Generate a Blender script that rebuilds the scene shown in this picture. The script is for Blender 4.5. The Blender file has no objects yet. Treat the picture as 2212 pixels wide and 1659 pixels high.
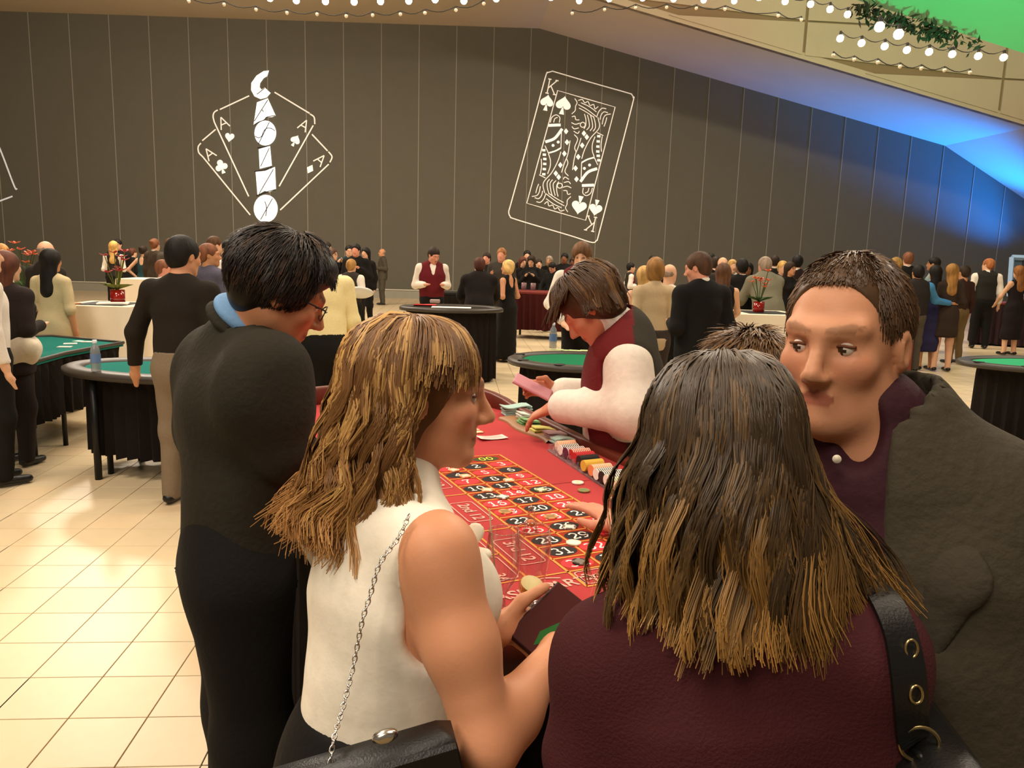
import bpy, math, random
import numpy as np
from mathutils import Matrix, Vector
from mathutils.bvhtree import BVHTree
random.seed(7); RNG = np.random.default_rng(7)
SC = bpy.context.scene; COL = SC.collection
A = np.array
def nrm(v):
    v = np.asarray(v, float); return v/max(1e-9, np.linalg.norm(v))
# ------------------------------------------------------------------ camera
FPX, CX, CY, CAMH = 1660., 1106., 829.5, 1.70
_p, _r = math.radians(9.5), math.radians(1.66)
FW = A([0, math.cos(_p), -math.sin(_p)])
_u0 = np.cross([1., 0, 0], FW)
RT = A([1., 0, 0])*math.cos(_r)+_u0*math.sin(_r)
UP = np.cross(RT, FW)
CAMP = A([0, 0, CAMH])
cam = bpy.data.cameras.new('camera'); cam.sensor_width = 36; cam.lens = 36*FPX/2212; cam.clip_end = 200
cam.clip_start = .05
co = bpy.data.objects.new('camera', cam); COL.objects.link(co)
co.matrix_world = Matrix(((RT[0], UP[0], -FW[0], 0), (RT[1], UP[1], -FW[1], 0), (RT[2], UP[2], -FW[2], CAMH), (0, 0, 0, 1)))
SC.camera = co
SC.view_settings.view_transform = 'Standard'; SC.view_settings.look = 'None'
SC.view_settings.gamma = 1; SC.view_settings.use_curve_mapping = False
SC.view_settings.exposure = 0.0
def P(px, py, d): return CAMP+d*(FW+(px-CX)/FPX*RT-(py-CY)/FPX*UP)          # the place seen at that bearing, d metres deep
def PZ(px, py, h):
    d = FW+(px-CX)/FPX*RT-(py-CY)/FPX*UP; return CAMP+(h-CAMH)/d[2]*d
# ------------------------------------------------------------------ light
def srgb(r, g, b):
    f = lambda c: c/12.92 if c <= .04045 else ((c+.055)/1.055)**2.4
    return (f(r/255), f(g/255), f(b/255))
WORLD = bpy.data.worlds.new('hall'); SC.world = WORLD; WORLD.use_nodes = True
bg = WORLD.node_tree.nodes['Background']; bg.inputs[0].default_value = (1, .86, .70, 1); bg.inputs[1].default_value = .16
WARM = (1, .86, .70)
def light(name, kind, loc, target, energy, color, **kw):
    l = bpy.data.lights.new(name, kind); l.energy = energy; l.color = color
    for k, v in kw.items(): setattr(l, k, v)
    o = bpy.data.objects.new(name, l); COL.objects.link(o); o.location = loc
    d = Vector(target)-Vector(loc); o.rotation_euler = d.to_track_quat('-Z', 'Y').to_euler(); return o
def ceil_lamp(x, y, z, e, sx=3., sy=3.):
    light('ceiling_and_fill_lamp', 'AREA', (x, y, z), (x, y, 0), e, WARM, shape='RECTANGLE', size=sx, size_y=sy)
ceil_lamp(-4.5, 1.5, 8.5, 520)
ceil_lamp(2.5, 0.8, 8.5, 250)
ceil_lamp(-4, 9, 8.6, 540)
ceil_lamp(5, 9, 8.6, 440)
ceil_lamp(-6, 18, 8.8, 520)
ceil_lamp(4, 18, 8.8, 520)
def ceiling_fill(x, y, z, e): light('ceiling_fill', 'POINT', (x, y, z), (x, y, 0), e, WARM, shadow_soft_size=.4)  # added point fills to brighten ceiling and bulkhead, no such lamps seen
ceiling_fill(-9, 16, 7.6, 2000); ceiling_fill(15, 13, 11.5, 1900); ceiling_fill(5, 15, 12.5, 1100)
light('ceiling_and_fill_lamp', 'AREA', (-2.5, -3.5, 6.5), (0, 2.2, 1.1), 280, WARM, shape='RECTANGLE', size=2.5, size_y=2.5)  # added frontal fill from behind the camera, no fixture known there
# ------------------------------------------------------------------ materials
MC = {}
def _new(name):
    m = bpy.data.materials.new(name); m.use_nodes = True
    return m, m.node_tree.nodes, m.node_tree.links, m.node_tree.nodes['Principled BSDF']
def mat(name, col, rough=.6, metal=0., bump=0., bscale=60., var=0., spec=.5, attr=False, sheen=0., trans=0., ior=1.45, emit=0., alpha=1., stretch=None, coat=0.):
    if name in MC: return MC[name]
    m, N, L, B = _new(name)
    B.inputs['Roughness'].default_value = rough; B.inputs['Metallic'].default_value = metal
    B.inputs['Specular IOR Level'].default_value = spec; B.inputs['IOR'].default_value = ior
    B.inputs['Transmission Weight'].default_value = trans; B.inputs['Sheen Weight'].default_value = sheen
    B.inputs['Coat Weight'].default_value = coat
    c = tuple(col)+(1,)
    B.inputs['Base Color'].default_value = c
    src = None
    if attr:
        a = N.new('ShaderNodeAttribute'); a.attribute_name = 'Col'; src = a.outputs['Color']; L.new(src, B.inputs['Base Color'])
    if var or bump:
        tc = N.new('ShaderNodeTexCoord'); mp = N.new('ShaderNodeMapping'); L.new(tc.outputs['Object'], mp.inputs[0])
        if stretch: mp.inputs['Scale'].default_value = stretch
        nz = N.new('ShaderNodeTexNoise'); nz.inputs['Scale'].default_value = bscale; nz.inputs['Detail'].default_value = 4
        L.new(mp.outputs[0], nz.inputs['Vector'])
        if var:
            mx = N.new('ShaderNodeMixRGB'); mx.blend_type = 'MULTIPLY'; mx.inputs['Fac'].default_value = 1
            rm = N.new('ShaderNodeMapRange'); rm.inputs['To Min'].default_value = 1-var; rm.inputs['To Max'].default_value = 1+var
            L.new(nz.outputs[0], rm.inputs['Value'])
            if src: L.new(src, mx.inputs[1])
            else: mx.inputs[1].default_value = c
            L.new(rm.outputs[0], mx.inputs[2]); L.new(mx.outputs[0], B.inputs['Base Color'])
        if bump:
            bp = N.new('ShaderNodeBump'); bp.inputs['Strength'].default_value = bump; bp.inputs['Distance'].default_value = .01
            L.new(nz.outputs[0], bp.inputs['Height']); L.new(bp.outputs[0], B.inputs['Normal'])
    if emit:
        B.inputs['Emission Color'].default_value = c; B.inputs['Emission Strength'].default_value = emit
    if alpha < 1: B.inputs['Alpha'].default_value = alpha
    MC[name] = m; return m
def cloth(col, rough=.9, bump=.25, bs=90):
    col = tuple(round(x, 4) for x in col)
    return mat('cloth_%s_%g_%g' % ('_'.join('%d' % (x*10000) for x in col), rough, bump), col, rough, bump=bump, bscale=bs, var=.12, spec=.25)
M_SKIN = mat('skin', (1, 1, 1), .5, attr=True, bump=.04, bscale=220, spec=.35)
M_HAIR = mat('hair', (1, 1, 1), .42, attr=True, spec=.45)
M_HAIR2 = mat('hair_matte', (1, 1, 1), .62, attr=True, spec=.3, bump=.35, bscale=40, var=.25, stretch=(1.5, 1.5, .25))
M_ATTR = mat('dyed_cloth', (1, 1, 1), .85, attr=True, bump=.2, bscale=100, spec=.25)
M_LEATHER = mat('black_leather', (.006, .006, .006), .38, bump=.12, bscale=300)
M_STEEL = mat('polished_steel', (.75, .72, .66), .22, metal=1)
M_GLASS = mat('clear_glass', (1, 1, 1), .02, trans=1, ior=1.45)
def glassy(name, col, alpha):   # thin clear vessel wall: light passes, edges catch it
    if name in MC: return MC[name]
    m, N, L, B = _new(name)
    N.remove(B); out = N['Material Output']
    tr = N.new('ShaderNodeBsdfTransparent'); gl = N.new('ShaderNodeBsdfGlossy'); mx = N.new('ShaderNodeMixShader'); lw = N.new('ShaderNodeLayerWeight')
    lw.inputs[0].default_value = alpha; gl.inputs['Roughness'].default_value = .06; tr.inputs[0].default_value = tuple(col)+(1,)
    L.new(lw.outputs['Facing'], mx.inputs[0]); L.new(tr.outputs[0], mx.inputs[1]); L.new(gl.outputs[0], mx.inputs[2]); L.new(mx.outputs[0], out.inputs[0])
    MC[name] = m; return m
M_THIN = glassy('thin_glass', (.93, .93, .93), .35)
# ------------------------------------------------------------------ mesh helpers
def rawmesh(name, V, F, mats=(), smooth=True, fm=None, colors=None):
    """V (n,3); F list of index tuples or an (m,k) array"""
    me = bpy.data.meshes.new(name); V = np.asarray(V, np.float32)
    if isinstance(F, np.ndarray):
        m, k = F.shape; me.vertices.add(len(V)); me.loops.add(m*k); me.polygons.add(m)
        me.vertices.foreach_set('co', V.ravel()); me.loops.foreach_set('vertex_index', F.astype(np.int32).ravel())
        me.polygons.foreach_set('loop_start', np.arange(0, m*k, k, dtype=np.int32))
        try: me.polygons.foreach_set('loop_total', np.full(m, k, np.int32))
        except Exception: pass
        me.update(calc_edges=True)
    else:
        me.from_pydata([tuple(map(float, v)) for v in V], [], [tuple(map(int, f)) for f in F]); me.update()
    for mm in mats: me.materials.append(mm)
    if fm is not None: me.polygons.foreach_set('material_index', np.asarray(fm, np.int32))
    if smooth: me.polygons.foreach_set('use_smooth', np.ones(len(me.polygons), bool))
    if colors is not None:
        at = me.color_attributes.new('Col', 'FLOAT_COLOR', 'POINT')
        c = np.ones((len(V), 4), np.float32); c[:, :3] = colors; at.data.foreach_set('color', c.ravel())
    return me
def link(name, me, parent=None, loc=None):
    o = bpy.data.objects.new(name, me); COL.objects.link(o)
    if parent is not None:
        o.parent = parent; o.matrix_parent_inverse = parent.matrix_world.inverted()
    if loc is not None: o.location = loc
    return o
def tag(o, label=None, cat=None, group=None, kind=None):
    if label: o['label'] = label
    if cat: o['category'] = cat
    if group: o['group'] = group
    if kind: o['kind'] = kind
    return o
def empty(name, loc, label, cat, group=None, rz=0):
    o = bpy.data.objects.new(name, None); COL.objects.link(o); o.empty_display_size = .1
    o.matrix_world = Matrix.Translation(Vector(loc)) @ Matrix.Rotation(rz, 4, 'Z'); o.location = loc; o.rotation_euler = (0, 0, rz)
    return tag(o, label, cat, group)
class MB:
    """collects shapes into one mesh"""
    def __init__(s): s.V = []; s.F = []; s.M = []; s.n = 0
    def add(s, V, F, m=0):
        V = np.asarray(V, float).reshape(-1, 3); s.V.append(V); s.F += [tuple(i+s.n for i in f) for f in F]; s.M += [m]*len(F); s.n += len(V); return s
    def box(s, c, size, m=0, rz=0., R=None, bev=0):
        x, y, z = A(size)/2
        if R is None: R = A([[math.cos(rz), -math.sin(rz), 0], [math.sin(rz), math.cos(rz), 0], [0, 0, 1]])
        if bev:
            b = min(bev, x*.9, y*.9, z*.9); V = []
            for zz, i in ((-z, b), (-z+b, 0), (z-b, 0), (z, b)):
                V += [(sx*(x-i)+0, sy*(y-i), zz) for sx, sy in ((-1, -1), (1, -1), (1, 1), (-1, 1))]
            F = [(3, 2, 1, 0), (12, 13, 14, 15)]
            for k in range(3):
                for j in range(4): F.append((k*4+j, k*4+(j+1) % 4, k*4+4+(j+1) % 4, k*4+4+j))
        else:
            V = [(sx*x, sy*y, sz*z) for sz in (-1, 1) for sx, sy in ((-1, -1), (1, -1), (1, 1), (-1, 1))]
            F = [(3, 2, 1, 0), (4, 5, 6, 7), (0, 1, 5, 4), (1, 2, 6, 5), (2, 3, 7, 6), (3, 0, 4, 7)]
        return s.add(A(V) @ R.T+A(c), F, m)
    def tube(s, pts, rad, n=8, m=0, closed=False, cap=True, flat=1., upv=None):
        pts = np.asarray(pts, float); K = len(pts); rad = np.broadcast_to(np.asarray(rad, float), (K,))
        T = np.gradient(pts, axis=0) if not closed else np.roll(pts, -1, 0)-np.roll(pts, 1, 0)
        V = []; ref = None
        for i in range(K):
            t = nrm(T[i])
            if upv is not None: ref = A(upv, float)
            elif ref is None: ref = A([0, 0, 1.]) if abs(t[2]) < .9 else A([1., 0, 0])
            a = nrm(np.cross(t, ref)); b = np.cross(a, t)
            if upv is None: ref = b
            for j in range(n):
                q = 2*math.pi*j/n; V.append(pts[i]+rad[i]*(math.cos(q)*a+flat*math.sin(q)*b))
        F = []
        for i in range(K if closed else K-1):
            for j in range(n):
                i2 = (i+1) % K; F.append((i*n+j, i2*n+j, i2*n+(j+1) % n, i*n+(j+1) % n))
        if cap and not closed: F += [tuple(range(n)), tuple(reversed(range((K-1)*n, K*n)))]
        return s.add(V, F, m)
    def lathe(s, prof, c=(0, 0, 0), n=24, m=0, axis=None):
        V = []; K = len(prof)
        for r, z in prof:
            for j in range(n):
                q = 2*math.pi*j/n; V.append((r*math.cos(q), r*math.sin(q), z))
        F = []
        for i in range(K-1):
            for j in range(n): F.append((i*n+j, i*n+(j+1) % n, (i+1)*n+(j+1) % n, (i+1)*n+j))
        V = A(V)
        if axis is not None:
            w = nrm(axis); a = nrm(np.cross(w, [0, 0, 1.] if abs(w[2]) < .9 else [1., 0, 0])); b = np.cross(w, a)
            V = V[:, :1]*a+V[:, 1:2]*b+V[:, 2:]*w
        return s.add(V+A(c), F, m)
    def ball(s, c, r, n=10, m=0):
        r = np.broadcast_to(A(r, float), (3,)); V = []; F = []; k = n//2+1
        for i in range(k):
            t = math.pi*i/(k-1)
            for j in range(n): q = 2*math.pi*j/n; V.append((math.sin(t)*math.cos(q)*r[0], math.sin(t)*math.sin(q)*r[1], math.cos(t)*r[2]))
        for i in range(k-1):
            for j in range(n): F.append((i*n+j, (i+1)*n+j, (i+1)*n+(j+1) % n, i*n+(j+1) % n))
        return s.add(A(V)+A(c), F, m)
    def prism(s, poly, z0, z1, m=0, mtop=None):
        """outline (k,2) raised from z0 to z1"""
        poly = np.asarray(poly, float); k = len(poly)
        V = [(x, y, z0) for x, y in poly]+[(x, y, z1) for x, y in poly]
        s.add(V, [tuple(range(k, 2*k))], m if mtop is None else mtop)
        return s.add(V, [(j, (j+1) % k, k+(j+1) % k, k+j) for j in range(k)]+[tuple(reversed(range(k)))], m)
    def build(s, name, mats, parent=None, smooth=False, loc=None):
        if not isinstance(mats, (list, tuple)): mats = [mats]
        me = rawmesh(name, np.concatenate(s.V), s.F, mats, smooth, s.M); return link(name, me, parent, loc)
def ribbon(pts, w, closed=False):
    """flat 2-D stroke: returns verts (n,2), quads"""
    p = np.asarray(pts, float)
    if closed: t = np.roll(p, -1, 0)-np.roll(p, 1, 0)
    else: t = np.gradient(p, axis=0)
    t /= np.maximum(1e-9, np.linalg.norm(t, axis=1))[:, None]
    nn = np.stack([-t[:, 1], t[:, 0]], 1)
    w = np.broadcast_to(np.asarray(w, float), (len(p),))[:, None]
    V = np.concatenate([p+nn*w/2, p-nn*w/2]); k = len(p)
    F = [(i, (i+1) % k, k+(i+1) % k, k+i) for i in range(k if closed else k-1)]
    return V, [f[::-1] for f in F]
def smoothline(pts, n=8):
    """Catmull-Rom through pts"""
    p = np.asarray(pts, float); p = np.vstack([2*p[0]-p[1], p, 2*p[-1]-p[-2]]); o = []
    for i in range(1, len(p)-2):
        for t in np.linspace(0, 1, n, endpoint=False):
            o.append(.5*((2*p[i])+(p[i+1]-p[i-1])*t+(2*p[i-1]-5*p[i]+4*p[i+1]-p[i+2])*t*t+(3*p[i]-p[i-1]-3*p[i+1]+p[i+2])*t**3))
    o.append(p[-2]); return A(o)
# ------------------------------------------------------------------ organic bodies: blended round volumes meshed as one surface
class Org:
    def __init__(s): s.p = []; s.cuts = []
    def cap(s, a, b, ra, rb=None, k=.03, ratio=1., side=None, op=0):
        a = A(a, float); b = A(b, float); rb = ra if rb is None else rb
        w = b-a; L = np.linalg.norm(w); w = w/L if L > 1e-6 else A([0, 0, 1.])
        if side is None: side = A([1., 0, 0]) if abs(w[0]) < .9 else A([0, 1., 0])
        u = side-w*(side@w); u = nrm(u); v = np.cross(w, u); R = max(ra, rb)
        s.p.append(('c', np.minimum(a, b)-R, np.maximum(a, b)+R, k, op, (a, w, L, u, v, ra, rb, ratio))); return s
    def ell(s, c, r, R=None, k=.02, op=0):
        c = A(c, float); r = np.broadcast_to(A(r, float), (3,)); R = np.eye(3) if R is None else A(R)
        e = np.sqrt(((R*r)**2).sum(1)); s.p.append(('e', c-e, c+e, k, op, (c, r, R))); return s
    def cut(s, pt, n): s.cuts.append((A(pt, float), nrm(n))); return s
    def mesh(s, vox):
        lo = np.min([q[1] for q in s.p if q[4] == 0], 0)-3*vox; hi = np.max([q[2] for q in s.p if q[4] == 0], 0)+3*vox
        for pt, n in s.cuts:      # shrink the grid to what the cut keeps
            for ax in range(3):
                if abs(n[ax]) > .999:
                    if n[ax] > 0: hi[ax] = min(hi[ax], pt[ax]+3*vox)
                    else: lo[ax] = max(lo[ax], pt[ax]-3*vox)
        dim = np.ceil((hi-lo)/vox).astype(int)+1
        D = np.full(dim, .3, np.float32); ax = [(lo[i]+vox*np.arange(dim[i])).astype(np.float32) for i in range(3)]
        for kind, l, h, k, op, q in s.p:
            pad = k+2*vox
            i0 = np.maximum(0, np.floor((l-pad-lo)/vox).astype(int)); i1 = np.minimum(dim, np.ceil((h+pad-lo)/vox).astype(int)+1)
            if (i1 <= i0).any(): continue
            X = ax[0][i0[0]:i1[0]][:, None, None]; Y = ax[1][i0[1]:i1[1]][None, :, None]; Zz = ax[2][i0[2]:i1[2]][None, None, :]
            if kind == 'c':
                a, w, L, u, v, ra, rb, ratio = q
                x = X-np.float32(a[0]); y = Y-np.float32(a[1]); z = Zz-np.float32(a[2])
                f = np.float32
                tw = x*f(w[0])+y*f(w[1])+z*f(w[2])
                t = np.clip(tw/f(max(L, 1e-6)), 0, 1)
                if ratio == 1.:
                    d2 = x*x+y*y+z*z-tw*tw; dw = tw-t*f(L); d = np.sqrt(np.maximum(d2+dw*dw, 0))-(f(ra)+f(rb-ra)*t)
                else:
                    du = x*f(u[0])+y*f(u[1])+z*f(u[2]); dv = (x*f(v[0])+y*f(v[1])+z*f(v[2]))*f(1/ratio); dw = tw-t*f(L)
                    d = (np.sqrt(du*du+dv*dv+dw*dw)-(f(ra)+f(rb-ra)*t))*f((1+ratio)/2)
            else:
                c, r, R = q; f = np.float32
                x = X-f(c[0]); y = Y-f(c[1]); z = Zz-f(c[2]); e = 0; g = 0
                for j in range(3):
                    m = x*f(R[0, j])+y*f(R[1, j])+z*f(R[2, j]); e = e+(m*f(1/r[j]))**2; g = g+(m*f(1/r[j]**2))**2
                e = np.sqrt(e); d = e*(e-1)/np.maximum(np.sqrt(g), 1e-6)
            S = D[i0[0]:i1[0], i0[1]:i1[1], i0[2]:i1[2]]
            if op == 0:
                hh = np.maximum(k-np.abs(S-d), 0)/max(k, 1e-6); S[...] = np.minimum(S, d)-hh*hh*np.float32(k*.25)
            else:
                d = -d; hh = np.maximum(k-np.abs(S-d), 0)/max(k, 1e-6); S[...] = np.maximum(S, d)+hh*hh*np.float32(k*.25)
        for pt, n in s.cuts:
            d = (ax[0]-pt[0])[:, None, None]*np.float32(n[0])+(ax[1]-pt[1])[None, :, None]*np.float32(n[1])+(ax[2]-pt[2])[None, None, :]*np.float32(n[2])
            np.maximum(D, d, out=D)
        for axx in range(3):       # close at the border
            sl = [slice(None)]*3
            for e in (0, -1): sl[axx] = e; D[tuple(sl)] = np.maximum(D[tuple(sl)], vox*.5)
        I = D < 0
        cnt = np.zeros(A(dim)-1, np.uint8)
        for dx in (0, 1):
            for dy in (0, 1):
                for dz in (0, 1): cnt += I[dx:dim[0]-1+dx, dy:dim[1]-1+dy, dz:dim[2]-1+dz]
        act = np.argwhere((cnt > 0) & (cnt < 8)); n = len(act)
        idx = np.full(cnt.shape, -1, np.int32); idx[act[:, 0], act[:, 1], act[:, 2]] = np.arange(n)
        acc = np.zeros((n, 3)); num = np.zeros(n); off = [(x, y, z) for x in (0, 1) for y in (0, 1) for z in (0, 1)]
        val = {o: D[act[:, 0]+o[0], act[:, 1]+o[1], act[:, 2]+o[2]] for o in off}
        for o in off:
            for a_ in range(3):
                if o[a_] == 0:
                    o2 = list(o); o2[a_] = 1; o2 = tuple(o2); va, vb = val[o], val[o2]; c = (va < 0) != (vb < 0)
                    t = np.where(c, va/np.where(c, va-vb, 1), 0); pt = np.tile(A(o, float), (n, 1)); pt[:, a_] = t
                    acc[c] += pt[c]; num[c] += 1
        V = lo+vox*(act+acc/num[:, None])
        F = []
        for a_ in range(3):
            sl0 = [slice(1, -1)]*3; sl1 = [slice(1, -1)]*3; sl0[a_] = slice(0, -1); sl1[a_] = slice(1, None)
            d = I[tuple(sl0)] != I[tuple(sl1)]; e = np.argwhere(d); b, c = [(1, 2), (2, 0), (0, 1)][a_]
            g = e.copy(); g[:, b] += 1; g[:, c] += 1     # grid index of edge start
            ins = I[g[:, 0], g[:, 1], g[:, 2]]
            quad = []
            for db, dc in ((-1, -1), (0, -1), (0, 0), (-1, 0)):
                q = g.copy(); q[:, b] += db; q[:, c] += dc; quad.append(idx[q[:, 0], q[:, 1], q[:, 2]])
            quad = np.stack(quad, 1); quad[~ins] = quad[~ins][:, ::-1]; F.append(quad)
        F = np.concatenate(F); F = F[(F >= 0).all(1)]
        return V, F
def wob(V, amp, freq, seed=0):
    r = np.random.default_rng(seed); o = np.zeros(len(V))
    for i in range(6):
        k = nrm(r.normal(size=3))*freq*(.6+.35*i); o += np.sin(V @ k+r.uniform(0, 6.3))/(1+.4*i)
    return o*amp/2.2
def orgpart(name, S, vox, mats, parent, color=None, fold=None, fm=None):
    V, F = S.mesh(vox)
    if not len(V): return None
    me = rawmesh(name, V, F, mats if isinstance(mats, (list, tuple)) else [mats], True)
    if fold:
        N = np.empty(len(V)*3, np.float32); me.vertices.foreach_get('normal', N); N = N.reshape(-1, 3)
        st = A(fold[3]) if len(fold) > 3 else A([1, 1, 1.])
        V = V+N*wob(V*st, fold[0], fold[1], fold[2])[:, None]; me.vertices.foreach_set('co', V.astype(np.float32).ravel()); me.update()
    if color is not None:
        c = color(V) if callable(color) else np.tile(A(color, float), (len(V), 1))
        at = me.color_attributes.new('Col', 'FLOAT_COLOR', 'POINT'); cc = np.ones((len(V), 4), np.float32); cc[:, :3] = c; at.data.foreach_set('color', cc.ravel())
    return link(name, me, parent)
# ------------------------------------------------------------------ people
SKIN = {'light': srgb(222, 172, 138), 'tan': srgb(196, 140, 100), 'warm': srgb(206, 148, 112), 'brown': srgb(120, 78, 52), 'red': srgb(214, 148, 122)}
def frame(yaw, pitch=0, roll=0):
    """columns right, forward, up; yaw 0 looks along +Y, 90 along +X; pitch > 0 looks down"""
    a = math.radians(yaw); p = math.radians(pitch); r = math.radians(roll)
    R = A([math.cos(a), -math.sin(a), 0]); F = A([math.sin(a), math.cos(a), 0]); U = A([0, 0, 1.])
    F2 = F*math.cos(p)-U*math.sin(p); U2 = U*math.cos(p)+F*math.sin(p)
    R3 = R*math.cos(r)-U2*math.sin(r); U3 = U2*math.cos(r)+R*math.sin(r)
    return np.stack([R3, F2, U3], 1)
ARM = {'down': ((.055, -.03, -.29), (.06, .03, -.54)), 'fwd': ((.06, -.05, -.28), (-.05, .2, -.26)), 'chest': ((.08, .0, -.28), (-.07, .2, -.13)),
       'table': ((.07, .12, -.26), (.0, .32, -.43)), 'hip': ((.2, -.1, -.24), (.04, .0, -.42)), 'mouth': ((.08, .12, -.25), (-.1, .2, .04)),
       'fold': ((.07, .0, -.28), (-.2, .16, -.25)), 'back': ((.1, -.12, -.26), (-.06, -.14, -.42)), 'deal': ((.10, .05, -.27), (-.06, .25, -.42)), 'hug': ((.16, .1, -.22), (.42, .16, -.26)), 'lean': ((.13, .0, -.28), (.2, .08, -.52))}
def pose(x, y, h=1.75, yaw=0, fem=False, lean=0, arms=('down', 'down'), hyaw=0, hpitch=0, bulk=1., stance=.1, z0=0., hroll=0):
    k = h/1.75; B = frame(yaw); base = A([x, y, z0]); L = math.radians(lean)
    def w(lx, ly, lz, up=True):
        lx, ly, lz = lx*k, ly*k, lz*k
        if up:
            q = lz-.93*k; ly, lz = ly*math.cos(L)+q*math.sin(L), .93*k+q*math.cos(L)-ly*math.sin(L)
        return base+B @ A([lx, ly, lz])
    sw = (.16 if fem else .19)*(.6+.4*bulk)
    J = dict(k=k, fem=fem, bulk=bulk, side=B[:, 0], fwd=B[:, 1], base=base, up=nrm(w(0, 0, 1.4)-w(0, 0, .93)), yaw=yaw)
    J['pelvis'] = w(0, -.01, .93); J['waist'] = w(0, 0, 1.1); J['chest'] = w(0, .0, 1.29); J['nb'] = w(0, -.02, 1.45)
    for s, n in ((-1, 'L'), (1, 'R')):
        J['sh'+n] = w(s*sw, -.015, 1.41)
        e, r = ARM[arms[0 if s < 0 else 1]]
        sh = J['sh'+n]
        J['el'+n] = sh+k*(B @ A([s*e[0], e[1], e[2]])); J['wr'+n] = sh+k*(B @ A([s*r[0], r[1], r[2]]))
        J['hip'+n] = w(s*.085, 0, .9, False); J['kn'+n] = w(s*(.07+stance*.3), .02, .49, False); J['an'+n] = w(s*(.06+stance*.5), -.01, .07, False)
    J['hR'] = frame(yaw+hyaw, hpitch, hroll); J['hs'] = k if not fem else k*.96
    neck = w(0, -.0, 1.52); J['nt'] = neck
    J['hc'] = neck+J['hR'] @ A([0, .015, .105])*k
    return J
def headprims(S, J, detail):
    hc, R, s = J['hc'], J['hR'], J['hs']; p = lambda x, y, z: hc+R @ A([x, y, z])*s
    f = .94 if J['fem'] else 1.
    S.ell(p(0, -.014, .03), A([.077, .098, .09])*s, R, .02)
    S.ell(p(0, .03, -.03), A([.062*f, .066, .085])*s, R, .03)
    S.cap(p(-.046*f, .005, -.06), p(-.016, .066, -.098), .02*s, .017*s, .03); S.cap(p(.046*f, .005, -.06), p(.016, .066, -.098), .02*s, .017*s, .03)
    S.ell(p(0, .074, -.1), A([.018, .017, .015])*s, R, .02)
    if detail:
        S.cap(p(-.045, .07, .03), p(-.012, .088, .026), .011*s, .011*s, .02); S.cap(p(.045, .07, .03), p(.012, .088, .026), .011*s, .011*s, .02)
        S.ell(p(-.04, .064, -.022), A([.024, .022, .022])*s, R, .02); S.ell(p(.04, .064, -.022), A([.024, .022, .022])*s, R, .02)
        for q in (-1, 1): S.ell(p(q*.031, .103, .004), A([.017, .02, .011])*s, R, .012, op=1)
        S.cap(p(0, .09, .014), p(0, .115, -.03), .008*s, .012*s, .012)
        for q in (-1, 1): S.ell(p(q*.012, .102, -.036), A([.009, .012, .008])*s, R, .008)
        S.cap(p(-.017, .09, -.06), p(.017, .09, -.06), .006*s, .006*s, .008); S.cap(p(-.014, .088, -.0725), p(.014, .088, -.0725), .0075*s, .0075*s, .008)
        S.cap(p(-.02, .098, -.0655), p(.02, .098, -.0655), .0032*s, .0032*s, .003, op=1)
        for q in (-1, 1):
            S.ell(p(q*.08, -.008, -.005), A([.009, .019, .031])*s, R, .01); S.ell(p(q*.088, -.004, -.004), A([.007, .009, .017])*s, R, .006, op=1)
    else:
        S.cap(p(0, .088, .01), p(0, .11, -.03), .01*s, .013*s, .012)
        for q in (-1, 1): S.ell(p(q*.031, .1, .006), A([.016, .016, .012])*s, R, .012, op=1)
        for q in (-1, 1): S.ell(p(q*.079, -.008, -.005), A([.01, .018, .03])*s, R, .008)
    S.cap(p(0, -.02, -.05), J['nb']+J['up']*.0, (.05 if J['fem'] else .058)*s, (.056 if J['fem'] else .068)*s, .03)
def torso(S, J, i=0., shoulder=1., hips=True):
    k, b, f, sd = J['k'], J['bulk'], J['fem'], J['side']
    pw, ww, cw = ((.165, .125, .135) if f else (.158, .15, .165)); pw, ww, cw = [q*k*b+i for q in (pw, ww, cw)]
    if hips: S.cap(J['pelvis'], J['waist'], pw, ww, .05, .72, sd)
    S.cap(J['waist'], J['chest'], ww, cw, .05, .7, sd)
    up = J['chest']+(J['nb']-J['chest'])*.62
    S.cap(J['chest'], up, cw, cw*.78, .05, .62, sd)
    for n in 'LR':
        e = J['nb']+(J['sh'+n]-J['nb'])*shoulder
        S.cap(J['nb']-J['up']*.035*k, e-J['up']*.012*k, .05*k+i, .052*k*(.7+.3*b)+i, .05)
    if f:
        for q in (-1, 1): S.ell(J['chest']+sd*q*.062*k+J['fwd']*(.085*k*b)+J['up']*.0, A([.066, .062, .06])*k+i, None, .05)
def arms(S, J, i=0., upto=2., which='LR', kk=.03):
    k, b = J['k']*(.86 if J['fem'] else 1.), .6+.4*J['bulk']
    for n in which:
        s, e, w = J['sh'+n], J['el'+n], J['wr'+n]
        S.cap(s, s+(e-s)*min(1, upto), .053*k*b+i, .044*k*b+i if upto >= 1 else .05*k*b+i, kk)
        if upto > 1: S.cap(e, e+(w-e)*(upto-1), .045*k*b+i, (.03 if i == 0 else .034)*k+i, kk)
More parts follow.
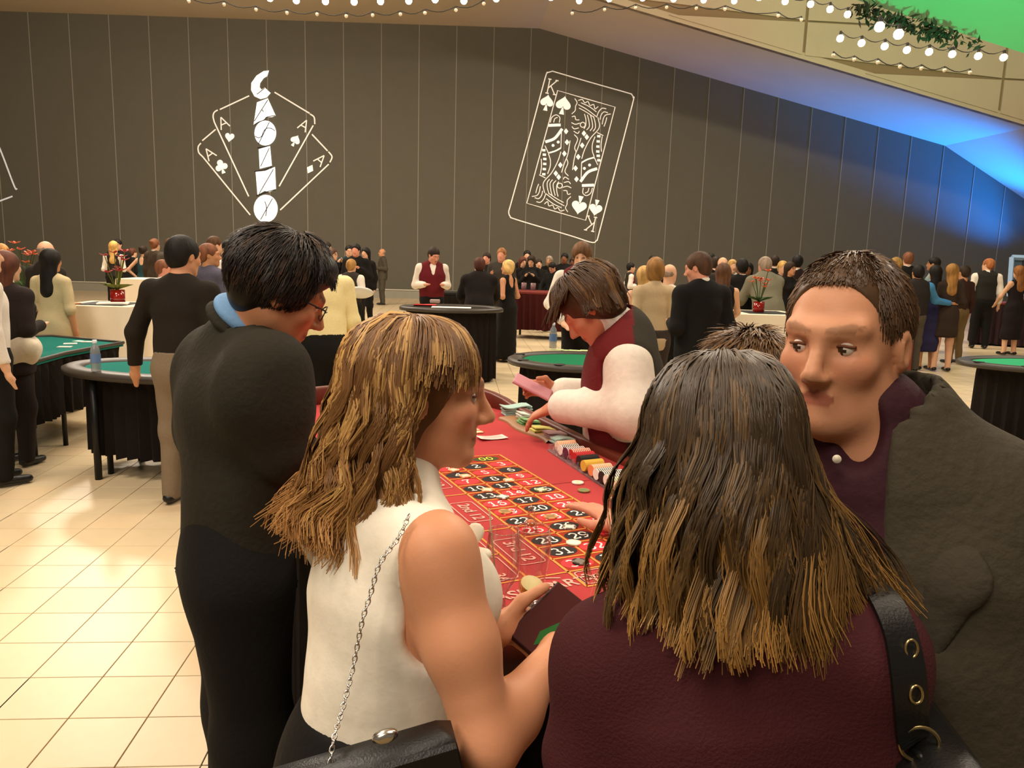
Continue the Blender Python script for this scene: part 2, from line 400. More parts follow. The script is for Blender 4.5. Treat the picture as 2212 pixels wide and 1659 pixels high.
def hand(S, w, d, pn, k=1., curl=.5, thumb=1, spread=.12, vox=.006):
    """wrist w, pointing d, palm facing pn; four fingers of different lengths that bend towards pn and a thumb from the palm's side"""
    d = nrm(d); pn = nrm(pn-d*(pn@d)); sd = np.cross(d, pn)*thumb
    S.cap(w, w+d*.03*k, .026*k, .03*k, .02, .7, sd)
    S.cap(w+d*.025*k, w+d*.075*k, .032*k, .038*k, .02, .42, sd)
    for j, (o, L) in enumerate(((.028, .072), (.0095, .08), (-.0095, .074), (-.027, .058))):
        b = w+d*.088*k+sd*o*k; dr = nrm(d+sd*spread*(1.5-j)*.5); r = .0092*k; a = 0
        for t, (fr, c) in enumerate(((.42, .55), (.33, .9), (.25, .6))):
            a += c*curl; e = b+(dr*math.cos(a)+pn*math.sin(a))*L*fr*k; S.cap(b, e, r, r*.9, .006); b = e; r *= .92
    b = w+d*.03*k+sd*.026*k+pn*.004*k; e = b+(d*.6+sd*.75+pn*.25)*.042*k; S.cap(b, e, .0135*k, .0115*k, .012)
    S.cap(e, e+(d*.85+sd*(.35-.5*curl)+pn*.5*curl)*.036*k, .011*k, .009*k, .006)
def simplehand(S, J, n, k):
    w = J['wr'+n]; d = nrm(w-J['el'+n]); S.cap(w, w+d*.06*k, .03*k, .036*k, .02, .55, J['side'])
    S.cap(w+d*.07*k, w+d*.15*k+J['fwd']*.015*k, .03*k, .018*k, .02, .6, J['side'])
    S.cap(w+d*.03*k, w+d*.09*k+J['fwd']*.03*k, .014*k, .01*k, .01)
def legs(S, J, i=0., kk=.03):
    k = J['k']; b = .7+.3*J['bulk']
    for n in 'LR':
        S.cap(J['hip'+n], J['kn'+n], .09*k*b+i, .062*k*b+i, kk); S.cap(J['kn'+n], J['an'+n], .06*k*b+i, .043*k*b+i, kk)
def skincol(J, skin, brow, far=False):
    def f(V):
        c = np.tile(A(skin, float), (len(V), 1)); q = (V-J['hc']) @ J['hR']/J['hs']
        x, y, z = np.abs(q[:, 0]), q[:, 1], q[:, 2]; m = (y > .05) & (x < .08) & (np.abs(z) < .15)
        lip = m & (y > .078) & (((x/.024)**2+((z+.066)/.0115)**2) < 1); c[lip] = c[lip]*.35+A(srgb(140, 56, 48))*.65
        br = m & (((x-.032)/.022)**2+((z-.031-.12*(x-.03))/.0065)**2 < 1); c[br] = A(brow)*.75+c[br]*.25
        if far:
            ey = m & (((x-.031)/.015)**2+((z-.006)/.009)**2 < 1); c[ey] = c[ey]*.25
        ck = m & (((x-.042)/.024)**2+((z+.022)/.022)**2 < 1); c[ck] = c[ck]*.8+A(srgb(205, 110, 88))*.2
        return c
    return f
def hairshell(S, J, style, vox=.01):
    hc, R, s = J['hc'], J['hR'], J['hs']; p = lambda x, y, z: hc+R @ A([x, y, z])*s; dn = A([0, 0, -1.])
    t = {'buzz': .004, 'short': .013, 'bald': .003, 'bob': .02, 'long': .018, 'bun': .013, 'mess': .024, 'tail': .014}[style]
    S.ell(p(0, -.022, .034), A([.077+t, .098+t, .09+t])*s, R, .01)
    if style in ('short', 'buzz', 'mess', 'bun', 'tail'):
        S.ell(p(0, -.06, -.015), A([.07+t*.6, .058, .075])*s, R, .03)
    if style == 'bob':
        S.ell(p(0, -.03, -.03), A([.098, .09, .1])*s, R, .03)
    if style == 'long':
        b = J['nb']-J['fwd']*.06*s; S.cap(p(0, -.05, 0), b+dn*.14*s, .1*s, .085*s, .04, .6, J['side'])
    if style == 'bun': S.ell(p(0, -.12, .06), A([.045, .04, .042])*s, R, .012)
    if style == 'tail': S.cap(p(0, -.11, .02), J['nb']-J['fwd']*.07+dn*.1, .03*s, .03*s, .02)
    # leave the face open
    S.ell(p(0, .1, -.052), A([.074, .085, .104])*s, R, .014, op=1)
    if style in ('short', 'buzz', 'mess'):
        for q in (-1, 1): S.ell(p(q*.085, .0, -.035), A([.03, .03, .05])*s, R, .01, op=1)
    if style == 'bald': S.ell(p(0, .02, .1), A([.1, .145, .112])*s, R, .01, op=1)
def haircol(col, seed=0, amt=.35):
    def f(V):
        n = wob(V*A([1, 1, .35]), 1, 120, seed); return np.clip(A(col)[None, :]*(1+amt*n[:, None]), 0, 1)
    return f
def limbparts(J, root, o, vox, ph):
    """clothes and hair of a figure, each a part"""
    top, bottom = o['top'], o['bottom']; k = J['k']; kind = top[0]; fold = (vox*.35, 28, int(1000*abs(J['base'][0]))+3)
    hem = lambda z: A([0, 0, z*k+J['base'][2]])
    if kind == 'suit':
        S = Org(); torso(S, J, .024*k); arms(S, J, .018*k, 1.97)
        pel = J['pelvis']; S.cap(pel+J['up']*.05*k, pel-A([0, 0, .12*k]), .165*k*J['bulk']+.022, .175*k*J['bulk']+.022, .05, .74, J['side']); S.cut(hem(.78), (0, 0, -1))
        orgpart('jacket', S, vox*1.2, cloth(top[1]), root, fold=fold)
        if top[2] is not None:
            S = Org(); nb = J['nb']; S.cap(nb-J['up']*.01, nb+J['up']*.045*k, .082*k, .068*k, .01, .9, J['side'])
            c0 = nb+J['fwd']*.085*k-J['up']*.03*k; c1 = J['chest']+J['fwd']*(.137*k*J['bulk'])-J['up']*.03; S.cap(c0, c1, .036*k, .008, .01, .45, J['side'])
            orgpart('shirt', S, vox*.95, cloth(top[2]), root)
            if len(top) > 3 and top[3] is not None:
                S = Org(); S.cap(c0+J['fwd']*.02, c1+J['fwd']*.012, .014, .018, .01, .6, J['side']); orgpart('tie', S, vox*.7, cloth(top[3]), root)
    elif kind in ('shirt', 'blouse'):
        S = Org(); torso(S, J, .014*k); up = top[2] if len(top) > 2 else 1.96
        if up > 0: arms(S, J, .012*k, up)
        nb = J['nb']; S.cap(nb-J['up']*.02, nb+J['up']*.03*k, .078*k, .068*k, .012, .9, J['side'])
        S.cut(hem(top[3] if len(top) > 3 else .9), (0, 0, -1)); orgpart('shirt' if kind == 'shirt' else 'blouse', S, vox, cloth(top[1]), root, fold=fold)
    elif kind == 'vest':
        S = Org(); torso(S, J, .01*k); arms(S, J, .013*k, 1.95); nb = J['nb']; S.cap(nb-J['up']*.02, nb+J['up']*.04*k, .078*k, .068*k, .012, .9, J['side'])
        S.cut(hem(.88), (0, 0, -1)); orgpart('shirt', S, vox*1.15, cloth(top[3]), root, fold=fold)
        S = Org(); torso(S, J, .024*k, .62); S.cut(hem(.94), (0, 0, -1))
        S.cap(nb+J['fwd']*.1*k, J['chest']+J['fwd']*.16*k, .05*k, .012, .01, op=1)
        fr, bk = A(top[1]), A(top[2]); ctr, fw = J['chest'].copy(), J['fwd']
        orgpart('vest', S, vox*1.15, M_ATTR, root, color=lambda V: np.where((((V-ctr) @ fw) > -.01)[:, None], fr, bk))
    elif kind == 'dress':
        S = Org(); torso(S, J, .013*k, .55)
        if len(top) > 3: arms(S, J, .012*k, top[3])
        z1 = top[2]; fl = top[4] if len(top) > 4 else .04
        pel = J['pelvis']; bot = A([J['base'][0], J['base'][1], z1*k+J['base'][2]]); S.cap(pel, bot, .165*k*J['bulk']+.02, .165*k+fl, .05, .78, J['side'])
        S.cut(hem(z1+.02), (0, 0, -1))
        if len(top) <= 3: S.ell(J['nb']-J['fwd']*.1*k-J['up']*.02, A([.075, .075, .15])*k, None, .02, op=1); S.ell(J['nb']+J['fwd']*.1*k-J['up']*.02, A([.08, .08, .11])*k, None, .02, op=1)
        orgpart('dress', S, vox*1.2, cloth(top[1]), root, fold=fold)
    if bottom:
        S = Org()
        if bottom[0] == 'trousers':
            S.cap(J['pelvis'], J['pelvis']+J['up']*.07*k, .16*k*J['bulk']+.012, .155*k*J['bulk']+.012, .05, .74, J['side']); legs(S, J, .016*k, .05)
            S.cut(hem(1.03), (0, 0, 1)); S.cut(hem(.035), (0, 0, -1)); orgpart('trousers', S, vox*1.6, cloth(bottom[1]), root, fold=fold)
        else:
            z1 = bottom[2]; bot = A([J['base'][0], J['base'][1], z1*k]); S.cap(J['pelvis']+J['up']*.08*k, bot, .15*k*J['bulk']+.012, .165*k+.02, .04, .78, J['side'])
            S.cut(hem(z1+.02), (0, 0, -1)); S.cut(hem(1.04), (0, 0, 1)); orgpart('skirt', S, vox, cloth(bottom[1]), root, fold=fold)
    for n in 'LR':
        a = J['an'+n]; S = Org(); z = J['base'][2]; S.cap(A([a[0], a[1], z+.045*k])-J['fwd']*.03*k, A([a[0], a[1], z+.035*k])+J['fwd']*.15*k, .042*k, .036*k, .03, .8, J['side']); S.cut((0, 0, z+.001), (0, 0, -1))
        orgpart('shoe', S, min(vox*1.3, .021), M_LEATHER, root)
    hs, hcol = o['hair']
    if hs:
        S = Org(); hairshell(S, J, hs); orgpart('hair', S, min(vox*1.1, .018), M_HAIR2, root, color=haircol(hcol, len(hs)))
def person(label, J, o, vox=.016, detail=False, group=None, hands=None):
    root = empty('person', J['base'], label, 'person', group)
    S = Org(); torso(S, J, -.012); bare = not (o['bottom'] and o['bottom'][0] == 'trousers')
    if bare: legs(S, J, 0.)
    headprims(S, J, detail); arms(S, J, 0.)
    for n in 'LR':
        if hands and n in hands: hands[n](S)
        else: simplehand(S, J, n, J['k']*(.88 if J['fem'] else 1))
    for n in 'LR' if bare else '':
        a = J['an'+n]; z = J['base'][2]; S.cap(A([a[0], a[1], z+.05]), A([a[0], a[1], z+.035])+J['fwd']*.13*J['k'], .035, .028, .03)
    orgpart('body', S, vox, M_SKIN, root, color=skincol(J, SKIN[o.get('skin', 'light')], o['hair'][1], far=not detail))
    limbparts(J, root, o, vox, None)
    return root
def strandmesh(name, paths, rad, cols, parent, m=None):
    """paths (N,K,3), rad (K,) or (N,K), cols (N,K,3): hair locks as fine tapering strands with a raised middle, in one mesh"""
    N, K, _ = paths.shape; T = np.gradient(paths, axis=1); T /= np.maximum(1e-9, np.linalg.norm(T, axis=2))[..., None]
    ctr = paths[:, :max(2, K//3)].reshape(-1, 3).mean(0); out = paths-(ctr-A([0, 0, .03])); out[:, K//2:, 2] *= .3
    out = out-T*(out*T).sum(2, keepdims=True); out /= np.maximum(1e-9, np.linalg.norm(out, axis=2))[..., None]; sd = np.cross(T, out)
    rad = np.broadcast_to(rad, (N, K))[..., None]
    V = np.stack([paths+rad*1.15*sd-out*rad*.3, paths+out*rad*.75, paths-rad*1.15*sd-out*rad*.3], 2)
    idx = np.arange(N*K*3).reshape(N, K, 3)
    F = np.concatenate([np.stack([idx[:, :-1, j], idx[:, 1:, j], idx[:, 1:, j+1], idx[:, :-1, j+1]], -1).reshape(-1, 4) for j in range(2)])
    C = np.repeat(cols[:, :, None, :], 3, 2).reshape(-1, 3)
    return V.reshape(-1, 3), F, C
def hairobj(name, parts, parent):
    off = 0; VV, FF, CC = [], [], []
    for V, F, C in parts: VV.append(V); FF.append(F+off); CC.append(C); off += len(V)
    me = rawmesh(name, np.concatenate(VV), np.concatenate(FF), [M_HAIR], True, colors=np.concatenate(CC)); return link(name, me, parent)
def shellpart(S, vox, col):
    V, F = S.mesh(vox); return V, F, col(V) if callable(col) else np.tile(A(col, float), (len(V), 1))
def grow(J, n, K, alpha, theta0, length, lift=.004, hang=None, drape=None, wave=(.0, 2.), clump=40, pull=.5, jit=.004, te=95, crown=(0, -.024, .034), grow_in=0, seed=1, rad=(.082, .105, .097), past=False, conv=.75):
    """hair from the crown over the skull along meridians (alpha 0 = face, degrees), then hanging; returns (n,K,3)"""
    r = np.random.default_rng(seed); hc, R, s = J['hc'], J['hR'], J['hs']
    al = np.radians(r.uniform(*alpha, n)); th0 = np.radians(theta0[0]+(theta0[1]-theta0[0])*np.sqrt(r.uniform(0, 1, n)))
    Lg = length(np.degrees(al), r) if callable(length) else np.full(n, length)*r.uniform(.85, 1.05, n)
    hang = nrm(A([0, 0, -1.]) if hang is None else hang)
    if past: Lg = Lg+np.maximum(0, np.radians(te)-th0)*.1*s
    t = np.linspace(0, 1, K)[None, :]; sl = Lg[:, None]*t                  # metres along the strand
    rm = .1*s; th = th0[:, None]+sl/rm; thE = np.radians(te); over = np.maximum(0, (th-thE)*rm); th = np.minimum(th, thE)
    nA = max(3, int(clump**.5*2)); al01 = (np.degrees(al)-alpha[0])/(alpha[1]-alpha[0]); th01 = (th0-math.radians(theta0[0]))/max(1e-3, math.radians(theta0[1]-theta0[0])); nT = max(2, clump//nA)
    ai, ti = np.minimum(nA-1, (al01*nA+r.normal(0, .12, n)).clip(0)).astype(int), np.minimum(nT-1, (th01*nT+r.normal(0, .12, n)).clip(0)).astype(int); cl = np.minimum(ai*nT+ti, clump-1) if nA*nT <= clump else (ai*nT+ti) % clump
    alc = np.radians(alpha[0]+(ai+.5)/nA*(alpha[1]-alpha[0])); ca = r.uniform(0, 6.28, clump)[cl]; cf = r.uniform(.75, 1.3, clump)[cl]; ctr = r.normal(0, 1, (clump, 3))[cl]
    lf = (1+lift*s/.1*np.minimum(1, sl/.05)/1)+r.normal(0, 1, n)[:, None]*jit*2
    ale = al[:, None]+(alc-al)[:, None]*np.clip(over/.14, 0, 1)*conv
    x = np.sin(th)*np.sin(ale); y = np.sin(th)*np.cos(ale); z = np.cos(th)*np.ones_like(x)
    q = np.stack([x*rad[0]*lf, y*rad[1]*lf+crown[1], z*rad[2]*lf+crown[2]], -1)*s
    W = hc+q @ R.T
    W = W+over[..., None]*hang
    if drape is not None: W = W+drape(np.degrees(al), over, sl, r)
    ph = 2*math.pi*wave[1]*cf[:, None]*sl/.3+ca[:, None]; am = wave[0]*np.minimum(1, over/.06+.15*np.minimum(1, sl/.1))
    side = R[:, 0]; back = R[:, 1]
    W = W+am[..., None]*(np.sin(ph)[..., None]*side*.8+np.cos(ph*.9)[..., None]*back*.8)
    W = W+(np.minimum(1, over/.1)*.012*pull)[..., None]*ctr[:, None, :]+(np.minimum(1, sl/.06)*.004*pull*np.abs(ctr[:, :1]))[..., None]*(q/np.maximum(1e-6, np.linalg.norm(q, axis=2))[..., None] @ R.T)
    W = W+np.cumsum(r.normal(0, jit*.5, (n, K, 3)), 1)*.35
    return W, cl, sl
# ------------------------------------------------------------------ the hall
WA = math.radians(4.5); WE = A([math.cos(WA), math.sin(WA), 0]); WN = A([-math.sin(WA), math.cos(WA), 0]); W0 = A([0, 29.3, 0])
def WPt(px, py, off=0.):
    d = FW+(px-CX)/FPX*RT-(py-CY)/FPX*UP; t = ((W0-WN*off-CAMP)@WN)/(d@WN); return CAMP+t*d
def WS(s, z, off=0.): return W0+WE*s-WN*off+A([0, 0, z])
M_PANEL = mat('wall_panel', srgb(95, 91, 78), .75, bump=.05, bscale=3, var=.06)
M_SEAM = mat('panel_seam', srgb(146, 141, 128), .6)
M_BASE = mat('painted_plinth', srgb(150, 146, 130), .6, var=.05, bscale=4)
M_CEIL = mat('ceiling_paint', srgb(190, 174, 148), .85, var=.05, bscale=1.2)
M_JOINT = mat('ceiling_joint', srgb(140, 118, 88), .9)
TOP = [WPt(x, y) for x, y in ((-700, 2), (1165, 62), (2040, 315), (2212, 430), (2560, 668))]
TS = A([(t-W0)@WE for t in TOP]); TZ = A([t[2] for t in TOP]); topz = lambda s: np.interp(s, TS, TZ)
w = tag(empty('wall_back', WS(0, 0, 0), 'tall dark panelled end wall of the hall', None), kind='structure')
mb = MB(); prof = [(TS[0], 0)]+[(TS[-1], 0)]+[(s, z+.3) for s, z in zip(TS[::-1], TZ[::-1])]
V = [WS(s, z, -.02) for s, z in prof]+[WS(s, z, -.3) for s, z in prof]; k = len(prof)
mb.add(V, [tuple(range(k)), tuple(reversed(range(k, 2*k)))]+[((j+1) % k, j, k+j, k+(j+1) % k) for j in range(k)]); mb.build('backing', M_PANEL, w)
s0, ds = -14.32, 1.3315
for i in range(-6, 27):
    a, b = s0+i*ds, s0+(i+1)*ds
    cut = [a+.012]+[q for q in TS if a < q < b]+[b-.012]
    up = [(q, topz(q)+.2) for q in cut[::-1]]
    pr = [(a+.012, .3), (b-.012, .3)]+up; k = len(pr)
    V = [WS(s, z, .03) for s, z in pr]+[WS(s, z, -.02) for s, z in pr]
    MB().add(V, [tuple(range(k))]+[((j+1) % k, j, k+j, k+(j+1) % k) for j in range(k)]).build('panel', M_PANEL, w)
    h = topz(a)+.2
    MB().add([WS(a+q, z, o) for z in (.3, h) for q, o in ((-.013, 0), (-.013, .04), (.013, .04), (.013, 0))],
             [(0, 1, 5, 4), (1, 2, 6, 5), (2, 3, 7, 6), (4, 5, 6, 7)]).build('seam_strip', M_SEAM, w)
b = MB(); c = (WS(TS[0], 0)+WS(TS[-1], 0))/2; L = TS[-1]-TS[0]
b.box(c-WN*.12+A([0, 0, .15]), (L, .24, .30), rz=WA); o = b.build('baseboard_back', M_BASE); tag(o, 'low pale grey plinth running along the foot of the dark wall', kind='structure')
b = MB(); b.box(c-WN*.13+A([0, 0, .315]), (L, .28, .03), rz=WA); tag(b.build('trim_1', mat('plinth_cap', srgb(205, 200, 182), .5)), 'pale cap strip on the wall plinth', kind='structure')
# sloping soffit and the bulkhead in front of it
SD = 4.5
nearz = TZ
def seg(a, t): return WS(TS[a], TZ[a], t)
sf = tag(empty('ceiling', WS(0, 10, 2), 'pale ceiling with a soffit that slopes down to the right', None), kind='structure')
for a in range(len(TS)-1):
    m = MB(); m.add([seg(a, .0), seg(a+1, .0), seg(a+1, SD), seg(a, SD), seg(a, .0)+A([0, 0, .2]), seg(a+1, .0)+A([0, 0, .2]), seg(a+1, SD)+A([0, 0, .2]), seg(a, SD)+A([0, 0, .2])],
                    [(0, 3, 2, 1), (4, 5, 6, 7), (0, 1, 5, 4), (2, 3, 7, 6)]); m.build('soffit_panel', M_CEIL, sf)
q1 = PZ  # bulkhead joints
def BPt(px, py):
    d = FW+(px-CX)/FPX*RT-(py-CY)/FPX*UP; t = ((W0-WN*SD-CAMP)@WN)/(d@WN); return CAMP+t*d
sA = (BPt(1735, 120)-W0)@WE; sB = (BPt(2160, 220)-W0)@WE; zA = BPt(1900, 158)[2]; zB = BPt(2170, 271)[2]
ps, pz = sB-sA, zA-zB
m = MB(); pr = [(s, z) for s, z in zip(TS, TZ)]+[(TS[-1], 15.), (TS[0], 15.)]; k = len(pr)
m.add([WS(s, z, SD-.02) for s, z in pr]+[WS(s, z, SD-.2) for s, z in pr], [tuple(range(k)), tuple(reversed(range(k, 2*k)))]+[((j+1) % k, j, k+j, k+(j+1) % k) for j in range(k)])
m.build('bulkhead', M_JOINT, sf)
for i in range(-6, 4):
    for j in range(-4, 4):
        a, b_, z0, z1 = sA+i*ps+.05, sA+(i+1)*ps-.05, zB+j*pz+.03, zB+(j+1)*pz-.03
        cutS = sorted([a, b_]+[q for q in TS if a < q < b_]); lo = [(q, max(z0, topz(q)+.12)) for q in cutS]
        if min(z for _, z in lo) >= z1-.05: continue
        poly = [(q, min(z, z1)) for q, z in lo]
        if poly[-1][1] < z1: poly.append((b_, z1))
        if poly[0][1] < z1: poly.append((a, z1))
        if len(poly) < 3: continue
        # keep only the part below z1 where the slope crosses it
        if lo[0][1] > z1 or lo[-1][1] > z1:
            q2 = []
            for (x0, y0), (x1, y1) in zip(lo[:-1], lo[1:]):
                if y0 <= z1: q2.append((x0, y0))
                if (y0-z1)*(y1-z1) < 0: t = (z1-y0)/(y1-y0); q2.append((x0+t*(x1-x0), z1))
            if lo[-1][1] <= z1: q2.append(lo[-1])
            poly = q2+([(b_, z1)] if lo[-1][1] < z1 else [])+([(a, z1)] if lo[0][1] < z1 else [])
            if len(poly) < 3: continue
        k = len(poly)
        MB().add([WS(s, z, SD+.03) for s, z in poly]+[WS(s, z, SD-.02) for s, z in poly], [tuple(range(k))]+[((t+1) % k, t, k+t, k+(t+1) % k) for t in range(k)]).build('bulkhead_panel', M_CEIL, sf)
m = MB(); m.box((0, 8, 15.1), (70, 60, .2)); m.build('upper_ceiling', M_CEIL, sf)
# pale square lamp lens at the left end of the soffit slope
# floor of square tiles
M_TILE = mat('floor_tile', srgb(214, 194, 158), .38, bump=.03, bscale=14, var=.05, spec=.4)
M_TILE2 = mat('floor_tile_warm', srgb(217, 193, 155), .4, bump=.03, bscale=14, var=.05, spec=.4)
M_GROUT = mat('floor_grout', srgb(112, 94, 62), .9)
T0 = A([-1.5725, 2.539, 0]); t1 = nrm([.28206, .0218, 0]); t2 = A([-t1[1], t1[0], 0]); TW = .2785
fl = tag(empty('floor', (0, 10, 0), 'beige square floor tiles with thin brown joints', None), kind='structure')
m = MB(); m.box((0, 12, -.06), (70, 46, .1)); m.build('grout_bed', M_GROUT, fl)
def inview(p):
    d = p-CAMP; z = d@FW
    if z < .2: return None
    return CX+FPX*(d@RT)/z, CY-FPX*(d@UP)/z, z
near, far = [], []
for i in range(-75, 80):
    for j in range(-12, 106):
        c = T0+t1*(i+.5)*TW+t2*(j+.5)*TW
        if not (-20 < c[0] < 22): continue
        q = inview(c)
        if q is None or q[0] < -1300 or q[0] > 3500 or q[1] > 2600: continue
        if c @ WN > W0 @ WN-.2: continue
        (near if -40 < q[0] < 480 or 2080 < q[0] < 2260 or 600 < q[0] < 680 else far).append((q[2], i, j, c))
near.sort(key=lambda q: q[0]); far += near[300:]; near = near[:300]
half = TW/2-.0022
R_ = np.stack([t1, t2, A([0, 0, 1.])], 1)
m = MB(); m.box((0, 0, -.006), (2*half, 2*half, .012), R=R_, bev=.0012)
me0 = rawmesh('tile', np.concatenate(m.V), m.F, [M_TILE], False); me1 = rawmesh('tile', np.concatenate(m.V), m.F, [M_TILE2], False)
for n_, (z, i, j, c) in enumerate(near):
    o = link('tile', me0 if (i*7+j*3) % 5 else me1); o.parent = fl; o.location = c-A([0, 10, 0])
cs = A([c for _, _, _, c in far]); n = len(cs)
quad = A([t1*sx*half+t2*sy*half for sx, sy in ((-1, -1), (1, -1), (1, 1), (-1, 1))])
V = (cs[:, None, :]+quad[None]).reshape(-1, 3); F = np.arange(n*4).reshape(n, 4)
o = link('tiling', rawmesh('tiling', V, F, [M_TILE], False), fl); o['kind'] = 'stuff'
# green lit canopy at the top right with its dark garland
M_CANOPY = mat('canopy_paint', srgb(112, 160, 124), .8, var=.03, bscale=.8)
g0, g1 = P(1700, -48, 14), P(2700, 270, 14); g2, g3 = P(2700, -500, 9.5), P(1700, -700, 9.5)
m = MB(); nn = nrm(np.cross(g1-g0, g3-g0)); V = [g0, g1, g2, g3]; m.add(V+[v+nn*(.12 if nn[1] > 0 else -.12) for v in V], [(0, 1, 2, 3), (7, 6, 5, 4), (0, 4, 5, 1), (1, 5, 6, 2), (2, 6, 7, 3), (3, 7, 4, 0)])
tag(m.build('trim_2', M_CANOPY), 'canopy edge flooded with bright green light above the bulbs', kind='structure')
light('green_flood', 'SPOT', P(2230, 300, 9), P(2160, 40, 12.6), 2000, (.0, 1, .38), spot_size=math.radians(52), spot_blend=.7, shadow_soft_size=.1)
# blue wash on the soffit
light('blue_wash', 'SPOT', WPt(2330, 640, 1.2), WPt(2050, 318, 1.2), 22000, (.0, .2, 1), spot_size=math.radians(44), spot_blend=1, shadow_soft_size=.12)
light('blue_wash', 'SPOT', WPt(2420, 640, 1.8), WPt(2180, 390, 1.4), 6500, (.0, .2, 1), spot_size=math.radians(50), spot_blend=1, shadow_soft_size=.12)
# bulb strings
M_BULB = mat('lit_bulb', (1, .86, .6), .3, emit=14); M_CORD = mat('bulb_cord', (.02, .018, .015), .6); M_DULL = mat('unlit_bulb', srgb(235, 220, 196), .1, spec=.8, coat=.6)
def strand(label, pts, d0, d1, r, lit=True, group=None):
    Ps = [P(x, y, d0+(d1-d0)*t) for (x, y), t in zip(pts, np.linspace(0, 1, len(pts)))]
    root = empty('string_lights', Ps[0], label, 'string lights', group)
    top = [p+A([0, 0, r*1.9]) for p in Ps]
    line = []
    for a, b_ in zip(top[:-1], top[1:]):
        for t in np.linspace(0, 1, 6)[:-1]: line.append(a+(b_-a)*t-A([0, 0, .05*math.sin(math.pi*t)]))
    line.append(top[-1]); mm = MB(); mm.tube(line, .006, 5); mm.build('cord', M_CORD, root, True)
    for p in Ps:
        mm = MB(); mm.ball(p, r, 10); mm.lathe([(r*.42, r*.8), (r*.4, r*1.5), (r*.3, r*1.95)], p, 8, 1); mm.build('bulb', [M_BULB if lit else M_DULL, M_CORD], root, True)
strand('first lit bulb string along the top of the dark wall', [(583, -4), (640, 1), (703, 3), (765, 4), (822, 3), (883, 2), (940, -1), (1002, 2), (1072, -3)], 9.5, 9.5, .042)
strand('unlit clear bulbs hanging in an arc below the first lit string', [(408, 3), (484, 10), (553, 21), (620, 28), (685, 31), (748, 35), (805, 33), (865, 31), (918, 28), (985, 22), (1045, 8)], 9.8, 9.8, .024, False)
strand('lit bulb string above the left end of the sloping soffit', [(1190, -5), (1251, 2), (1316, -2), (1388, -4), (1455, -2), (1520, 0), (1586, 2)], 9.5, 9.2, .036)
strand('unlit clear bulbs in an arc above the sloping soffit', [(1236, 29), (1306, 21), (1373, 17), (1440, 16), (1504, 18), (1566, 20), (1681, 34), (1731, 43)], 9.6, 9.4, .022, False)
strand('short lit bulb string dropping towards the green canopy', [(1640, -6), (1696, 3), (1751, 9), (1793, 20), (1831, 31)], 9.2, 9., .04)
strand('lit bulb string under the edge of the green canopy', [(1815, 83), (1861, 93), (1911, 100), (1959, 108), (2007, 112), (2057, 117), (2113, 121), (2168, 124)], 9, 9, .042)
strand('faint unlit bulbs below the string under the green canopy', [(1800, 120), (1845, 129), (1896, 135), (1944, 144), (1990, 148), (2040, 152), (2095, 157)], 9.1, 9.1, .024, False)
strand('single largest lit bulb close under the green canopy', [(1900, 58), (1941, 74)], 8.6, 8.6, .056)
# dark garland under the canopy
S = Org(); r = np.random.default_rng(4)
ga, gb = P(1840, 12, 13.4), P(2120, 98, 13.4); mm = MB()
for i in range(420):
    t = r.beta(1.2, 1.4); c = ga+(gb-ga)*t+r.normal(0, 1, 3)*A([.05, .05, .045+.05*math.sin(t*9)**2])-A([0, 0, .03]); d = nrm(r.normal(0, 1, 3)); e = nrm(np.cross(d, r.normal(0, 1, 3)))
    L = r.uniform(.05, .11); mm.add([c-d*L, c+e*L*.35, c+d*L, c-e*L*.35], [(0, 1, 2, 3)])
o = mm.build('garland', mat('garland_leaf', srgb(42, 38, 22), .8, var=.3, bscale=9)); tag(o, 'dark leafy garland under the green canopy edge', 'garland', kind='stuff')
# ------------------------------------------------------------------ projector pictures: their light is built in as glowing flat shapes
M_LP = mat('projected_white', (1, .95, .86), .8, emit=.85); M_LL = mat('projected_line', (1, .93, .82), .8, emit=.24); M_LD = mat('projected_gap', (.006, .006, .007), .9)
def decal(name, shapes, parent, m, off=.055, thick=.008):
    """shapes: list of (verts2d in picture points, faces) laid on the wall plane"""
    mb_ = MB()
    for V, F in shapes:
        V = np.asarray(V, float); w3 = A([WPt(x, y, off) for x, y in V])
        a = [F[0][i] for i in range(3)]
        nn_ = np.cross(w3[a[1]]-w3[a[0]], w3[a[2]]-w3[a[0]])
        mb_.add(w3, [f if nn_ @ WN < 0 else f[::-1] for f in F])
    o_ = mb_.build(name, m, parent)
    if name.startswith('ornament'): o_['kind'] = 'stuff'
    return o_
def poly(p): return (p, [tuple(range(len(p)))])
def disc(x, y, rx, ry=None, n=28, rot=0):
    ry = rx if ry is None else ry; c, s = math.cos(rot), math.sin(rot)
    return poly([(x+rx*math.cos(t)*c-ry*math.sin(t)*s, y+rx*math.cos(t)*s+ry*math.sin(t)*c) for t in np.linspace(0, 2*math.pi, n, endpoint=False)])
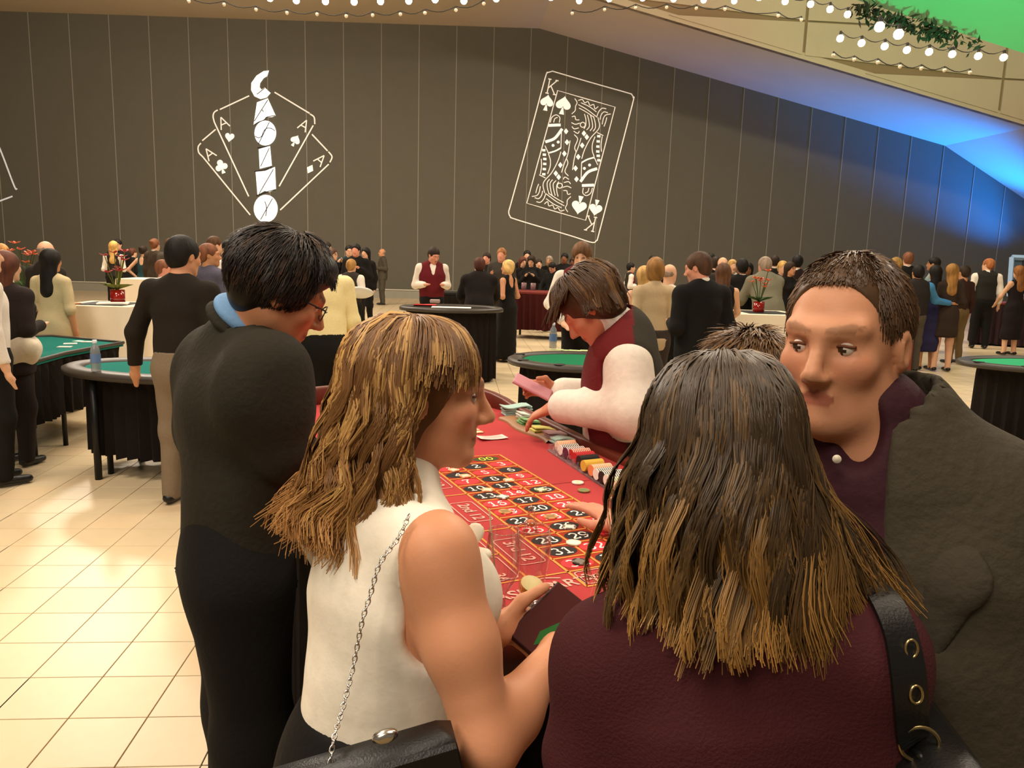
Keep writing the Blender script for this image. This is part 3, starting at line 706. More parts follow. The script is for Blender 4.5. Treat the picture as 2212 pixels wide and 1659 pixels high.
def suit(kind, x, y, h, rot=0):
    """card symbols as filled shapes (list)"""
    c, s = math.cos(rot), math.sin(rot); T = lambda q: [(x+h*(a*c-b*s), y+h*(a*s+b*c)) for a, b in q]
    def heart(f):
        o = []
        for t in np.linspace(0, 2*math.pi, 36, endpoint=False):
            o.append((.5*math.sin(t)**3*.86, f*-(13*math.cos(t)-5*math.cos(2*t)-2*math.cos(3*t)-math.cos(4*t))/34))
        return o
    if kind == 'heart': return [poly(T(heart(1)))]
    if kind == 'diamond': return [poly(T([(0, -.5), (.36, 0), (0, .5), (-.36, 0)]))]
    stem = [(-.03, .12), (.03, .12), (.14, .5), (-.14, .5)]
    if kind == 'spade': return [poly(T([(a*.96, b*.86-.1) for a, b in heart(-1)])), poly(T(stem))]
    return [poly(T([(.21*math.cos(t)+dx, .21*math.sin(t)+dy) for t in np.linspace(0, 6.28, 18, endpoint=False)])) for dx, dy in ((0, -.27), (-.22, .05), (.22, .05))]+[poly(T(stem)), poly(T([(-.12, -.1), (.12, -.1), (.12, .1), (-.12, .1)]))]
def strokes(lines, w): return [ribbon(smoothline(l) if len(l) > 2 else l, w) for l in lines]
cs_ = lambda p: [(380+x/4.485, 130+y/4.485) for x, y in p]
sg = empty('casino_projection', WPt(572, 320, .06), 'white light picture spelling CASINO down four fanned aces', 'light sign')
for i, ls in enumerate((([(710, 345), (425, 478)], [(405, 482), (372, 505), (360, 545), (372, 600)], [(372, 600), (705, 1320)]),
                        ([(385, 670), (255, 780)], [(242, 803), (216, 840), (222, 895), (262, 938)], [(262, 938), (720, 1500)]),
                        ([(955, 310), (1295, 515)], [(1298, 520), (1338, 552), (1346, 620)], [(1330, 632), (1000, 1222)]),
                        ([(1318, 718), (1470, 880)], [(1478, 886), (1512, 935), (1492, 990)], [(1480, 1008), (1010, 1452)]))):
    decal('card_outline', strokes([cs_(l) for l in ls], 2.9), sg, M_LL)
for (x, y, h, rot), kd, (sx, sy, sh, sr) in (((458, 605, 115, -.42), 'heart', (520, 745, 105, .15)), ((325, 905, 115, -.62), 'club', (440, 1030, 140, -.35)),
                                            ((1240, 630, 110, .5), 'spade', (1155, 780, 115, .5)), ((1400, 965, 110, .72), 'diamond', (1300, 1055, 95, .5))):
    c, s = math.cos(rot), math.sin(rot); T = lambda q: [(x+h*(a*c-b*s), y+h*(a*s+b*c)) for a, b in q]
    decal('letter', strokes([cs_(T([(-.4, .5), (0, -.5)])), cs_(T([(0, -.5), (.4, .5)])), cs_(T([(-.22, .12), (.22, .12)]))], 2.6), sg, M_LL)
    decal('suit_symbol', suit(kd, 380+sx/4.485, 130+sy/4.485, sh/4.485, sr), sg, mat('projected_soft', (1, .95, .86), .8, emit=.45))
Carc = [(902, 100), (850, 105), (780, 150), (730, 220), (728, 290), (760, 350), (820, 378), (880, 362), (918, 318), (860, 265), (830, 285), (812, 262), (815, 225), (850, 175), (885, 155)]
decal('letter', [poly(cs_(Carc))], sg, M_LP)
decal('letter', [poly(cs_([(785, 408), (890, 368), (966, 536), (930, 552), (880, 552), (855, 578), (800, 600), (752, 626)]))], sg, M_LP)
decal('letter', [disc(380+866/4.485, 130+706/4.485, 23.5, 27)], sg, mat('projected_bright', (1, .97, .92), .8, emit=1.05))
decal('letter', [poly(cs_([(802, 862), (912, 830), (930, 1022), (812, 1052)]))], sg, mat('projected_bright', (1, 1, 1), .8))
decal('letter', [poly(cs_([(772, 1082), (868, 1072), (960, 1034), (970, 1250), (905, 1278), (860, 1266), (790, 1306)]))], sg, M_LP)
decal('letter', [disc(380+870/4.485, 130+1438/4.485, 26, 30)], sg, M_LP)
gaps = [[(785, 330), (860, 270)], [(760, 590), (890, 385)], [(835, 480), (848, 500)], [(800, 810), (905, 600)], [(765, 735), (800, 752), (832, 735), (850, 690), (880, 660), (925, 662), (960, 685)], [(820, 1030), (905, 850)],
        [(805, 1295), (945, 1055)], [(820, 1545), (935, 1340)], [(862, 1368), (878, 1430), (870, 1510)], [(760, 625), (800, 600), (855, 578), (880, 552), (960, 535)], [(790, 850), (910, 828)], [(760, 1078), (860, 1060), (930, 1030)], [(780, 1312), (880, 1276), (968, 1252)]]
decal('letter_gap', strokes([cs_(g) for g in gaps], 1.5), sg, M_LD, .075)  # dark strokes painted where the projected light leaves gaps
kc = lambda p: [(1060+x/4.047, 130+y/4.047) for x, y in p]
kg = empty('king_card_projection', WPt(1234, 340, .06), 'white light picture of a tilted king of spades playing card', 'light sign')
rot = lambda p: [(1409-x, 1662-y) for x, y in p]
decal('card_outline', [ribbon(A(kc(smoothline([(540, 96), (860, 190), (1195, 285), (1232, 300), (1246, 330), (1240, 380), (1080, 1000), (945, 1520), (925, 1575), (880, 1592), (700, 1535), (230, 1395), (170, 1365), (158, 1320), (175, 1260), (330, 700), (475, 160), (500, 108)], 6))), 2.4, True)], kg, mat('projected_rim', (1, .93, .82), .8, emit=.26))
decal('projected_frame', [ribbon(A(kc([(585, 265), (836, 338), (1088, 410), (960, 900), (830, 1400), (572, 1325), (315, 1250), (450, 758)])), 2.2, True)], kg, M_LL)
def both(name, f, m):
    decal(name, f(lambda p: kc(p)), kg, m); decal(name, f(lambda p: kc(rot(p))), kg, m)
KT = lambda q: [(532+125*(a*math.cos(.2)-b_*math.sin(.2)), 232+125*(a*math.sin(.2)+b_*math.cos(.2))) for a, b_ in q]
both('letter', lambda f: strokes([f(KT([(-.22, -.5), (-.22, .5)])), f(KT([(.3, -.5), (-.2, .12)])), f(KT([(-.06, -.05), (.32, .5)])), f(KT([(-.34, -.5), (-.1, -.5)])), f(KT([(-.34, .5), (-.1, .5)])), f(KT([(.18, -.5), (.4, -.5)])), f(KT([(.2, .5), (.42, .5)]))], 2.4), M_LL)
def spadeshape(x, y, h, r_):
    o = suit('spade', x, y, h, r_); return [v for v, _ in o]
M_SOFT = MC['projected_soft']
both('suit_symbol', lambda f: [poly(f(q)) for q in spadeshape(490, 372, 140, .2)], M_SOFT)
both('suit_symbol', lambda f: [poly(f(q)) for q in spadeshape(634, 395, 160, .2)], M_SOFT)
thin = [[(735, 335), (755, 370), (742, 402), (738, 440), (708, 470)], [(765, 388), (840, 430), (922, 492)], [(772, 418), (830, 450), (905, 500)], [(790, 372), (860, 405), (925, 452)],
        [(765, 352), (800, 344), (822, 372), (850, 362), (868, 395), (900, 388), (912, 425), (940, 405)], [(845, 478), (858, 530), (862, 580), (838, 610)], [(872, 480), (885, 530), (890, 585), (868, 618)], [(898, 490), (912, 540), (915, 590), (895, 622)], [(820, 470), (832, 520), (830, 570), (815, 600)],
        [(925, 500), (945, 450), (975, 420), (1010, 425)], [(955, 520), (965, 480), (990, 452), (1025, 460)], [(975, 560), (985, 510), (1005, 480), (1050, 470)], [(990, 580), (1005, 540), (1015, 500)],
        [(938, 500), (948, 590), (875, 680), (822, 780), (795, 862)], [(912, 668), (890, 730), (888, 790), (905, 845)], [(975, 665), (965, 740), (968, 800)], [(930, 632), (985, 660)], [(905, 850), (935, 915)], [(795, 895), (790, 1050)],
        [(520, 545), (535, 500), (572, 478), (603, 500), (600, 545)], [(550, 545), (560, 512), (585, 500)], [(710, 495), (735, 490), (745, 520), (775, 522)], [(705, 545), (740, 560), (780, 550)], [(710, 580), (730, 600), (770, 592)], [(725, 620), (760, 640), (775, 620)], [(730, 650), (760, 690), (735, 760), (745, 800)], [(790, 680), (765, 760), (735, 840), (715, 960)]]
both('ornament', lambda f: strokes([f(l) for l in thin], 1.9)+[ribbon(A(f([(805+22*math.cos(t), 565+22*math.sin(t)) for t in np.linspace(0, 6.28, 16, endpoint=False)])), 2, True)], M_LL)
both('ornament_band', lambda f: strokes([f([(795, 895), (845, 868), (905, 850)])], 3.2)+strokes([f([(505, 570), (612, 566)]), f([(478, 715), (560, 682), (625, 600)])], 6), M_SOFT)
both('ornament_dots', lambda f: [poly(f([(x+13*math.cos(t), y+13*math.sin(t)) for t in np.linspace(0, 6.28, 10, endpoint=False)])) for x, y in ((545, 745), (590, 716))]
     + [poly(f([(x-14, y-11), (x+15, y-9), (x+14, y+11), (x-15, y+9)])) for x, y in ((945, 665), (940, 710), (937, 755), (936, 798), (940, 836), (945, 875))]
     + [poly(f([(x, y-26), (x+20, y), (x, y+26), (x-20, y)])) for x, y in ((815, 640), (840, 672), (800, 745), (765, 845), (742, 945), (750, 1040))], M_SOFT)
eg = empty('card_sign', WPt(20, 400, .06), 'corner of another white card light picture at the left edge of the wall', 'light sign')  # projector picture too, its light built in as glowing flat shapes, no real sign
decal('card_outline', strokes([[(-25, 270), (0, 322), (30, 400), (37, 409)], [(27, 424), (0, 434), (-30, 446)]], 3.4), eg, mat('projected_dim', (.9, .95, 1), .8, emit=.15))
# soft spill of the two projectors around their pictures
for px, py, e, a in ((572, 330, 700, 19), (1234, 345, 500, 17)):
    light('projector', 'SPOT', WPt(px, py, 13)+A([0, 0, 2.5]), WPt(px, py), e, (.86, .9, 1), spot_size=math.radians(a), spot_blend=1, shadow_soft_size=.05)
# ------------------------------------------------------------------ roulette table
TH = .97; TO = A([.087, 2.165, 0]); TU = nrm([.431, -.903, 0]); TV = A([-TU[1], TU[0], 0]); ra, ca_ = .0794, .0967
def TP(u, v, h=0.): return TO+TU*u+TV*v+A([0, 0, TH+h])
def TPxy(px, py, h=0.):
    q = PZ(px, py, TH+h)-TO; return q @ TU, q @ TV
def rrect(u0, u1, v0, v1, r0, r1, n=10):
    """outline; r0 radius at the far end (u0), r1 at the near end"""
    o = []
    for cu, cv, r, a in ((u1-r1, v1-r1, r1, 0), (u0+r0, v1-r0, r0, 90), (u0+r0, v0+r0, r0, 180), (u1-r1, v0+r1, r1, 270)):
        for t in np.linspace(0, 90, n): q = math.radians(a+t); o.append((cu+r*math.cos(q), cv+r*math.sin(q)))
    return A(o)
U0, U1, V0_, V1_ = -1.76, .68, -.62, .50
M_RED = mat('red_felt', srgb(178, 66, 66), .95, bump=.25, bscale=900, var=.05, spec=.1)
M_WOOD = mat('dark_red_wood', srgb(96, 38, 24), .4, var=.25, bscale=8, spec=.5)
M_SKIRT = mat('black_skirt', srgb(30, 25, 22), .9, bump=.15, bscale=120, spec=.15)
rt_ = empty('roulette_table', TP(0, 0, -TH), 'long roulette table with red felt, printed numbers and black skirt', 'table')
def uvmesh(shapes, h, thick=0.):
    mb_ = MB()
    for V, F in shapes:
        V = np.asarray(V, float); w3 = A([TP(a, b_, h) for a, b_ in V]); f0 = F[0]; nn_ = np.cross(w3[f0[1]]-w3[f0[0]], w3[f0[2]]-w3[f0[0]])
        mb_.add(w3, [f if nn_[2] > 0 else f[::-1] for f in F])
    return mb_
out = rrect(U0, U1, V0_, V1_, .5, .30); k = len(out)
mb = MB(); mb.add([TP(u, v, 0) for u, v in out]+[TP(u, v, -.03) for u, v in out], [tuple(range(k)), tuple(reversed(range(k, 2*k)))]+[(k+j, k+(j+1) % k, (j+1) % k, j) for j in range(k)])
mb.build('felt_top', M_RED, rt_)
def railing(outl, h0, h1, w, name, m, lipm=None, closed=True):
    o = np.asarray(outl, float); t = np.roll(o, -1, 0)-np.roll(o, 1, 0)
    if not closed: t = np.gradient(o, axis=0)
    t /= np.linalg.norm(t, axis=1)[:, None]; nn_ = np.stack([t[:, 1], -t[:, 0]], 1); k = len(o)
    h1 = np.broadcast_to(h1, (k,)); mb_ = MB(); V = []
    for j in range(k):
        i_ = o[j]; e = o[j]+nn_[j]*w; m_ = o[j]+nn_[j]*w*.5
        V += [TP(*i_, h0), TP(*i_, h1[j]-.006), TP(*(i_+nn_[j]*.008), h1[j]), TP(*(e-nn_[j]*.008), h1[j]), TP(*e, h1[j]-.008), TP(*e, h0-.03)]
    F = []
    for j in range(k if closed else k-1):
        for q in range(6): F.append((j*6+q, ((j+1) % k)*6+q, ((j+1) % k)*6+(q+1) % 6, j*6+(q+1) % 6))
    mb_.add(V, F); return mb_.build(name, m, rt_, True)
hh = .012+.07*np.clip((-out[:, 0]-1.05)/.45, 0, 1)
railing(out, -.03, hh, .045, 'rim', M_WOOD)
# padded brown arm rest by the dealer
railing(A([(-1.18+.16*t, .50+.012*math.sin(t*3)) for t in np.linspace(0, 3.2, 14)]), -.03, .012, .11, 'arm_rest', mat('tan_leather', srgb(150, 106, 66), .5, bump=.1), closed=False)
def skirt(outline, z0, z1, name, m, parent, pleat=.012, step=.035, rnd=3, W=lambda a, b_: A([a, b_, 0])):
    o = np.asarray(outline, float); p = np.vstack([o, o[:1]]); L = np.concatenate([[0], np.cumsum(np.linalg.norm(np.diff(p, axis=0), axis=1))]); n = max(12, int(L[-1]/step))
    s = np.linspace(0, L[-1], n, endpoint=False); q = np.stack([np.interp(s, L, p[:, i]) for i in (0, 1)], 1)
    t = np.roll(q, -1, 0)-np.roll(q, 1, 0); t /= np.maximum(1e-6, np.linalg.norm(t, axis=1))[:, None]; nn_ = np.stack([t[:, 1], -t[:, 0]], 1); r = np.random.default_rng(rnd)
    ctr = q.mean(0); nn_ *= np.sign(((q-ctr)*nn_).sum(1))[:, None]; amp = pleat*np.where(np.arange(n) % 2, 1, -1)*r.uniform(.5, 1.3, n)
    zs = [z1, z1-(z1-z0)*.12, z1-(z1-z0)*.5, z0]; sc = [.25, .8, 1.1, 1.5]; V = []; drift = r.normal(0, .012, n)
    for z, c in zip(zs, sc):
        for j in range(n):
            w_ = W(*(q[j]+nn_[j]*amp[j]*c+t[j]*drift[j]*c*.5)); V.append((w_[0], w_[1], z+(r.uniform(0, .02) if z == z0 else 0)))
    F = [(i*n+j, (i+1)*n+j, (i+1)*n+(j+1) % n, i*n+(j+1) % n) for i in range(3) for j in range(n)]
    me = rawmesh(name, V, F, [m], False); return link(name, me, parent)
skirt(rrect(U0+.02, U1-.02, V0_+.02, V1_-.02, .5, .3), .04, TH-.035, 'skirt', M_SKIRT, rt_, W=lambda a, b_: TP(a, b_), pleat=.014)
for u, v in ((U0+.35, V0_+.25), (U0+.35, V1_-.25), (U1-.25, V0_+.2), (U1-.25, V1_-.2)):
    m = MB(); m.tube([TP(u, v, -TH), TP(u, v, -.03)], .03, 10); m.build('leg', mat('leg_metal', (.02, .02, .02), .4, metal=.6), rt_, True)
# printed layout
M_ORL = mat('print_orange', srgb(236, 150, 62), .85); M_PKL = mat('print_pink', srgb(240, 168, 150), .85); M_CELL = mat('print_cell', srgb(164, 58, 40), .95, bump=.2, bscale=900, spec=.1)
M_OBK = mat('print_black', srgb(34, 28, 26), .9); M_ORD = mat('print_red', srgb(232, 52, 58), .9); M_WHT = mat('print_white', srgb(250, 238, 226), .85); M_YEL = mat('print_yellow', srgb(238, 230, 80), .85)
def uvrect(u0, u1, v0, v1): return ([(u0, v0), (u1, v0), (u1, v1), (u0, v1)], [(0, 1, 2, 3)])
VL, VR = -1.5*ca_, 1.5*ca_; uu = lambda r: (r-7.5)*ra
uvmesh([uvrect(uu(1), uu(13), VL, VR), uvrect(uu(0), uu(1), VL, VR)], .0006).build('printed_ground', M_CELL, rt_)
lines = [ribbon([(uu(r), VL), (uu(r), VR)], .006) for r in range(1, 14)]+[ribbon([(uu(1), v), (uu(14.1), v)], .006) for v in (VL+ca_, VR-ca_)]+[ribbon([(uu(0), VL+.0), (uu(14.1), VL)], .007), ribbon([(uu(0), VR), (uu(14.1), VR)], .007)]
lines += [ribbon([(uu(14.1), VL), (uu(14.1), VR)], .006), ribbon([(uu(0), VL), (uu(-.15), 0), (uu(0), VR)], .006), ribbon([(uu(-.1), 0), (uu(1), 0)], .006)]
VD, VO = VL-.105, VL-.215
lines += [ribbon([(uu(1), VD), (uu(13), VD)], .006), ribbon([(uu(1), VO), (uu(13), VO)], .006)]
lines += [ribbon([(uu(r), VL), (uu(r), VO if r != 5 and r != 9 else VO)], .006) for r in (1, 5, 9, 13)]+[ribbon([(uu(r), VD), (uu(r), VO)], .006) for r in (3, 7, 11)]
uvmesh(lines, .0012).build('printed_lines', M_ORL, rt_)
def arc(cx, cy, rx, ry, a0, a1, n=12): return [(cx+rx*math.cos(math.radians(t)), cy+ry*math.sin(math.radians(t))) for t in np.linspace(a0, a1, n)]
DG = {'0': [arc(.3, .5, .22, .42, 0, 360, 24)], '1': [[(.32, .08), (.32, .92)], [(.12, .08), (.52, .08)], [(.12, .74), (.32, .92)]],
      '2': [arc(.3, .68, .21, .24, 160, -25, 12)+[(.12, .14)], [(.08, .08), (.52, .1), (.54, .24)]], '3': [arc(.29, .71, .19, .2, 150, -85, 10), arc(.29, .28, .23, .23, 88, -150, 12)],
      '4': [[(.42, .05), (.42, .92)], [(.42, .92), (.06, .32)], [(.04, .32), (.58, .32)], [(.28, .07), (.56, .07)]], '5': [[(.5, .9), (.16, .9), (.14, .52)], arc(.28, .33, .24, .25, 120, -145, 14)],
      '6': [arc(.3, .31, .22, .24, 0, 360, 20), [(.08, .32), (.12, .62), (.27, .86), (.48, .88)]], '7': [[(.07, .76), (.08, .9), (.54, .9)], [(.54, .9), (.3, .5), (.24, .07)]],
      '8': [arc(.3, .7, .18, .2, 0, 360, 18), arc(.3, .28, .23, .23, 0, 360, 20)], '9': [arc(.3, .67, .22, .24, 0, 360, 20), [(.52, .66), (.48, .36), (.33, .13), (.12, .11)]]}
def digits(txt, u, v, hgt, w=.115):
    tot = len(txt)*.66-.06; o = []
    for i, ch in enumerate(txt):
        for st in DG[ch]:
            V, F = ribbon(st, w); V = A([(u-(y-.5)*hgt, v+(x+i*.66-tot/2)*hgt*1.02) for x, y in V]); o.append((V, F))
    return o
REDS = {1, 3, 5, 7, 9, 12, 14, 16, 18, 19, 21, 23, 25, 27, 30, 32, 34, 36}
def oval(u, v, a, b_, n=28): return ([(u+a*math.cos(t), v+b_*math.sin(t)) for t in np.linspace(0, 2*math.pi, n, endpoint=False)], [tuple(range(n))])
for n in range(1, 37):
    r_, c_ = (n-1)//3+1, (n-1) % 3; u, v = (r_-7)*ra, (c_-1)*ca_
    o = uvmesh([oval(u, v, .031, .0425)], .0010).build('number_oval', M_ORD if n in REDS else M_OBK, rt_)
    uvmesh(digits(str(n), u, v, .044), .0018).build('number', M_WHT, o)
for txt, v in (('0', -.0725), ('00', .0725)):
    o = uvmesh([oval(-7*ra, v, .029, .05)], .0010).build('number_oval', mat('print_olive', srgb(62, 66, 20), .9), rt_); uvmesh(digits(txt, -7*ra, v, .042), .0018).build('number', M_YEL, o)
def textshape(txt, size=1., cap=.0):
    cu = bpy.data.curves.new('t', 'FONT'); cu.body = txt; cu.size = size; cu.align_x = 'CENTER'; cu.align_y = 'CENTER'; cu.offset = cap
    ob = bpy.data.objects.new('t', cu); COL.objects.link(ob); dg = bpy.context.evaluated_depsgraph_get(); dg.update(); me = ob.evaluated_get(dg).to_mesh()
    V = A([v.co[:] for v in me.vertices]); F = [tuple(p.vertices) for p in me.polygons]; ob.evaluated_get(dg).to_mesh_clear(); bpy.data.objects.remove(ob); bpy.data.curves.remove(cu)
    return V[:, :2], F
def frame_box(u, v, du, dv, r=.012):
    o = []
    for cu, cv, a in ((u+du-r, v+dv-r, 0), (u-du+r, v+dv-r, 90), (u-du+r, v-dv+r, 180), (u+du-r, v-dv+r, 270)):
        for t in np.linspace(0, 90, 4): q = math.radians(a+t); o.append((cu+r*math.cos(q), cv+r*math.sin(q)))
    return ribbon(A(o), .0035, True)
def along(txt, u, v, size):      # reads towards the near end
    V, F = textshape(txt, size, .0008); return [([(u+x, v+y) for x, y in V], F)]
def across(txt, u, v, size, squeeze=1.):
    V, F = textshape(txt, size, .0008); return [([(u-y, v+x*squeeze) for x, y in V], F)]
for i, t in enumerate(('1st 12', '2nd 12', '3rd 12')):
    u, v = (1+4*i+1.5-7)*ra, (VL+VD)/2
    uvmesh([frame_box(u, v, .085, .036)]+along(t, u, v, .05), .0016).build('printed_label', M_PKL, rt_)
for i, t in enumerate(('1 to 18', 'EVEN', None, None, 'ODD', '19 to 36')):
    u, v = (1+2*i+.5-7)*ra, (VD+VO)/2
    if t: uvmesh([frame_box(u, v, .066, .04)]+along(t, u, v, .042 if len(t) > 4 else .05), .0016).build('printed_label', M_PKL, rt_)
    else:
        d = [(u-.062, v), (u-.03, v-.022), (u, v-.04), (u+.03, v-.022), (u+.062, v), (u+.03, v+.022), (u, v+.04), (u-.03, v+.022)]
        o = uvmesh([(d, [tuple(range(8))])], .0012).build('printed_diamond', M_ORD if i == 2 else M_OBK, rt_)
        uvmesh([ribbon(A(d), .004, True)], .0016).build('printed_outline', M_WHT, o)
for c_ in range(3):
    u, v = uu(13.55), (c_-1)*ca_
    uvmesh([frame_box(u, v, .034, .041)]+across('3', u, v-.021, .046)+across('TO', u+.003, v, .024)+across('1', u, v+.023, .046), .0016).build('printed_label', M_PKL, rt_)
up_, vp_ = TPxy(1232, 1258); uc, vc = TPxy(1108, 1284)
uvmesh(across('PARTY', up_+.004, vp_, .052)+across('CASINO', uc+.006, vc+.012, .052), .0016).build('printed_label', M_PKL, rt_)
ul, vl = TPxy(1182, 1268); uvmesh([ribbon(A([(ul+.016*math.cos(t), vl+.02*math.sin(t)) for t in np.linspace(0, 6.28, 18, endpoint=False)]), .009, True), ribbon(smoothline([(ul-.03, vl-.02), (ul-.042, vl+.01), (ul-.03, vl+.05)]), .005)], .0016).build('printed_emblem', M_PKL, rt_)
u1, v1 = TPxy(1182, 1026); u2, v2 = TPxy(1290, 1035)
uvmesh([ribbon([(uu(5.02), VR), (uu(5.02)-.0, V1_-.12)], .003)], .0010).build('seam_line', mat('print_seam', srgb(140, 34, 30), .9), rt_)
# chips
CHIP = {}
def chipmesh(c1, c2):
    key = (c1, c2)
    if key not in CHIP:
        m = MB(); m.lathe([(0, 0), (.0195, 0), (.0195, .0034), (.0125, .0034)], n=24); m.lathe([(.0125, .0035), (0, .0035)], n=24, m=1)
        n = 24; V, F, M_ = np.concatenate(m.V), m.F, list(m.M)
        for i, f in enumerate(F[:len(F)]):
            if i < 24*3 and (i % 24) % 6 < 2 and M_[i] == 0: M_[i] = 1
        CHIP[key] = rawmesh('casino_chip', V, F, [mat('chip_%s' % c1, CC[c1], .45), mat('chip_%s' % c2, CC[c2], .45)], False, M_)
    return CHIP[key]
CC = {'orange': srgb(240, 146, 92), 'cream': srgb(236, 216, 186), 'grey': srgb(120, 112, 102), 'white': srgb(240, 232, 220), 'green': srgb(110, 130, 80), 'black': srgb(30, 28, 27), 'red': srgb(190, 40, 44), 'purple': srgb(92, 40, 66), 'yellow': srgb(224, 180, 70), 'tan': srgb(150, 120, 74)}
chips = [(991, 994, 'orange', 'cream', 'orange chip left of the double zero'), (980, 1015, 'orange', 'cream', 'orange chip just above the number 4'), (1005, 1028, 'orange', 'cream', 'orange chip on the line between 4 and 5'),
         (1099, 1037, 'orange', 'cream', 'orange chip on the line below 9'), (1053, 1058, 'orange', 'cream', 'orange chip between 10 and 11'), (1115, 1054, 'orange', 'red', 'red and orange chip between 11 and 12'),
         (1086, 1073, 'grey', 'white', 'grey striped chip just below 14'), (1168, 1058, 'green', 'cream', 'pale green chip covering part of the number 15'), (1091, 1105, 'orange', 'tan', 'orange chip lying on the red number 19 beside 20'),
         (1189, 1116, 'orange', 'tan', 'orange chip lying on the number 23'), (1230, 1138, 'grey', 'white', 'grey chip lying on the number 26'), (1239, 1172, 'cream', 'white', 'cream chip on the corner below 29'),
         (1252, 1213, 'black', 'grey', 'black and grey chip lying on the number 34'), (1248, 1042, 'white', 'cream', 'white chip on bare red felt beside the chip rack'), (1261, 1059, 'tan', 'green', 'tan chip on bare red felt nearer than the white one'),
         (1333, 1077, 'cream', 'orange', 'cream chip near the right edge of the felt'), (1345, 1185, 'orange', 'cream', 'orange chip on the outer line by 33'), (988, 1130, 'green', 'grey', 'green chip on the black diamond'),
         (1018, 921, 'cream', 'white', 'white chip at the back of the small loose pile'), (1026, 928, 'orange', 'cream', 'orange chip at the front of the small loose pile'), (1034, 933, 'orange', 'cream', 'orange chip at the right of the small loose pile')]
for i, (px, py, c1, c2, lab) in enumerate(chips):
    p = PZ(px, py, TH+.004); o = link('casino_chip', chipmesh(c1, c2), loc=(p[0], p[1], TH+.0022)); o.rotation_euler = (0, 0, i*1.3); tag(o, lab, 'chip', 'betting chips on the roulette felt')
# chip rack
def chipstack(px, py, c1, c2, label, L=.075, tilt=0.):
    c = PZ(px, py, TH+.03); m = MB(); n = 20; th = L/n
    ax = TV
    for i in range(n):
        m.lathe([(0, 0), (.019, 0), (.0192, th*.5), (.019, th*.96), (0, th*.96)], c+ax*(i*th-L/2), 16, (i % 2) if c1 != c2 else 0, ax)
    o = m.build('chip_stack', [mat('chip_%s' % c1, CC[c1], .45), mat('chip_%s' % c2, CC[c2], .45)], None, False); tag(o, label, 'chips', 'chips lying in the dealer rack'); return o
rk = [(1222, 962, 'cream', 'orange', 'orange and cream chip roll at the far end of the rack'), (1229, 970, 'white', 'black', 'white and black chip roll second from the far end of the rack'), (1240, 976, 'purple', 'white', 'purple and white chip roll in the rack'),
      (1252, 980, 'red', 'cream', 'red and cream chip roll beside the plain red one'), (1261, 987, 'red', 'red', 'plain red chip roll in the rack'), (1270, 994, 'black', 'black', 'plain dark chip roll beside the yellow one'),
      (1280, 1004, 'yellow', 'yellow', 'plain yellow chip roll in the rack'), (1297, 1014, 'orange', 'cream', 'orange and cream chip roll next to the yellow one'), (1308, 1022, 'white', 'black', 'first white and black chip roll past the orange one'), (1320, 1028, 'black', 'white', 'second black and white chip roll past the orange one'),
      (1331, 1035, 'white', 'black', 'third white and black chip roll near the rack end'), (1342, 1042, 'green', 'cream', 'green and cream chip roll near the rack end'), (1354, 1050, 'cream', 'green', 'cream and green chip roll beside the dark hair'), (1366, 1058, 'white', 'tan', 'white and tan chip roll last in the rack')]
for q in rk: chipstack(*q)
ua, va = TPxy(1205, 962, .02); ub, vb = TPxy(1372, 1066, .02)
m = MB(); vm = (va+vb)/2
for t in np.linspace(0, 1, 15):
    u = ua+(ub-ua)*t; v = va+(vb-va)*t+.012; m.box(TP(u, v, .014), (.004, .1, .026), R=np.stack([TU, TV, A([0, 0, 1.])], 1))
m.box(TP((ua+ub)/2, vm+.012, .003), (ub-ua+.02, .11, .004), R=np.stack([nrm(TU*(ub-ua)+TV*(vb-va)), TV, A([0, 0, 1.])], 1))
o = m.build('chip_rack', mat('rack_acrylic', (.92, .82, .84), .08, trans=.9, ior=1.3)); tag(o, 'clear plastic chip rack by the dealer edge of the red felt', 'rack')
# play money
def notes(px, py, c, label, L=.115, W_=.06, H_=.03, rz=0., seed=0, fold=True):
    r = np.random.default_rng(seed); root = empty('banknote_bundle', PZ(px, py, TH), label, 'banknotes', 'play money along the dealer edge'); ax = nrm(TV*math.cos(rz)+TU*math.sin(rz)); ay = nrm(np.cross([0, 0, 1.], ax)); ctr = PZ(px, py, TH+.01); ctr[2] = TH
    n = max(3, int(H_/.006))
    for i in range(n):
        z = .004+i*(H_/n); dx, dy, da = r.normal(0, .004), r.normal(0, .004), r.normal(0, .06); m = MB(); V = []
        K = 7
        for kx in range(K):
            t = kx/(K-1)-.5
            for sy in (-.5, .5): V.append(ctr+ax*(t*L+dx)+ay*(sy*W_+dy+t*da*L)+A([0, 0, z+.006*math.sin(t*5+i)*(i/n)+(.004 if kx in (0,) else 0)*i/n]))
        V2 = [v+A([0, 0, H_/n*.75]) for v in V]; F = []
        for kx in range(K-1): a = kx*2; F += [(2*K+a, 2*K+a+2, 2*K+a+3, 2*K+a+1), (a, a+1, a+3, a+2), (a, a+2, 2*K+a+2, 2*K+a), (a+3, a+1, 2*K+a+1, 2*K+a+3)]
        F += [(0, 2*K, 2*K+1, 1), (2*K-2, 2*K-1, 4*K-1, 4*K-2)]
        m.add(V+V2, F); cc = A(c)*r.uniform(.85, 1.1); m.build('banknotes', mat('note_%d_%d' % (seed, i), tuple(np.clip(cc, 0, 1)), .8), root, False)
notes(1116, 892, srgb(168, 200, 190), 'blue green banknote bundle at the far end of the money row', .13, .075, .045, .15, 1)
notes(1146, 905, srgb(222, 226, 212), 'white banknote bundle under the dealer hand', .12, .07, .035, .1, 2)
notes(1152, 916, srgb(126, 172, 112), 'bright green banknote bundle nearer than the white one', .12, .065, .03, .05, 3)
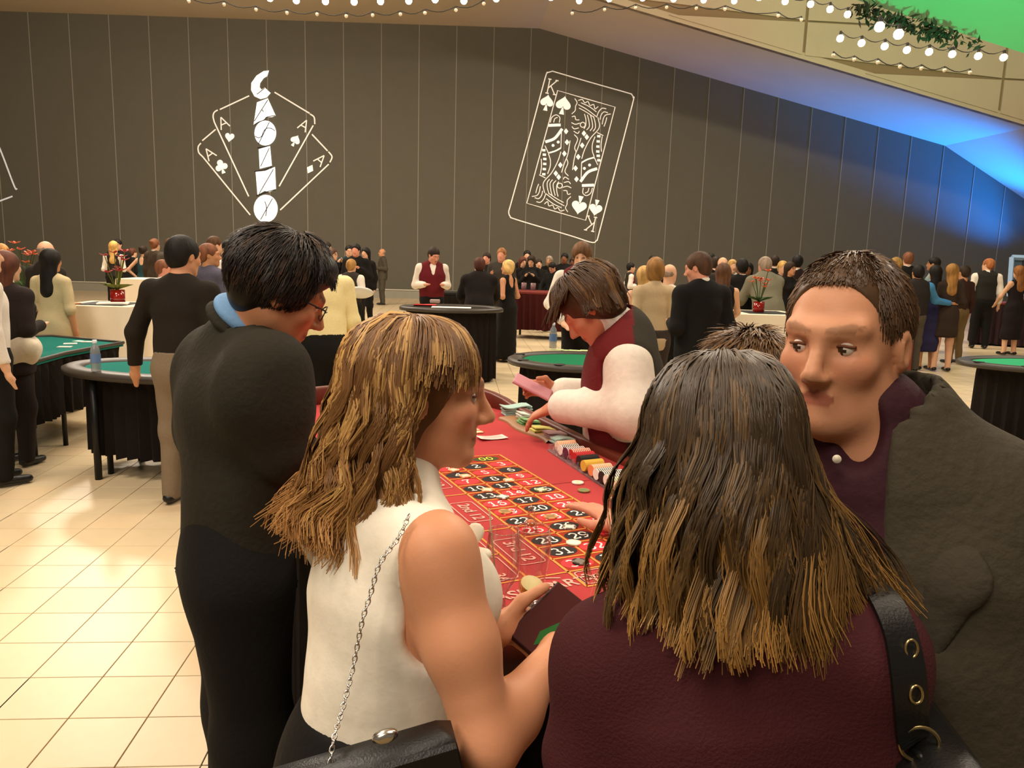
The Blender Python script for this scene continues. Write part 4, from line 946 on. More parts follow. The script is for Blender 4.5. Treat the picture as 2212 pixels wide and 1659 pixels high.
notes(1180, 932, srgb(214, 208, 110), 'yellow banknote bundle in the money row', .115, .06, .024, .1, 4)
notes(1207, 944, srgb(196, 170, 172), 'mauve banknote bundle next to the yellow one', .11, .06, .028, 0, 5)
notes(1216, 954, srgb(168, 196, 184), 'pale teal banknote bundle nearest the chip rack', .09, .05, .022, 0, 6)
# printed slip
m = MB(); c = PZ(1062, 946, TH+.003); V = []
for i in range(6):
    for j in (0, 1): V.append(c+TU*((j-.5)*.062)+TV*((i/5-.5)*.12)+A([0, 0, .010*abs(i/5-.6)**2*2+.001]))
m.add(V, [(2*i, 2*i+1, 2*i+3, 2*i+2) for i in range(5)]); o = m.build('paper_slip', mat('slip_paper', srgb(244, 214, 204), .8), None, True); tag(o, 'curled white slip with lines of print lying on the far red felt', 'paper')
m = MB()
for j in (-.3, -.12, .06, .24): m.add([c+TU*(j*.062+s*.0012)+TV*(x*.1)+A([0, 0, .004+.010*abs(x+.5-.6)**2*2]) for x in (-.42, 0, .42) for s in (-1, 1)], [(0, 1, 3, 2), (2, 3, 5, 4)])
m.build('print_line', mat('slip_ink', srgb(150, 100, 96), .8), o)
# glasses and marker
M_LEMON = mat('lemon_flesh', srgb(240, 226, 160), .5, bump=.1); M_PEEL = mat('lemon_peel', srgb(206, 158, 26), .5)
def gp(px, py, h=0): return PZ(px, py, TH+h)
b0 = gp(1083, 1338); g = empty('drinking_glass', (b0[0], b0[1], TH), 'empty tall clear glass with a stirrer beside the blonde woman', 'glass', 'empty glasses on the roulette table')
prof = [(0, .004), (.03, .004), (.033, .008), (.028, .014), (.0075, .03), (.007, .055), (.02, .075), (.034, .105), (.036, .14), (.033, .165), (.030, .19)]
m = MB(); m.lathe(prof, (b0[0], b0[1], TH), 28); m.build('bowl', M_THIN, g, True)
m = MB(); m.tube([(b0[0]+.03*math.cos(t), b0[1]+.03*math.sin(t), TH+.19) for t in np.linspace(0, 6.283, 28, endpoint=False)], .0011, 6, closed=True); m.build('lip', M_GLASS, g, True)
m = MB(); m.lathe([(0, .001), (.034, .001), (.034, .005), (.012, .012), (0, .014)], (b0[0], b0[1], TH), 24); m.build('foot', M_GLASS, g, True)
m = MB(); m.tube([(b0[0]-.012, b0[1]+.0, TH+.07), (b0[0]-.03, b0[1]-.004, TH+.235)], .0018, 6); m.build('stirrer', mat('stirrer', srgb(196, 176, 140), .5), g, True)
b1 = gp(1147, 1306); g = empty('drinking_glass', (b1[0], b1[1], TH), 'clear glass holding a lemon slice near the phone', 'glass', 'empty glasses on the roulette table')
m = MB(); m.lathe([(0, .004), (.022, .004), (.026, .012), (.027, .03), (.0285, .06), (.035, .1), (.039, .13), (.036, .155), (.034, .17)], (b1[0], b1[1], TH), 28); m.build('bowl', M_THIN, g, True)
m = MB(); m.tube([(b1[0]+.034*math.cos(t), b1[1]+.034*math.sin(t), TH+.17) for t in np.linspace(0, 6.283, 28, endpoint=False)], .0011, 6, closed=True); m.build('lip', M_GLASS, g, True)
m = MB(); m.lathe([(0, .001), (.024, .001), (.026, .006), (.025, .016), (0, .018)], (b1[0], b1[1], TH), 24); m.build('foot', M_GLASS, g, True)
m = MB(); lc = A([b1[0], b1[1]-.002, TH+.043]); m.lathe([(0, -.022), (.02, -.019), (.0268, -.006), (.025, .006)], lc, 20, 1, (.25, -.35, 1)); m.lathe([(.025, .0062), (.018, .007), (0, .0075)], lc, 20, 0, (.25, -.35, 1)); m.build('lemon_slice', [M_LEMON, M_PEEL], g, True)
b2 = gp(1146, 1150); g = empty('win_marker', (b2[0], b2[1], TH), 'small clear marker with an amber knob standing on number 25', 'marker')
m = MB(); m.lathe([(0, .001), (.022, .001), (.022, .006), (.017, .012), (.016, .03), (0, .03)], (b2[0], b2[1], TH), 20); m.build('base', M_THIN, g, True)
m = MB(); m.ball((b2[0], b2[1], TH+.026), (.013, .013, .011), 12); m.build('knob', mat('amber', srgb(226, 130, 70), .3), g, True)
m = MB(); m.lathe([(.012, .03), (.010, .055), (.004, .075), (0, .078)], (b2[0], b2[1], TH), 16); m.build('handle', M_THIN, g, True)
# ------------------------------------------------------------------ other tables and what stands on them
M_RIMB = mat('black_vinyl_rim', srgb(58, 52, 44), .45, bump=.1, bscale=200); M_GREEN = mat('green_felt', srgb(24, 112, 74), .95, bump=.2, bscale=700, spec=.1); M_TEAL = mat('teal_felt', srgb(30, 108, 98), .95, bump=.2, bscale=700, spec=.1)
M_BFELT = mat('dark_felt', srgb(44, 38, 34), .95, spec=.1); M_CUP = mat('cup_holder', (.004, .004, .004), .5); M_TC = mat('white_tablecloth', srgb(238, 226, 202), .85, bump=.1, bscale=30, spec=.2)
M_BURG = mat('burgundy_skirt', srgb(64, 22, 22), .9, bump=.15, bscale=120, spec=.15); M_BTOP = mat('burgundy_top', srgb(112, 34, 28), .5)
def ell_outline(rx, ry, rz, n=40, half=False):
    c, s = math.cos(rz), math.sin(rz); a = np.linspace(0, 2*math.pi, n, endpoint=False)
    x, y = rx*np.cos(a), ry*np.sin(a)
    if half: y = np.maximum(y, -ry*.0) if half > 0 else np.minimum(y, 0)
    return np.stack([x*c-y*s, x*s+y*c], 1)
def casino_table(c, rx, ry, rz, h, label, felt, rimw=.12, z0=.05, inset=.12, cups=(), skirtm=None, name='card_table', legs_=True, group=None):
    skirtm = skirtm or M_SKIRT; cx, cy = c; root = empty(name, (cx, cy, 0), label, 'table', group)
    o = ell_outline(rx, ry, rz); i_ = ell_outline(rx-rimw, ry-rimw, rz); k = len(o); m = MB()
    V = []
    rr = [(0, -.035), (0, .002), (.25, .018), (.75, .018), (1, .0)]
    for t, z in rr:
        q = o+(i_-o)*t; V += [(cx+x, cy+y, h+z) for x, y in q]
    V += [(cx+x, cy+y, h-.035) for x, y in i_]
    F = [(a*k+j, a*k+(j+1) % k, (a+1)*k+(j+1) % k, (a+1)*k+j) for a in range(5) for j in range(k)]+[(5*k+j, 5*k+(j+1) % k, (j+1) % k, j) for j in range(k)]
    m.add(V, F); m.build('rim', M_RIMB, root, True)
    m = MB(); m.add([(cx+x, cy+y, h-.002) for x, y in i_]+[(cx+x, cy+y, h-.03) for x, y in i_], [tuple(range(k)), tuple(reversed(range(k, 2*k)))]); m.build('felt_top', felt, root)
    skirt(ell_outline(rx-inset, ry-inset, rz), z0, h-.035, 'skirt', skirtm, root, .018, .05, int(cx*10) % 97+3, lambda a, b_: (cx+a, cy+b_))
    for a in cups:
        x, y = (rx-rimw*.5)*math.cos(a), (ry-rimw*.5)*math.sin(a); c_, s_ = math.cos(rz), math.sin(rz)
        m = MB(); m.lathe([(0, .0), (.043, .0), (.05, .002), (.05, -.004)][::-1], (cx+x*c_-y*s_, cy+x*s_+y*c_, h+.0195), 16); m.build('cup_holder', M_CUP, root)
    if legs_:
        for a in (.7, 2.4, 3.9, 5.5):
            q = A([(rx-inset-.07)*math.cos(a), (ry-inset-.07)*math.sin(a)]); c_, s_ = math.cos(rz), math.sin(rz); x, y = cx+q[0]*c_-q[1]*s_, cy+q[0]*s_+q[1]*c_
            m = MB(); m.tube([(x, y, 0), (x, y, h-.03)], .022, 8); m.build('leg', MC['leg_metal'], root, True)
    return root
def at(px, d): q = P(px, 700, d); return float(q[0])          # sideways place at a depth
p = P(1255, 775, 6.9); casino_table((p[0], p[1]), .66, .56, math.radians(2), .79, 'oval green felt poker table with padded black rim behind the dealer', M_GREEN, .14, .06, .12, (2.75, 3.6, 4.3, 5.0))
p = P(398, 800, 5.78); casino_table((p[0], p[1]), .92, .52, math.radians(-6), .79, 'green felt card table with dark rim under the hand of the black shirted man', M_TEAL, .16, .15, .16)
lx = P(214, 1040, 5.62); m = MB(); m.tube([(lx[0], lx[1], 0), (lx[0], lx[1], .74)], .026, 8)
o = m.build('leg', MC['leg_metal'], bpy.data.objects['card_table.001'], True)
p = P(975, 700, 10.4); casino_table((p[0], p[1]), .70, .52, math.radians(4), .98, 'round black topped table with long black skirt in front of the burgundy vested dealer', M_BFELT, .1, .03, .09, name='round_table')
p = P(2300, 790, 7.6); casino_table((p[0], p[1]), 1.03, .58, math.radians(0), .79, 'bright green felt poker table with black skirt at the right edge', mat('bright_green_felt', srgb(52, 158, 108), .95, spec=.1), .14, .06, .2, (3.4, 4.0))
p = P(590, 765, 7.3); casino_table((p[0], p[1]), .38, .38, 0, .79, 'small round dark rimmed table in front of the pale yellow shirt', M_BFELT, .09, .3, .2, name='round_table')
# angular green table at the far left
tz = .79; pl = [PZ(x, y, tz)[:2] for x, y in ((266, 741), (112, 727), (-120, 732), (-90, 800), (60, 786), (140, 764))]
root = empty('card_table', (pl[0][0]-.8, pl[0][1]-.3, 0), 'teal felt card table with short black skirt below the couple at the far left', 'table')
q = A(pl); q = q[::-1] if np.cross(q[1]-q[0], q[2]-q[1]) < 0 else q
m = MB(); m.prism(q, tz-.03, tz); m.build('felt_top', M_TEAL, root)
cq = q.mean(0); m = MB()
m.tube([(x, y, tz+.004) for x, y in q], .016, 6, closed=True); m.build('rim', M_RIMB, root, True)
skirt(cq+(q-cq)*.96, .28, tz-.03, 'skirt', M_SKIRT, root, .015, .06, 5, lambda a, b_: (a, b_))
for x, y in cq+(q-cq)*.85:
    m = MB(); m.tube([(x, y, 0), (x, y, tz-.03)], .02, 8); m.build('leg', MC['leg_metal'], root, True)
for i, (px, py, cc, lab, r_) in enumerate(((140, 749, srgb(214, 206, 196), 'pale card lying nearest the draped white cloth', .2), (152, 742, srgb(236, 230, 214), 'white card lying in the middle of the teal table', .5), (172, 737, srgb(176, 220, 196), 'mint green card lying on the teal table', -.3), (192, 738, srgb(232, 214, 200), 'pinkish card lying at the right of the teal table', .1))):
    c = PZ(px, py, tz+.005); m = MB(); m.box((c[0], c[1], tz+.004), (.11, .07, .006), rz=r_); tag(m.build('playing_card', mat('card_%d' % i, cc, .6)), lab, 'card', 'cards on the teal table')
# cloth covered cocktail tables
def cocktail(px, d, w, h, label, rz=.1, z0=.01, dp=None):
    c = P(px, 700, d); dp = dp or w; root = empty('cocktail_table', (c[0], c[1], 0), label, 'table'); m = MB(); m.box((c[0], c[1], h-.015), (w, dp, .03), rz=rz, bev=.008); m.build('tabletop', M_TC, root)
    cc, ss = math.cos(rz), math.sin(rz); o = A([(x*w/2, y*dp/2) for x, y in ((-1, -1), (1, -1), (1, 1), (-1, 1))]); o = A([(x*cc-y*ss, x*ss+y*cc) for x, y in o])
    L = []
    for a, b_ in zip(o, np.roll(o, -1, 0)):
        for t in np.linspace(0, 1, 7)[:-1]: L.append(a+(b_-a)*t)
    L = A(L); r = np.random.default_rng(int(px)); k = len(L); V = []
    for z, sc, nz in ((h-.004, 1.005, 0), (h-.2, 1.03, .006), (h*.45, 1.06, .012), (z0, 1.1, .02)):
        for j in range(k): rr = 1+(.04 if j % 6 == 0 and z < h*.5 else 0); V.append((c[0]+L[j][0]*sc*rr+r.normal(0, nz), c[1]+L[j][1]*sc*rr+r.normal(0, nz), z))
    F = [(i*k+(j+1) % k, i*k+j, (i+1)*k+j, (i+1)*k+(j+1) % k) for i in range(3) for j in range(k)]
    me = rawmesh('tablecloth', V, F, [M_TC], True); link('tablecloth', me, root); return c
cocktail(240, 8.5, .78, 1.05, 'white clothed cocktail table bearing papers and a red vase', .03)
cocktail(325, 15.2, .85, 1.05, 'farther white clothed cocktail table behind the black shirted man', .0)
cocktail(1640, 10.2, .92, 1.05, 'white clothed cocktail table in front of the grey suited man', .04)
def bar(p0, p1, depth, h, label, z0=.04, top=M_BTOP, sk=M_BURG, name='bar_table'):
    p0, p1 = A(p0)[:2], A(p1)[:2]; e = nrm(p1-p0); n_ = A([-e[1], e[0]]); n_ = n_ if n_[1] > 0 else -n_
    c = (p0+p1)/2+n_*depth/2; root = empty(name, (c[0], c[1], 0), label, 'table'); L = np.linalg.norm(p1-p0); rz = math.atan2(e[1], e[0])
    m = MB(); m.box((c[0], c[1], h-.03), (L, depth, .06), rz=rz, bev=.015); m.build('tabletop', top, root)
    o = A([p0, p1, p1+n_*depth, p0+n_*depth]); cc = o.mean(0); skirt(cc+(o-cc)*.98, z0, h-.06, 'skirt', sk, root, .02, .07, int(abs(c[0]*7))+2, lambda a, b_: (a, b_))
    for x, y in cc+(o-cc)*.9:
        m = MB(); m.tube([(x, y, 0), (x, y, h-.06)], .025, 8); m.build('leg', MC['leg_metal'], root, True)
    return root
bar(P(1095, 700, 16), P(1235, 700, 15.6), .8, .98, 'dark bar table with burgundy top where drinkers in black gather', .18)
bar(P(2100, 700, 17.4), P(2420, 700, 16.2), .8, .98, 'burgundy edged dark bar table in front of the red haired bartender', .03, sk=mat('wine_skirt', srgb(40, 16, 22), .9, bump=.15, bscale=120))
bar(P(1880, 700, 11.6), P(1985, 700, 12.0), .6, .93, 'brick red skirted table showing between the near man and the couple', .03, top=mat('brick_top', srgb(140, 66, 46), .6), sk=mat('brick_skirt', srgb(128, 56, 40), .9))
bar(P(955, 640, 14.4), P(1012, 640, 14.4), .5, .99, 'black draped stand behind the burgundy vested dealer', .03, top=mat('black_top', (.01, .01, .01), .4), sk=M_SKIRT, name='draped_stand')
# flowers in red vases
M_VASE = mat('red_glass', srgb(150, 22, 14), .12, spec=.7, coat=.5); M_LEAF = mat('flower_leaf', srgb(110, 118, 44), .6, var=.3, bscale=9); M_LEAF2 = mat('flower_leaf_dark', srgb(58, 82, 34), .6, var=.3, bscale=9)
def vase(px, py, d, s, label, petal, leafm, tall=1.):
    b = P(px, py, d); root = empty('flower_vase', b, label, 'flowers'); r = np.random.default_rng(int(px)+5); m = MB()
    m.lathe([(0, 0), (.06*s, 0), (.072*s, .015*s), (.072*s, .14*s), (.066*s, .14*s), (.06*s, .03*s)], b, 20); m.build('vase', M_VASE, root, True)
    for i in range(11):
        a = r.uniform(0, 6.28); d_ = A([math.cos(a), math.sin(a), .35]); e = A([-math.sin(a), math.cos(a), 0]); L = r.uniform(.13, .21)*s; z = A([0, 0, .14*s]); mm = MB()
        mm.add([b+z, b+z+d_*L*.5+e*.035*s+A([0, 0, .03*s]), b+z+d_*L, b+z+d_*L*.5-e*.035*s+A([0, 0, .03*s])], [(0, 1, 2, 3)]); mm.build('leaf', leafm, root)
    for i in range(9):
        a = r.uniform(0, 6.28); h = r.uniform(.16, .42)*s*tall; tip = b+A([math.cos(a)*.15*s*r.uniform(.3, 1), math.sin(a)*.12*s, .14*s+h]); mm = MB(); mm.tube([b+A([0, 0, .1*s]), (b+tip)/2+A([0, 0, .06*s]), tip], .005*s, 5); mm.build('stem', leafm, root)
        mm = MB()
        for j in range(5):
            q = j*1.257+i; dd = A([math.cos(q), math.sin(q), .5]); ee = A([-math.sin(q), math.cos(q), 0]); L = .055*s; mm.add([tip, tip+dd*L*.6+ee*L*.4, tip+dd*L*1.2, tip+dd*L*.6-ee*L*.4], [(0, 1, 2, 3)])
        mm.build('blossom', petal, root)
P1 = mat('red_petal', srgb(176, 46, 48), .6); P2 = mat('orange_petal', srgb(204, 96, 58), .6)
b = P(255, 648, 8.5); vase(255, 1*(CY-(1.055-CAMH-8.5*FW[2]-(255-CX)/FPX*8.5*RT[2])/(8.5*UP[2])*FPX), 8.5, 1.05, 'red vase of red flowers and spiky leaves on the white table at left', P1, M_LEAF)
vase(1638, CY-(1.055-CAMH-10.1*FW[2]-(1638-CX)/FPX*10.1*RT[2])/(10.1*UP[2])*FPX, 10.1, 1., 'red vase of orange flowers on the white table at right', P2, M_LEAF2)
c = cocktail(52, 8.9, .6, 1.02, 'white clothed table hidden behind the auburn haired dealer', .05)
vase(56, CY-(1.025-CAMH-8.9*FW[2]-(56-CX)/FPX*8.9*RT[2])/(8.9*UP[2])*FPX, 8.9, 1.05, 'vase of orange and red flowers between the auburn hair and the cream dress', P2, M_LEAF2, 1.2)
# papers on the white table at left, black mat under the vases
c = P(240, 700, 8.5)
m = MB(); m.box((c[0]+.02, c[1]-.05, 1.056), (.5, .5, .004), rz=.03); tag(m.build('table_mat', mat('black_mat', (.012, .012, .012), .7)), 'black square mat under the vase and papers on the left table', 'mat')
m = MB(); m.box((c[0]+.12, c[1]-.16, 1.068), (.3, .2, .014), rz=.35); tag(m.build('paper_sheets', mat('white_paper', srgb(246, 240, 226), .8)), 'loose white papers on the black mat of the left table', 'paper')
c = P(1640, 700, 10.2)
m = MB(); m.box((c[0]+.03, c[1]-.03, 1.056), (.56, .56, .004), rz=.04); tag(m.build('table_mat', MC['black_mat']), 'black square mat under the vase on the right white table', 'mat')
# water bottles
def bottle(px, pyb, h, label, s=1.):
    b = PZ(px, pyb, h); root = empty('water_bottle', (b[0], b[1], h), label, 'bottle'); m = MB()
    m.lathe([(0, 0), (.03*s, 0), (.032*s, .01*s), (.031*s, .05*s), (.032*s, .055*s), (.031*s, .14*s), (.026*s, .165*s), (.014*s, .185*s), (.0125*s, .2*s)], (b[0], b[1], h), 20); m.build('bottle_body', mat('bottle_plastic', srgb(150, 156, 160), .12, spec=.8, alpha=.55), root, True)
    m = MB(); m.lathe([(.0335*s, .062*s), (.0335*s, .122*s)], (b[0], b[1], h), 20); m.build('bottle_label', mat('bottle_label', srgb(96, 124, 168), .5), root, True)
    m = MB(); m.lathe([(.014*s, .196*s), (.0145*s, .2*s), (.0145*s, .218*s), (0, .219*s)], (b[0], b[1], h), 14); m.build('bottle_cap', mat('bottle_cap', srgb(214, 220, 226), .4), root, True)
bottle(208, 802, .81, 'clear water bottle on the rim of the table at left', 1.02)
bottle(1194, 752, .81, 'clear water bottle with blue label on the far edge of the green table', 1.15)
c = PZ(1236, 757, .795); m = MB(); r = np.random.default_rng(3)
for i in range(7): m.box((c[0]-.18+i*.06, c[1]+r.normal(0, .01), .795+i % 2*.003), (.075, .09, .003), rz=r.uniform(-.4, .4))
tag(m.build('play_money', mat('lime_note', srgb(196, 214, 150), .8)), 'row of pale green play money on the far side of the green table', 'banknotes')
# things on the black round table
h = .985; c = PZ(975, 666, h)
m = MB(); m.box((c[0], c[1], h+.012), (.52, .22, .006), rz=.05); tag(m.build('paper_sheet', MC['white_paper']), 'long white sheet on the near edge of the black round table', 'paper')
c = PZ(918, 660, h); m = MB(); m.box((c[0], c[1]+.05, h+.010), (.3, .2, .006), rz=.05); tag(m.build('red_mat', mat('red_mat', srgb(190, 40, 36), .9)), 'red felt strip left of the white sheet on the black table', 'mat')
c = PZ(938, 656, h); m = MB(); m.box((c[0], c[1]+.1, h+.03), (.14, .08, .05), bev=.008); tag(m.build('card_shoe', mat('grey_box', srgb(170, 150, 142), .5)), 'small pale box beside the white sheet', 'box')
# white cloth over the stool at left, chair with blue seat at right
# chair whose white cover and blue seat show past the right shoulder
c = P(2205, 960, 3.3); root = empty('chair', (c[0]+.1, c[1], 0), 'chair with a blue cushioned seat and a crumpled white cloth at the right edge', 'chair')
m = MB(); m.box((c[0]+.1, c[1], c[2]-.10), (.46, .46, .09), bev=.03); m.build('seat', mat('blue_seat', srgb(74, 110, 176), .8), root)
for sx in (-.2, .2):
    for sy in (-.2, .2): m = MB(); m.tube([(c[0]+.1+sx, c[1]+sy, 0), (c[0]+.1+sx, c[1]+sy, c[2]-.14)], .014, 8); m.build('leg', MC['leg_metal'], root, True)
S = Org(); r = np.random.default_rng(9)
for i in range(7): S.ell((c[0]+r.uniform(-.08, .2), c[1]+r.uniform(-.1, .1), c[2]-.035), (r.uniform(.05, .09), .07, .028), None, .03)
orgpart('crumpled_cloth', S, .01, M_TC, root, fold=(.008, 40, 2))
# ------------------------------------------------------------------ people around the roulette table
def lerp(a, b, t): return A(a)*(1-t)+A(b)*t
def base_J(**q):
    J = dict(k=1., fem=False, bulk=1., up=A([0, 0, 1.])); J.update(q); return J
def legsdown(J, gap=.1, bend=0.):
    for s, n in ((-1, 'L'), (1, 'R')):
        hp = J['pelvis']+J['side']*s*.085*J['k']-A([0, 0, .03]); J['hip'+n] = hp; g = J['side']*s*gap
        J['an'+n] = A([J['pelvis'][0], J['pelvis'][1], .07])+g; J['kn'+n] = (hp+J['an'+n])/2+J['fwd']*(.02+bend)
def col_strand(cl, sl, n, K, base, r, hi=None, frac=.3, tip=None, t0=.1, t1=.3, nclump=60):
    """per-strand colours: base with lighter locks and lighter ends"""
    lockv = np.clip(r.uniform(0, 1, 400)[cl]+r.normal(0, .13, n), 0, 1.2); c = np.tile(A(base), (n, K, 1))*(.82+.36*r.uniform(0, 1, (n, 1, 1)))
    if hi is not None:
        wgt = np.clip((lockv-(1-frac))/.12, 0, 1)[:, None, None]*r.uniform(.5, 1, (n, 1, 1)); c = c*(1-wgt)+A(hi)*wgt
    if tip is not None:
        g = np.clip((sl-t0-.12*(lockv[:, None]-.5))/(t1-t0), 0, 1)[..., None]*(.55+.6*lockv[:, None, None]); g = np.clip(g, 0, 1); c = c*(1-g)+A(tip)*(.7+.5*r.uniform(0, 1, (n, 1, 1)))*g
    return c
def taper(K, r0, r1=.35): return r0*np.linspace(1, r1, K)**.8
def eyes(J, root, iris=(.05, .03, .015)):
    for q in (-1, 1):
        c = J['hc']+J['hR'] @ A([q*.031, .0775, .004])*J['hs']; m = MB(); m.ball(c, .0118*J['hs'], 16); o = m.build('eye', [mat('eye_white', srgb(216, 200, 186), .25), mat('iris', iris, .2)], root, True)
        f = J['hR'][:, 1]; me = o.data; g = J.get('gaze', f)
        me.polygons.foreach_set('material_index', np.array([1 if (A(p.center)-c) @ g > .0100*J['hs'] else 0 for p in me.polygons], np.int32))
        m = MB(); R = J['hR']; up, sd, fw = R[:, 2], R[:, 0], R[:, 1]
        m.tube([c+fw*.0105*J['hs']*math.cos(t)+sd*.0145*J['hs']*math.sin(t)+up*(.0055-.002*abs(math.sin(t)))*J['hs'] for t in np.linspace(-1.2, 1.2, 9)], .0022*J['hs'], 6); m.build('eyelid', mat('lid', srgb(120, 78, 58), .9, spec=.1), root, True)
# ---- man in the black suit at left, head bent towards the table
fA = frame(62); J = base_J(k=1.0, side=fA[:, 0], fwd=fA[:, 1], base=A([0, 0, 0.]))
D0 = 1.92
J['pelvis'] = P(508, 1215, D0); J['waist'] = P(515, 1060, D0); J['chest'] = P(527, 880, D0); J['nb'] = P(520, 728, D0+.01)
J['base'] = A([J['pelvis'][0], J['pelvis'][1], 0]); J['up'] = nrm(J['nb']-J['waist'])
J['shR'] = P(566, 806, D0-.15); J['elR'] = P(602, 975, D0-.14); J['wrR'] = P(735, 1040, D0+.04)
J['shL'] = P(470, 770, D0+.12); J['elL'] = P(455, 930, D0+.26); J['wrL'] = P(560, 1060, D0+.42)
J['hR'] = frame(68, 27); J['hs'] = 1.04; J['hc'] = P(606, 634, D0-.03); J['nt'] = J['hc']; legsdown(J, .09); J['yaw'] = 62
root = empty('person', J['base'], 'man in a black suit and blue collar wearing glasses, bending over the roulette table', 'person')
S = Org(); torso(S, J, -.01); headprims(S, J, True); arms(S, J)
hand(S, J['wrR'], nrm(J['wrR']-J['elR']), A([0, 0, -1.]), 1., .4); hand(S, J['wrL'], nrm(J['wrL']-J['elL']), A([0, 0, -1.]), 1., .4, -1)
orgpart('body', S, .006, M_SKIN, root, color=skincol(J, srgb(196, 136, 98), srgb(40, 30, 24)))
eyes(J, root)
S = Org(); torso(S, J, .026); arms(S, J, .02, 1.93, kk=.02); pel = J['pelvis']
S.cap(J['waist']-J['up']*.03, pel-A([0, 0, .12]), .165, .19, .06, .8, J['side']); S.cap(J['shR'], lerp(J['shR'], J['elR'], .45), .082, .072, .06)
S.cap(J['shL'], J['nb']-J['up']*.03, .07, .066, .06); S.cap(J['shL']-J['up']*.07-J['fwd']*.02, J['shR']-J['up']*.07-J['fwd']*.03, .085, .085, .08); S.cap(J['shL']-J['up']*.2-J['fwd']*.02, J['chest']-J['up']*.05, .09, .14, .08); nx = nrm(P(602, 606, D0-.03)-P(545, 690, D0)); xa = nrm(J['side']-nx*(J['side'] @ nx)); CR = np.stack([xa, np.cross(nx, xa), nx], 1); S.ell(P(553, 682, D0), (.104, .112, .05), CR, .012, op=1); S.cut(pel-A([0, 0, .045]), (-.15, 0, -1))
orgpart('jacket', S, .009, cloth(srgb(44, 40, 31), .88, .25, 70), root, fold=(.02, 10, 4, (1, 1, .7)))
S = Org(); nb = J['nb']; nx = nrm(J['hc']-A([0, 0, .06])-nb); xa = nrm(J['side']-nx*(J['side'] @ nx)); CR = np.stack([xa, np.cross(nx, xa), nx], 1); nx = nrm(P(602, 606, D0-.03)-P(545, 690, D0)); xa = nrm(J['side']-nx*(J['side'] @ nx)); CR = np.stack([xa, np.cross(nx, xa), nx], 1); S.ell(P(547, 692, D0), (.096, .104, .036), CR, .01); S.cap(nb+J['fwd']*.02-nx*.0, nb+J['fwd']*.115-J['up']*.07, .06, .03, .02, .5, J['side'])
orgpart('shirt_collar', S, .005, cloth(srgb(120, 162, 206), .8, .1), root)
S = Org(); S.ell(P(534, 709, D0), (.103, .11, .026), CR, .01); orgpart('jacket_collar', S, .006, cloth(srgb(44, 40, 31), .88, .25, 70), root)
S = Org(); S.cap(pel+A([0, 0, .05]), pel-A([0, 0, .02]), .165, .165, .03, .76, J['side']); legs(S, J, .03, .07); S.cut((0, 0, .03), (0, 0, -1)); orgpart('trousers', S, 0.0144, cloth(srgb(22, 20, 18), .9, .2), root, fold=(.004, 14, 8))
for n in 'LR':
    a = J['an'+n]; S = Org(); S.cap(A([a[0], a[1], .045])-J['fwd']*.04, A([a[0], a[1], .035])+J['fwd']*.16, .045, .038, .03, .8, J['side']); S.cut((0, 0, .001), (0, 0, -1)); orgpart('shoe', S, 0.0135, M_LEATHER, root)
r = np.random.default_rng(11); hp = []
S = Org(); hc, R, s = J['hc'], J['hR'], J['hs']; pp = lambda x, y, z: hc+R @ A([x, y, z])*s
S.ell(pp(0, -.026, .042), A([.094, .116, .104])*s, R, .01); S.ell(pp(0, -.06, -.015), A([.07, .055, .07])*s, R, .03); S.ell(pp(0, .045, .092), A([.066, .056, .045])*s, R, .03)
S.ell(pp(0, .118, -.03), A([.09, .078, .096])*s, R, .014, op=1)
for q in (-1, 1): S.ell(pp(q*.09, .012, -.028), A([.03, .036, .052])*s, R, .012, op=1)
hp.append(shellpart(S, .006, haircol(srgb(26, 20, 16), 2, .3)))
n, K = 3400, 8; W, cl, sl = grow(J, n, K, (44, 316), (2, 122), .05, lift=.006, wave=(.03, 5), clump=260, pull=1.2, jit=.003, te=170, seed=3, rad=(.095, .117, .106), crown=(0, -.026, .042))
hp.append(strandmesh('h', W, taper(K, .0014), col_strand(cl, sl, n, K, srgb(30, 22, 17), r, srgb(84, 62, 46), .3), None))
n = 1300; W, cl, sl = grow(J, n, K, (-54, 54), (2, 60), .042, lift=.012, wave=(.03, 5), clump=70, pull=1.2, jit=.003, te=84, seed=4, rad=(.095, .117, .112), crown=(0, -.024, .044)); hp.append(strandmesh('h', W, taper(K, .0014), col_strand(cl, sl, n, K, srgb(30, 22, 17), r, srgb(84, 62, 46), .3), None))
hairobj('hair', hp, root)
m = MB()        # spectacles
for q in (-1, 1):
    c0 = pp(q*.033, .106, .002); fr = [c0+R @ A([.027*math.cos(t), -.004*abs(math.cos(t)), .019*math.sin(t)])*s for t in np.linspace(0, 2*math.pi, 20, endpoint=False)]; m.tube(fr, .0016, 6, closed=True)
    m.tube([pp(q*.06, .103, .010), pp(q*.076, .05, .010), pp(q*.084, -.006, .012), pp(q*.082, -.02, -.005)], [.0022, .0022, .002, .0018], 6)
m.tube([pp(-.007, .112, .006), pp(0, .116, .009), pp(.007, .112, .006)], .0015, 6); m.build('spectacles', mat('black_frame', (.008, .008, .008), .3), root, True)
